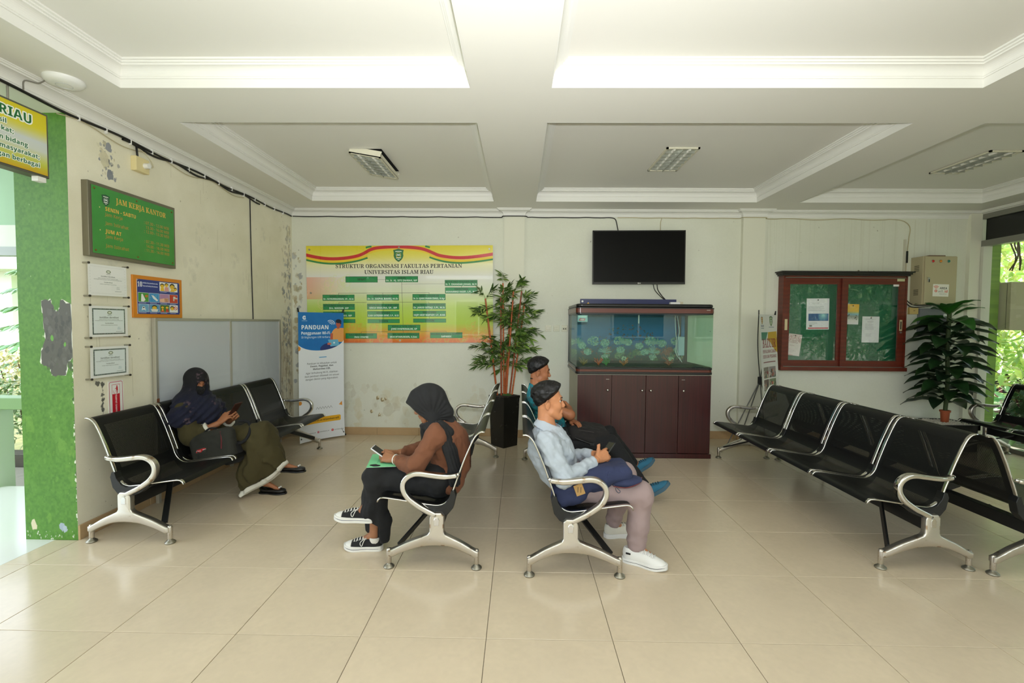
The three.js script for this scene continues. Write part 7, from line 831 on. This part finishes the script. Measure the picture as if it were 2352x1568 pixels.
  const bm = cloth('#2f6a86', { sheen: 0.1 }), bs = { mat: bm, sole: 0.03, soleMat: S({ color: '#3f5f70', roughness: 0.7 }), lace: S({ color: '#1f3c4c', roughness: 0.8 }) };
  for (const [p, yaw] of [[[0.722, 0.0, 0.285], -0.15], [[0.79, 0.0, -0.355], 0.1]]) { const M = frame(p, yaw, 0.62, 0, 1.02), s = shoe(o, M, bs); mesh('side_mark', bx(0.05, 0.056, 0.04, 0.07, 0.036, 0.0395).applyMatrix4(M), S({ color: '#c5d2d6', roughness: 0.5 }), s); }
  const bp = thing('black_bag', 'flat black bag lying on the lap of the person in the teal shirt', 'bag', pos, 0), bk = cloth('#1d1a19', { sheen: 0.1 });
  const F = field(0.04).box([0.27, 0.545, 0.02], [0.18, 0.045, 0.17], 0.04, 0.04, [0, 0, -0.12]).box([0.24, 0.5, 0.17], [0.13, 0.03, 0.05], 0.028, 0.04, [0, 0, -0.2]);
  mesh('bag_body', surf((x, y, z) => F.f(x, y, z) + folds(x, y, z, 18, 0.012), [0.05, 0.4, -0.2], [0.5, 0.66, 0.26], 0.008), bk, bp); mesh('strap', tube([[0.1, 0.53, 0.19], [0.2, 0.5, 0.23], [0.3, 0.47, 0.22], [0.38, 0.5, 0.18]], 0.008, 20, 6), blackPl, bp); mesh('buckle', bx(0.27, 0.31, 0.455, 0.475, 0.222, 0.235, 0.003), blackPl, bp); mesh('zip', tube([[0.1, 0.585, 0.15], [0.25, 0.57, 0.19], [0.42, 0.54, 0.17]], 0.003, 16, 5), S({ color: '#3a3532', roughness: 0.6 }), bp);
}
// --- woman in olive with the navy headscarf, on the left bench
{
  const pos = [-2.46, 0, -1.19], o = person('person in an olive dress, navy headscarf and black face mask', pos, 0), base = '#a06a4a', sc = skinCol(base);
  const J = { pelvis: [-0.045, 0.475, 0], waist: [-0.085, 0.57, 0], chest: [-0.135, 0.68, 0], neck: [-0.15, 0.815, 0], skull: [-0.14, 0.89, 0.01], shR: [-0.15, 0.745, 0.165], shL: [-0.14, 0.745, -0.165], elR: [-0.075, 0.545, 0.195], elL: [-0.06, 0.545, -0.2], wrR: [0.09, 0.635, 0.1], wrL: [0.12, 0.65, -0.04], hipR: [0.0, 0.465, 0.09], hipL: [0.0, 0.465, -0.09], knR: [0.385, 0.535, 0.01], knL: [0.375, 0.465, -0.1], anR: [0.535, 0.235, -0.10], anL: [0.405, 0.095, -0.04], toeR: [0.66, 0.205, -0.10], toeL: [0.53, 0.04, -0.03] };
  const H = frame([-0.142, 0.965, 0.015], -0.5, -0.22, 0, 0.88), Hi = H.clone().invert(), loc = (x, y, z) => V(x, y, z).applyMatrix4(Hi), [lo, hi] = bb(J, 0.15);
  const body = mergeColored([surf(bodyOf(J, 0.93).f, lo, hi, 0.011, sc), surf(headField({ ears: false, neck: [-0.03, -0.15, 0] }), [-0.14, -0.18, -0.1], [0.14, 0.14, 0.1], 0.0036, headColor(base)).applyMatrix4(H), handGeo([0.095, 0.64, 0.096], [0.62, 0.66, -0.3], [-0.45, 0.25, 0.85], -1, [[0.3, 0.4, 0.3], [0.5, 0.6, 0.4], [0.6, 0.7, 0.4], [0.7, 0.8, 0.4]], thumbUp, sc), handGeo([0.125, 0.65, -0.035], [0.7, 0.6, 0.35], [0.1, 0.3, -0.9], 1, curlPhone, thumbUp, sc)]);
  mesh('body', body, skinMat, o); eyes(o, H, true);
  { const hf = headField({ ears: false }); mesh('face_mask', surf((x, y, z) => Math.max(hf(x, y, z) - 0.007, y + 0.006, -0.125 - y, 0.015 - x), [0.0, -0.14, -0.08], [0.14, 0.0, 0.08], 0.004).applyMatrix4(H), cloth('#141414'), o); }
  { const F = field(0.05).ell([-0.02, 0.035, 0], [0.118, 0.112, 0.1]).ell([0.02, -0.03, 0], [0.082, 0.11, 0.09], 0.05).cap([0.06, 0.085, 0], [0.118, 0.068, 0], 0.045, 0.016, 0.05), op = field(0.03).ell([0.125, -0.02, 0], [0.062, 0.078, 0.054]);
    const D2 = field(0.08).chain([[-0.17, 0.86, 0.0], [-0.15, 0.76, 0]], [0.1, 0.15], 0.08).cap([-0.16, 0.74, 0.06], [-0.15, 0.70, 0.185], 0.115, 0.105, 0.08).cap([-0.16, 0.74, -0.06], [-0.14, 0.70, -0.185], 0.115, 0.105, 0.08).chain([[-0.1, 0.82, 0.03], [-0.035, 0.72, 0.05], [-0.02, 0.65, 0.03]], [0.085, 0.085, 0.07], 0.08).cap([-0.195, 0.79, -0.04], [-0.205, 0.7, -0.08], 0.1, 0.1, 0.08).cap([-0.195, 0.79, 0.04], [-0.205, 0.7, 0.1], 0.1, 0.105, 0.08);
    const a = new THREE.Color('#14172e'), b = new THREE.Color('#0e0e12'), fl = new THREE.Color('#5d4a52'), t = new THREE.Color();
    mesh('headscarf', surf((x, y, z) => { const p = loc(x, y, z); let d = F.f(p.x, p.y, p.z) * 0.88; const dr = D2.f(x, y, z) + 0.007 * Math.sin((y * 1.0 - x * 0.75 + z * 0.5) * 95 + 5 * noise(x * 7, y * 7, z * 7)) * sstep(0.98, 0.86, y) + folds(x, y, z, 20, 0.008); d = smin(d, dr, 0.05); d = smax(d, -op.f(p.x, p.y, p.z) * 0.88, 0.008); return smax(d, 0.60 + 0.16 * (-(x) - 0.02) * 0 + 0.22 * Math.abs(z) * 0 + (x < -0.05 ? (-0.05 - x) * 0.28 : 0) - y + 0.01 * Math.sin(x * 40 + z * 30), 0.01); }, [-0.36, 0.56, -0.3], [0.1, 1.1, 0.3], 0.0068, (x, y, z) => { const n = noise(x * 26, y * 26, z * 26), f = sstep(0.7, 0.78, noise(x * 16 + 9, y * 16, z * 16)) * sstep(0.5, 0.7, noise(x * 70, y * 70, z * 70)); return t.copy(b).lerp(a, sstep(1.0, 0.8, y)).lerp(fl, 0.7 * f).multiplyScalar(0.85 + 0.3 * n); }), cloth('#ffffff', { vertexColors: true, sheen: 0.1 }), o);
  }
  const olive = cloth('#40391c', { sheen: 0.15 }), lace = S({ color: '#d8d5c8', roughness: 0.9 });
  { // dress: bodice, sleeves, skirt
    const F = field(0.07).chain([[-0.05, 0.5, 0], J.waist, J.chest, [-0.15, 0.77, 0]], [0.12, 0.11, 0.112, 0.06], 0.09); for (const s of ['R', 'L']) F.cap(J.chest, J['sh' + s], 0.09, 0.068, 0.07).chain([J['sh' + s], J['el' + s], mid(J['el' + s], J['wr' + s], 0.62)], [0.07, 0.068, 0.052], 0.03);
    const K = field(0.09).cap(J.hipR, J.hipL, 0.105, 0.105).chain([J.hipR, J.knR], [0.1, 0.085], 0.09).chain([J.hipL, J.knL], [0.1, 0.085], 0.09).chain([J.knR, [0.45, 0.36, -0.02], [0.52, 0.24, -0.05]], [0.085, 0.085, 0.075], 0.09).chain([J.knL, [0.385, 0.25, -0.04], [0.39, 0.08, -0.03]], [0.085, 0.085, 0.095], 0.09).chain([[0.36, 0.42, 0.06], [0.35, 0.22, 0.09], [0.345, 0.05, 0.09]], [0.06, 0.065, 0.07], 0.09);
    const hem = (x, y, z) => plane([0.30, 0.075, 0], [0.62, -0.79, 0])(x, y, z) - 0.006 * Math.sin(x * 60 + z * 50) - 0.035 * sstep(0.3, 0.48, x) * sstep(0.62, 0.48, x);
    const cR = plane(mid(J.elR, J.wrR, 0.6), [0.75, 0.5, -0.45]), cL = plane(mid(J.elL, J.wrL, 0.6), [0.75, 0.5, 0.5]), sk = (x, y, z) => K.f(x, y, z) + folds(x, y, z, 11, 0.03) + 0.008 * Math.sin((x * 1.1 + z * 0.8 + y * 0.25) * 85 + 6 * noise(x * 6, y * 5, z * 6)) * sstep(0.5, 0.3, y);
    const all = (x, y, z) => { let d = F.f(x, y, z) + folds(x, y, z, 14, 0.016); if (y > 0.45 && x > -0.06) d = smax(d, z > 0.02 ? cR(x, y, z) : cL(x, y, z), 0.005); return smin(d, sk(x, y, z), 0.03); };
    mesh('dress', surf((x, y, z) => { let d = all(x, y, z); d = smax(d, hem(x, y, z), 0.006); return smax(d, 0.045 - y, 0.006); }, [-0.32, 0.02, -0.32], [0.66, 0.85, 0.3], 0.0078), olive, o);
    mesh('lace_hem', surf((x, y, z) => { const h = hem(x, y, z), sc2 = 0.005 * Math.abs(Math.sin(x * 110 + z * 90)); return Math.max(sk(x, y, z) - 0.003, Math.abs(h - 0.016) - 0.019 + sc2, 0.022 - y); }, [0.15, 0.0, -0.3], [0.7, 0.4, 0.25], 0.0066), lace, o);
    for (const [s, c, n] of [['R', cR, 1], ['L', cL, -1]]) { const e = J['el' + s], w = J['wr' + s], q = mid(e, w, 0.64), A = field(0.01).cap(mid(e, w, 0.5), mid(e, w, 0.8), 0.054, 0.05); mesh('lace_cuff', surf((x, y, z) => Math.max(A.f(x, y, z) + 0.004 * Math.sin(x * 160 + y * 130), Math.abs(c(x, y, z)) - 0.017), [q[0] - 0.09, q[1] - 0.09, q[2] - 0.09], [q[0] + 0.09, q[1] + 0.09, q[2] + 0.09], 0.006), lace, o); }
  }
  const pm = S({ color: '#0f0f10', roughness: 0.3 }), ps = { mat: pm, sole: 0.014, soleMat: pm, pump: true, flat: true, low: true, bow: S({ color: '#d9d8d4', roughness: 0.3 }) };
  shoe(o, frame([0.355, 0.0, -0.045], -0.08, 0, 0, 0.93), ps); shoe(o, frame([0.49, 0.175, -0.1], 0.0, -0.02, 0, 0.93), ps);
  phone('phone in a dark red case held by the person in olive', [pos[0] + 0.205, 0.75, pos[2] + 0.045], quatOf([0.25, 0.1, -0.95], [-0.75, 0.62, -0.1]), 0.074, 0.15, '#3a1c18');
  const bp = thing('grey_backpack', 'dark grey backpack with a small red logo on the lap of the person in olive', 'backpack', pos, 0), gm = cloth('#2a2a24', { sheen: 0.1 }), dk = cloth('#141518', { sheen: 0.05 });
  const F = field(0.05).box([0.124, 0.47, 0.205], [0.178, 0.13, 0.055], 0.045, 0.05, [-0.12, 0, 0.26]), B2 = field(0.04).box([0.24, 0.46, 0.17], [0.07, 0.14, 0.06], 0.04, 0.04, [-0.1, 0, 0.26]);
  mesh('bag_body', surf((x, y, z) => F.f(x, y, z) + folds(x, y, z, 15, 0.012), [-0.14, 0.33, 0.08], [0.34, 0.74, 0.3], 0.007), gm, bp); mesh('side_pocket', surf((x, y, z) => Math.max(B2.f(x, y, z) + folds(x, y, z, 15, 0.01), y - 0.5), [0.08, 0.3, 0.06], [0.34, 0.7, 0.28], 0.0075), dk, bp);
  const rz = S({ color: '#5a1c20', roughness: 0.7 }); mesh('zip', tube([[0.2, 0.605, 0.236], [0.215, 0.54, 0.25], [0.22, 0.47, 0.262]], 0.006, 16, 6), rz, bp); mesh('zip', tube([[0.235, 0.61, 0.21], [0.25, 0.55, 0.224], [0.255, 0.48, 0.234]], 0.005, 16, 6), rz, bp); mesh('carry_handle', tube([[0.04, 0.58, 0.2], [0.08, 0.615, 0.19], [0.14, 0.62, 0.19]], 0.008, 14, 6), dk, bp);
  const lg = board('logo', 0.1, 0.04, 0.001, canvasTex(256, 104, (c, w, h) => { c.fillStyle = '#2c2c26'; c.fillRect(0, 0, w, h); c.fillStyle = '#b81e20'; c.beginPath(); c.moveTo(10, 88); c.lineTo(40, 30); c.lineTo(190, 12); c.lineTo(240, 34); c.lineTo(150, 62); c.lineTo(120, 90); c.fill(); T(c, 'POLO', 70, 58, 34, '#e2dfd8', 'bold sans-serif', 'center', 110); T(c, 'sport', 190, 42, 28, '#e2dfd8', 'bold sans-serif', 'center', 80); }), gm, bp, { roughness: 0.7 }, 0); lg.position.set(0.06, 0.455, 0.264); lg.rotation.set(-0.12, 0, 0.2);
  mesh('shoulder_strap', tube([[0.24, 0.47, 0.2], [0.33, 0.5, 0.14], [0.36, 0.57, 0.1], [0.33, 0.64, 0.06], [0.26, 0.66, 0.08]], 0.013, 30, 8).scale(1, 1, 1), dk, bp);
}
renderer.render(scene, camera);
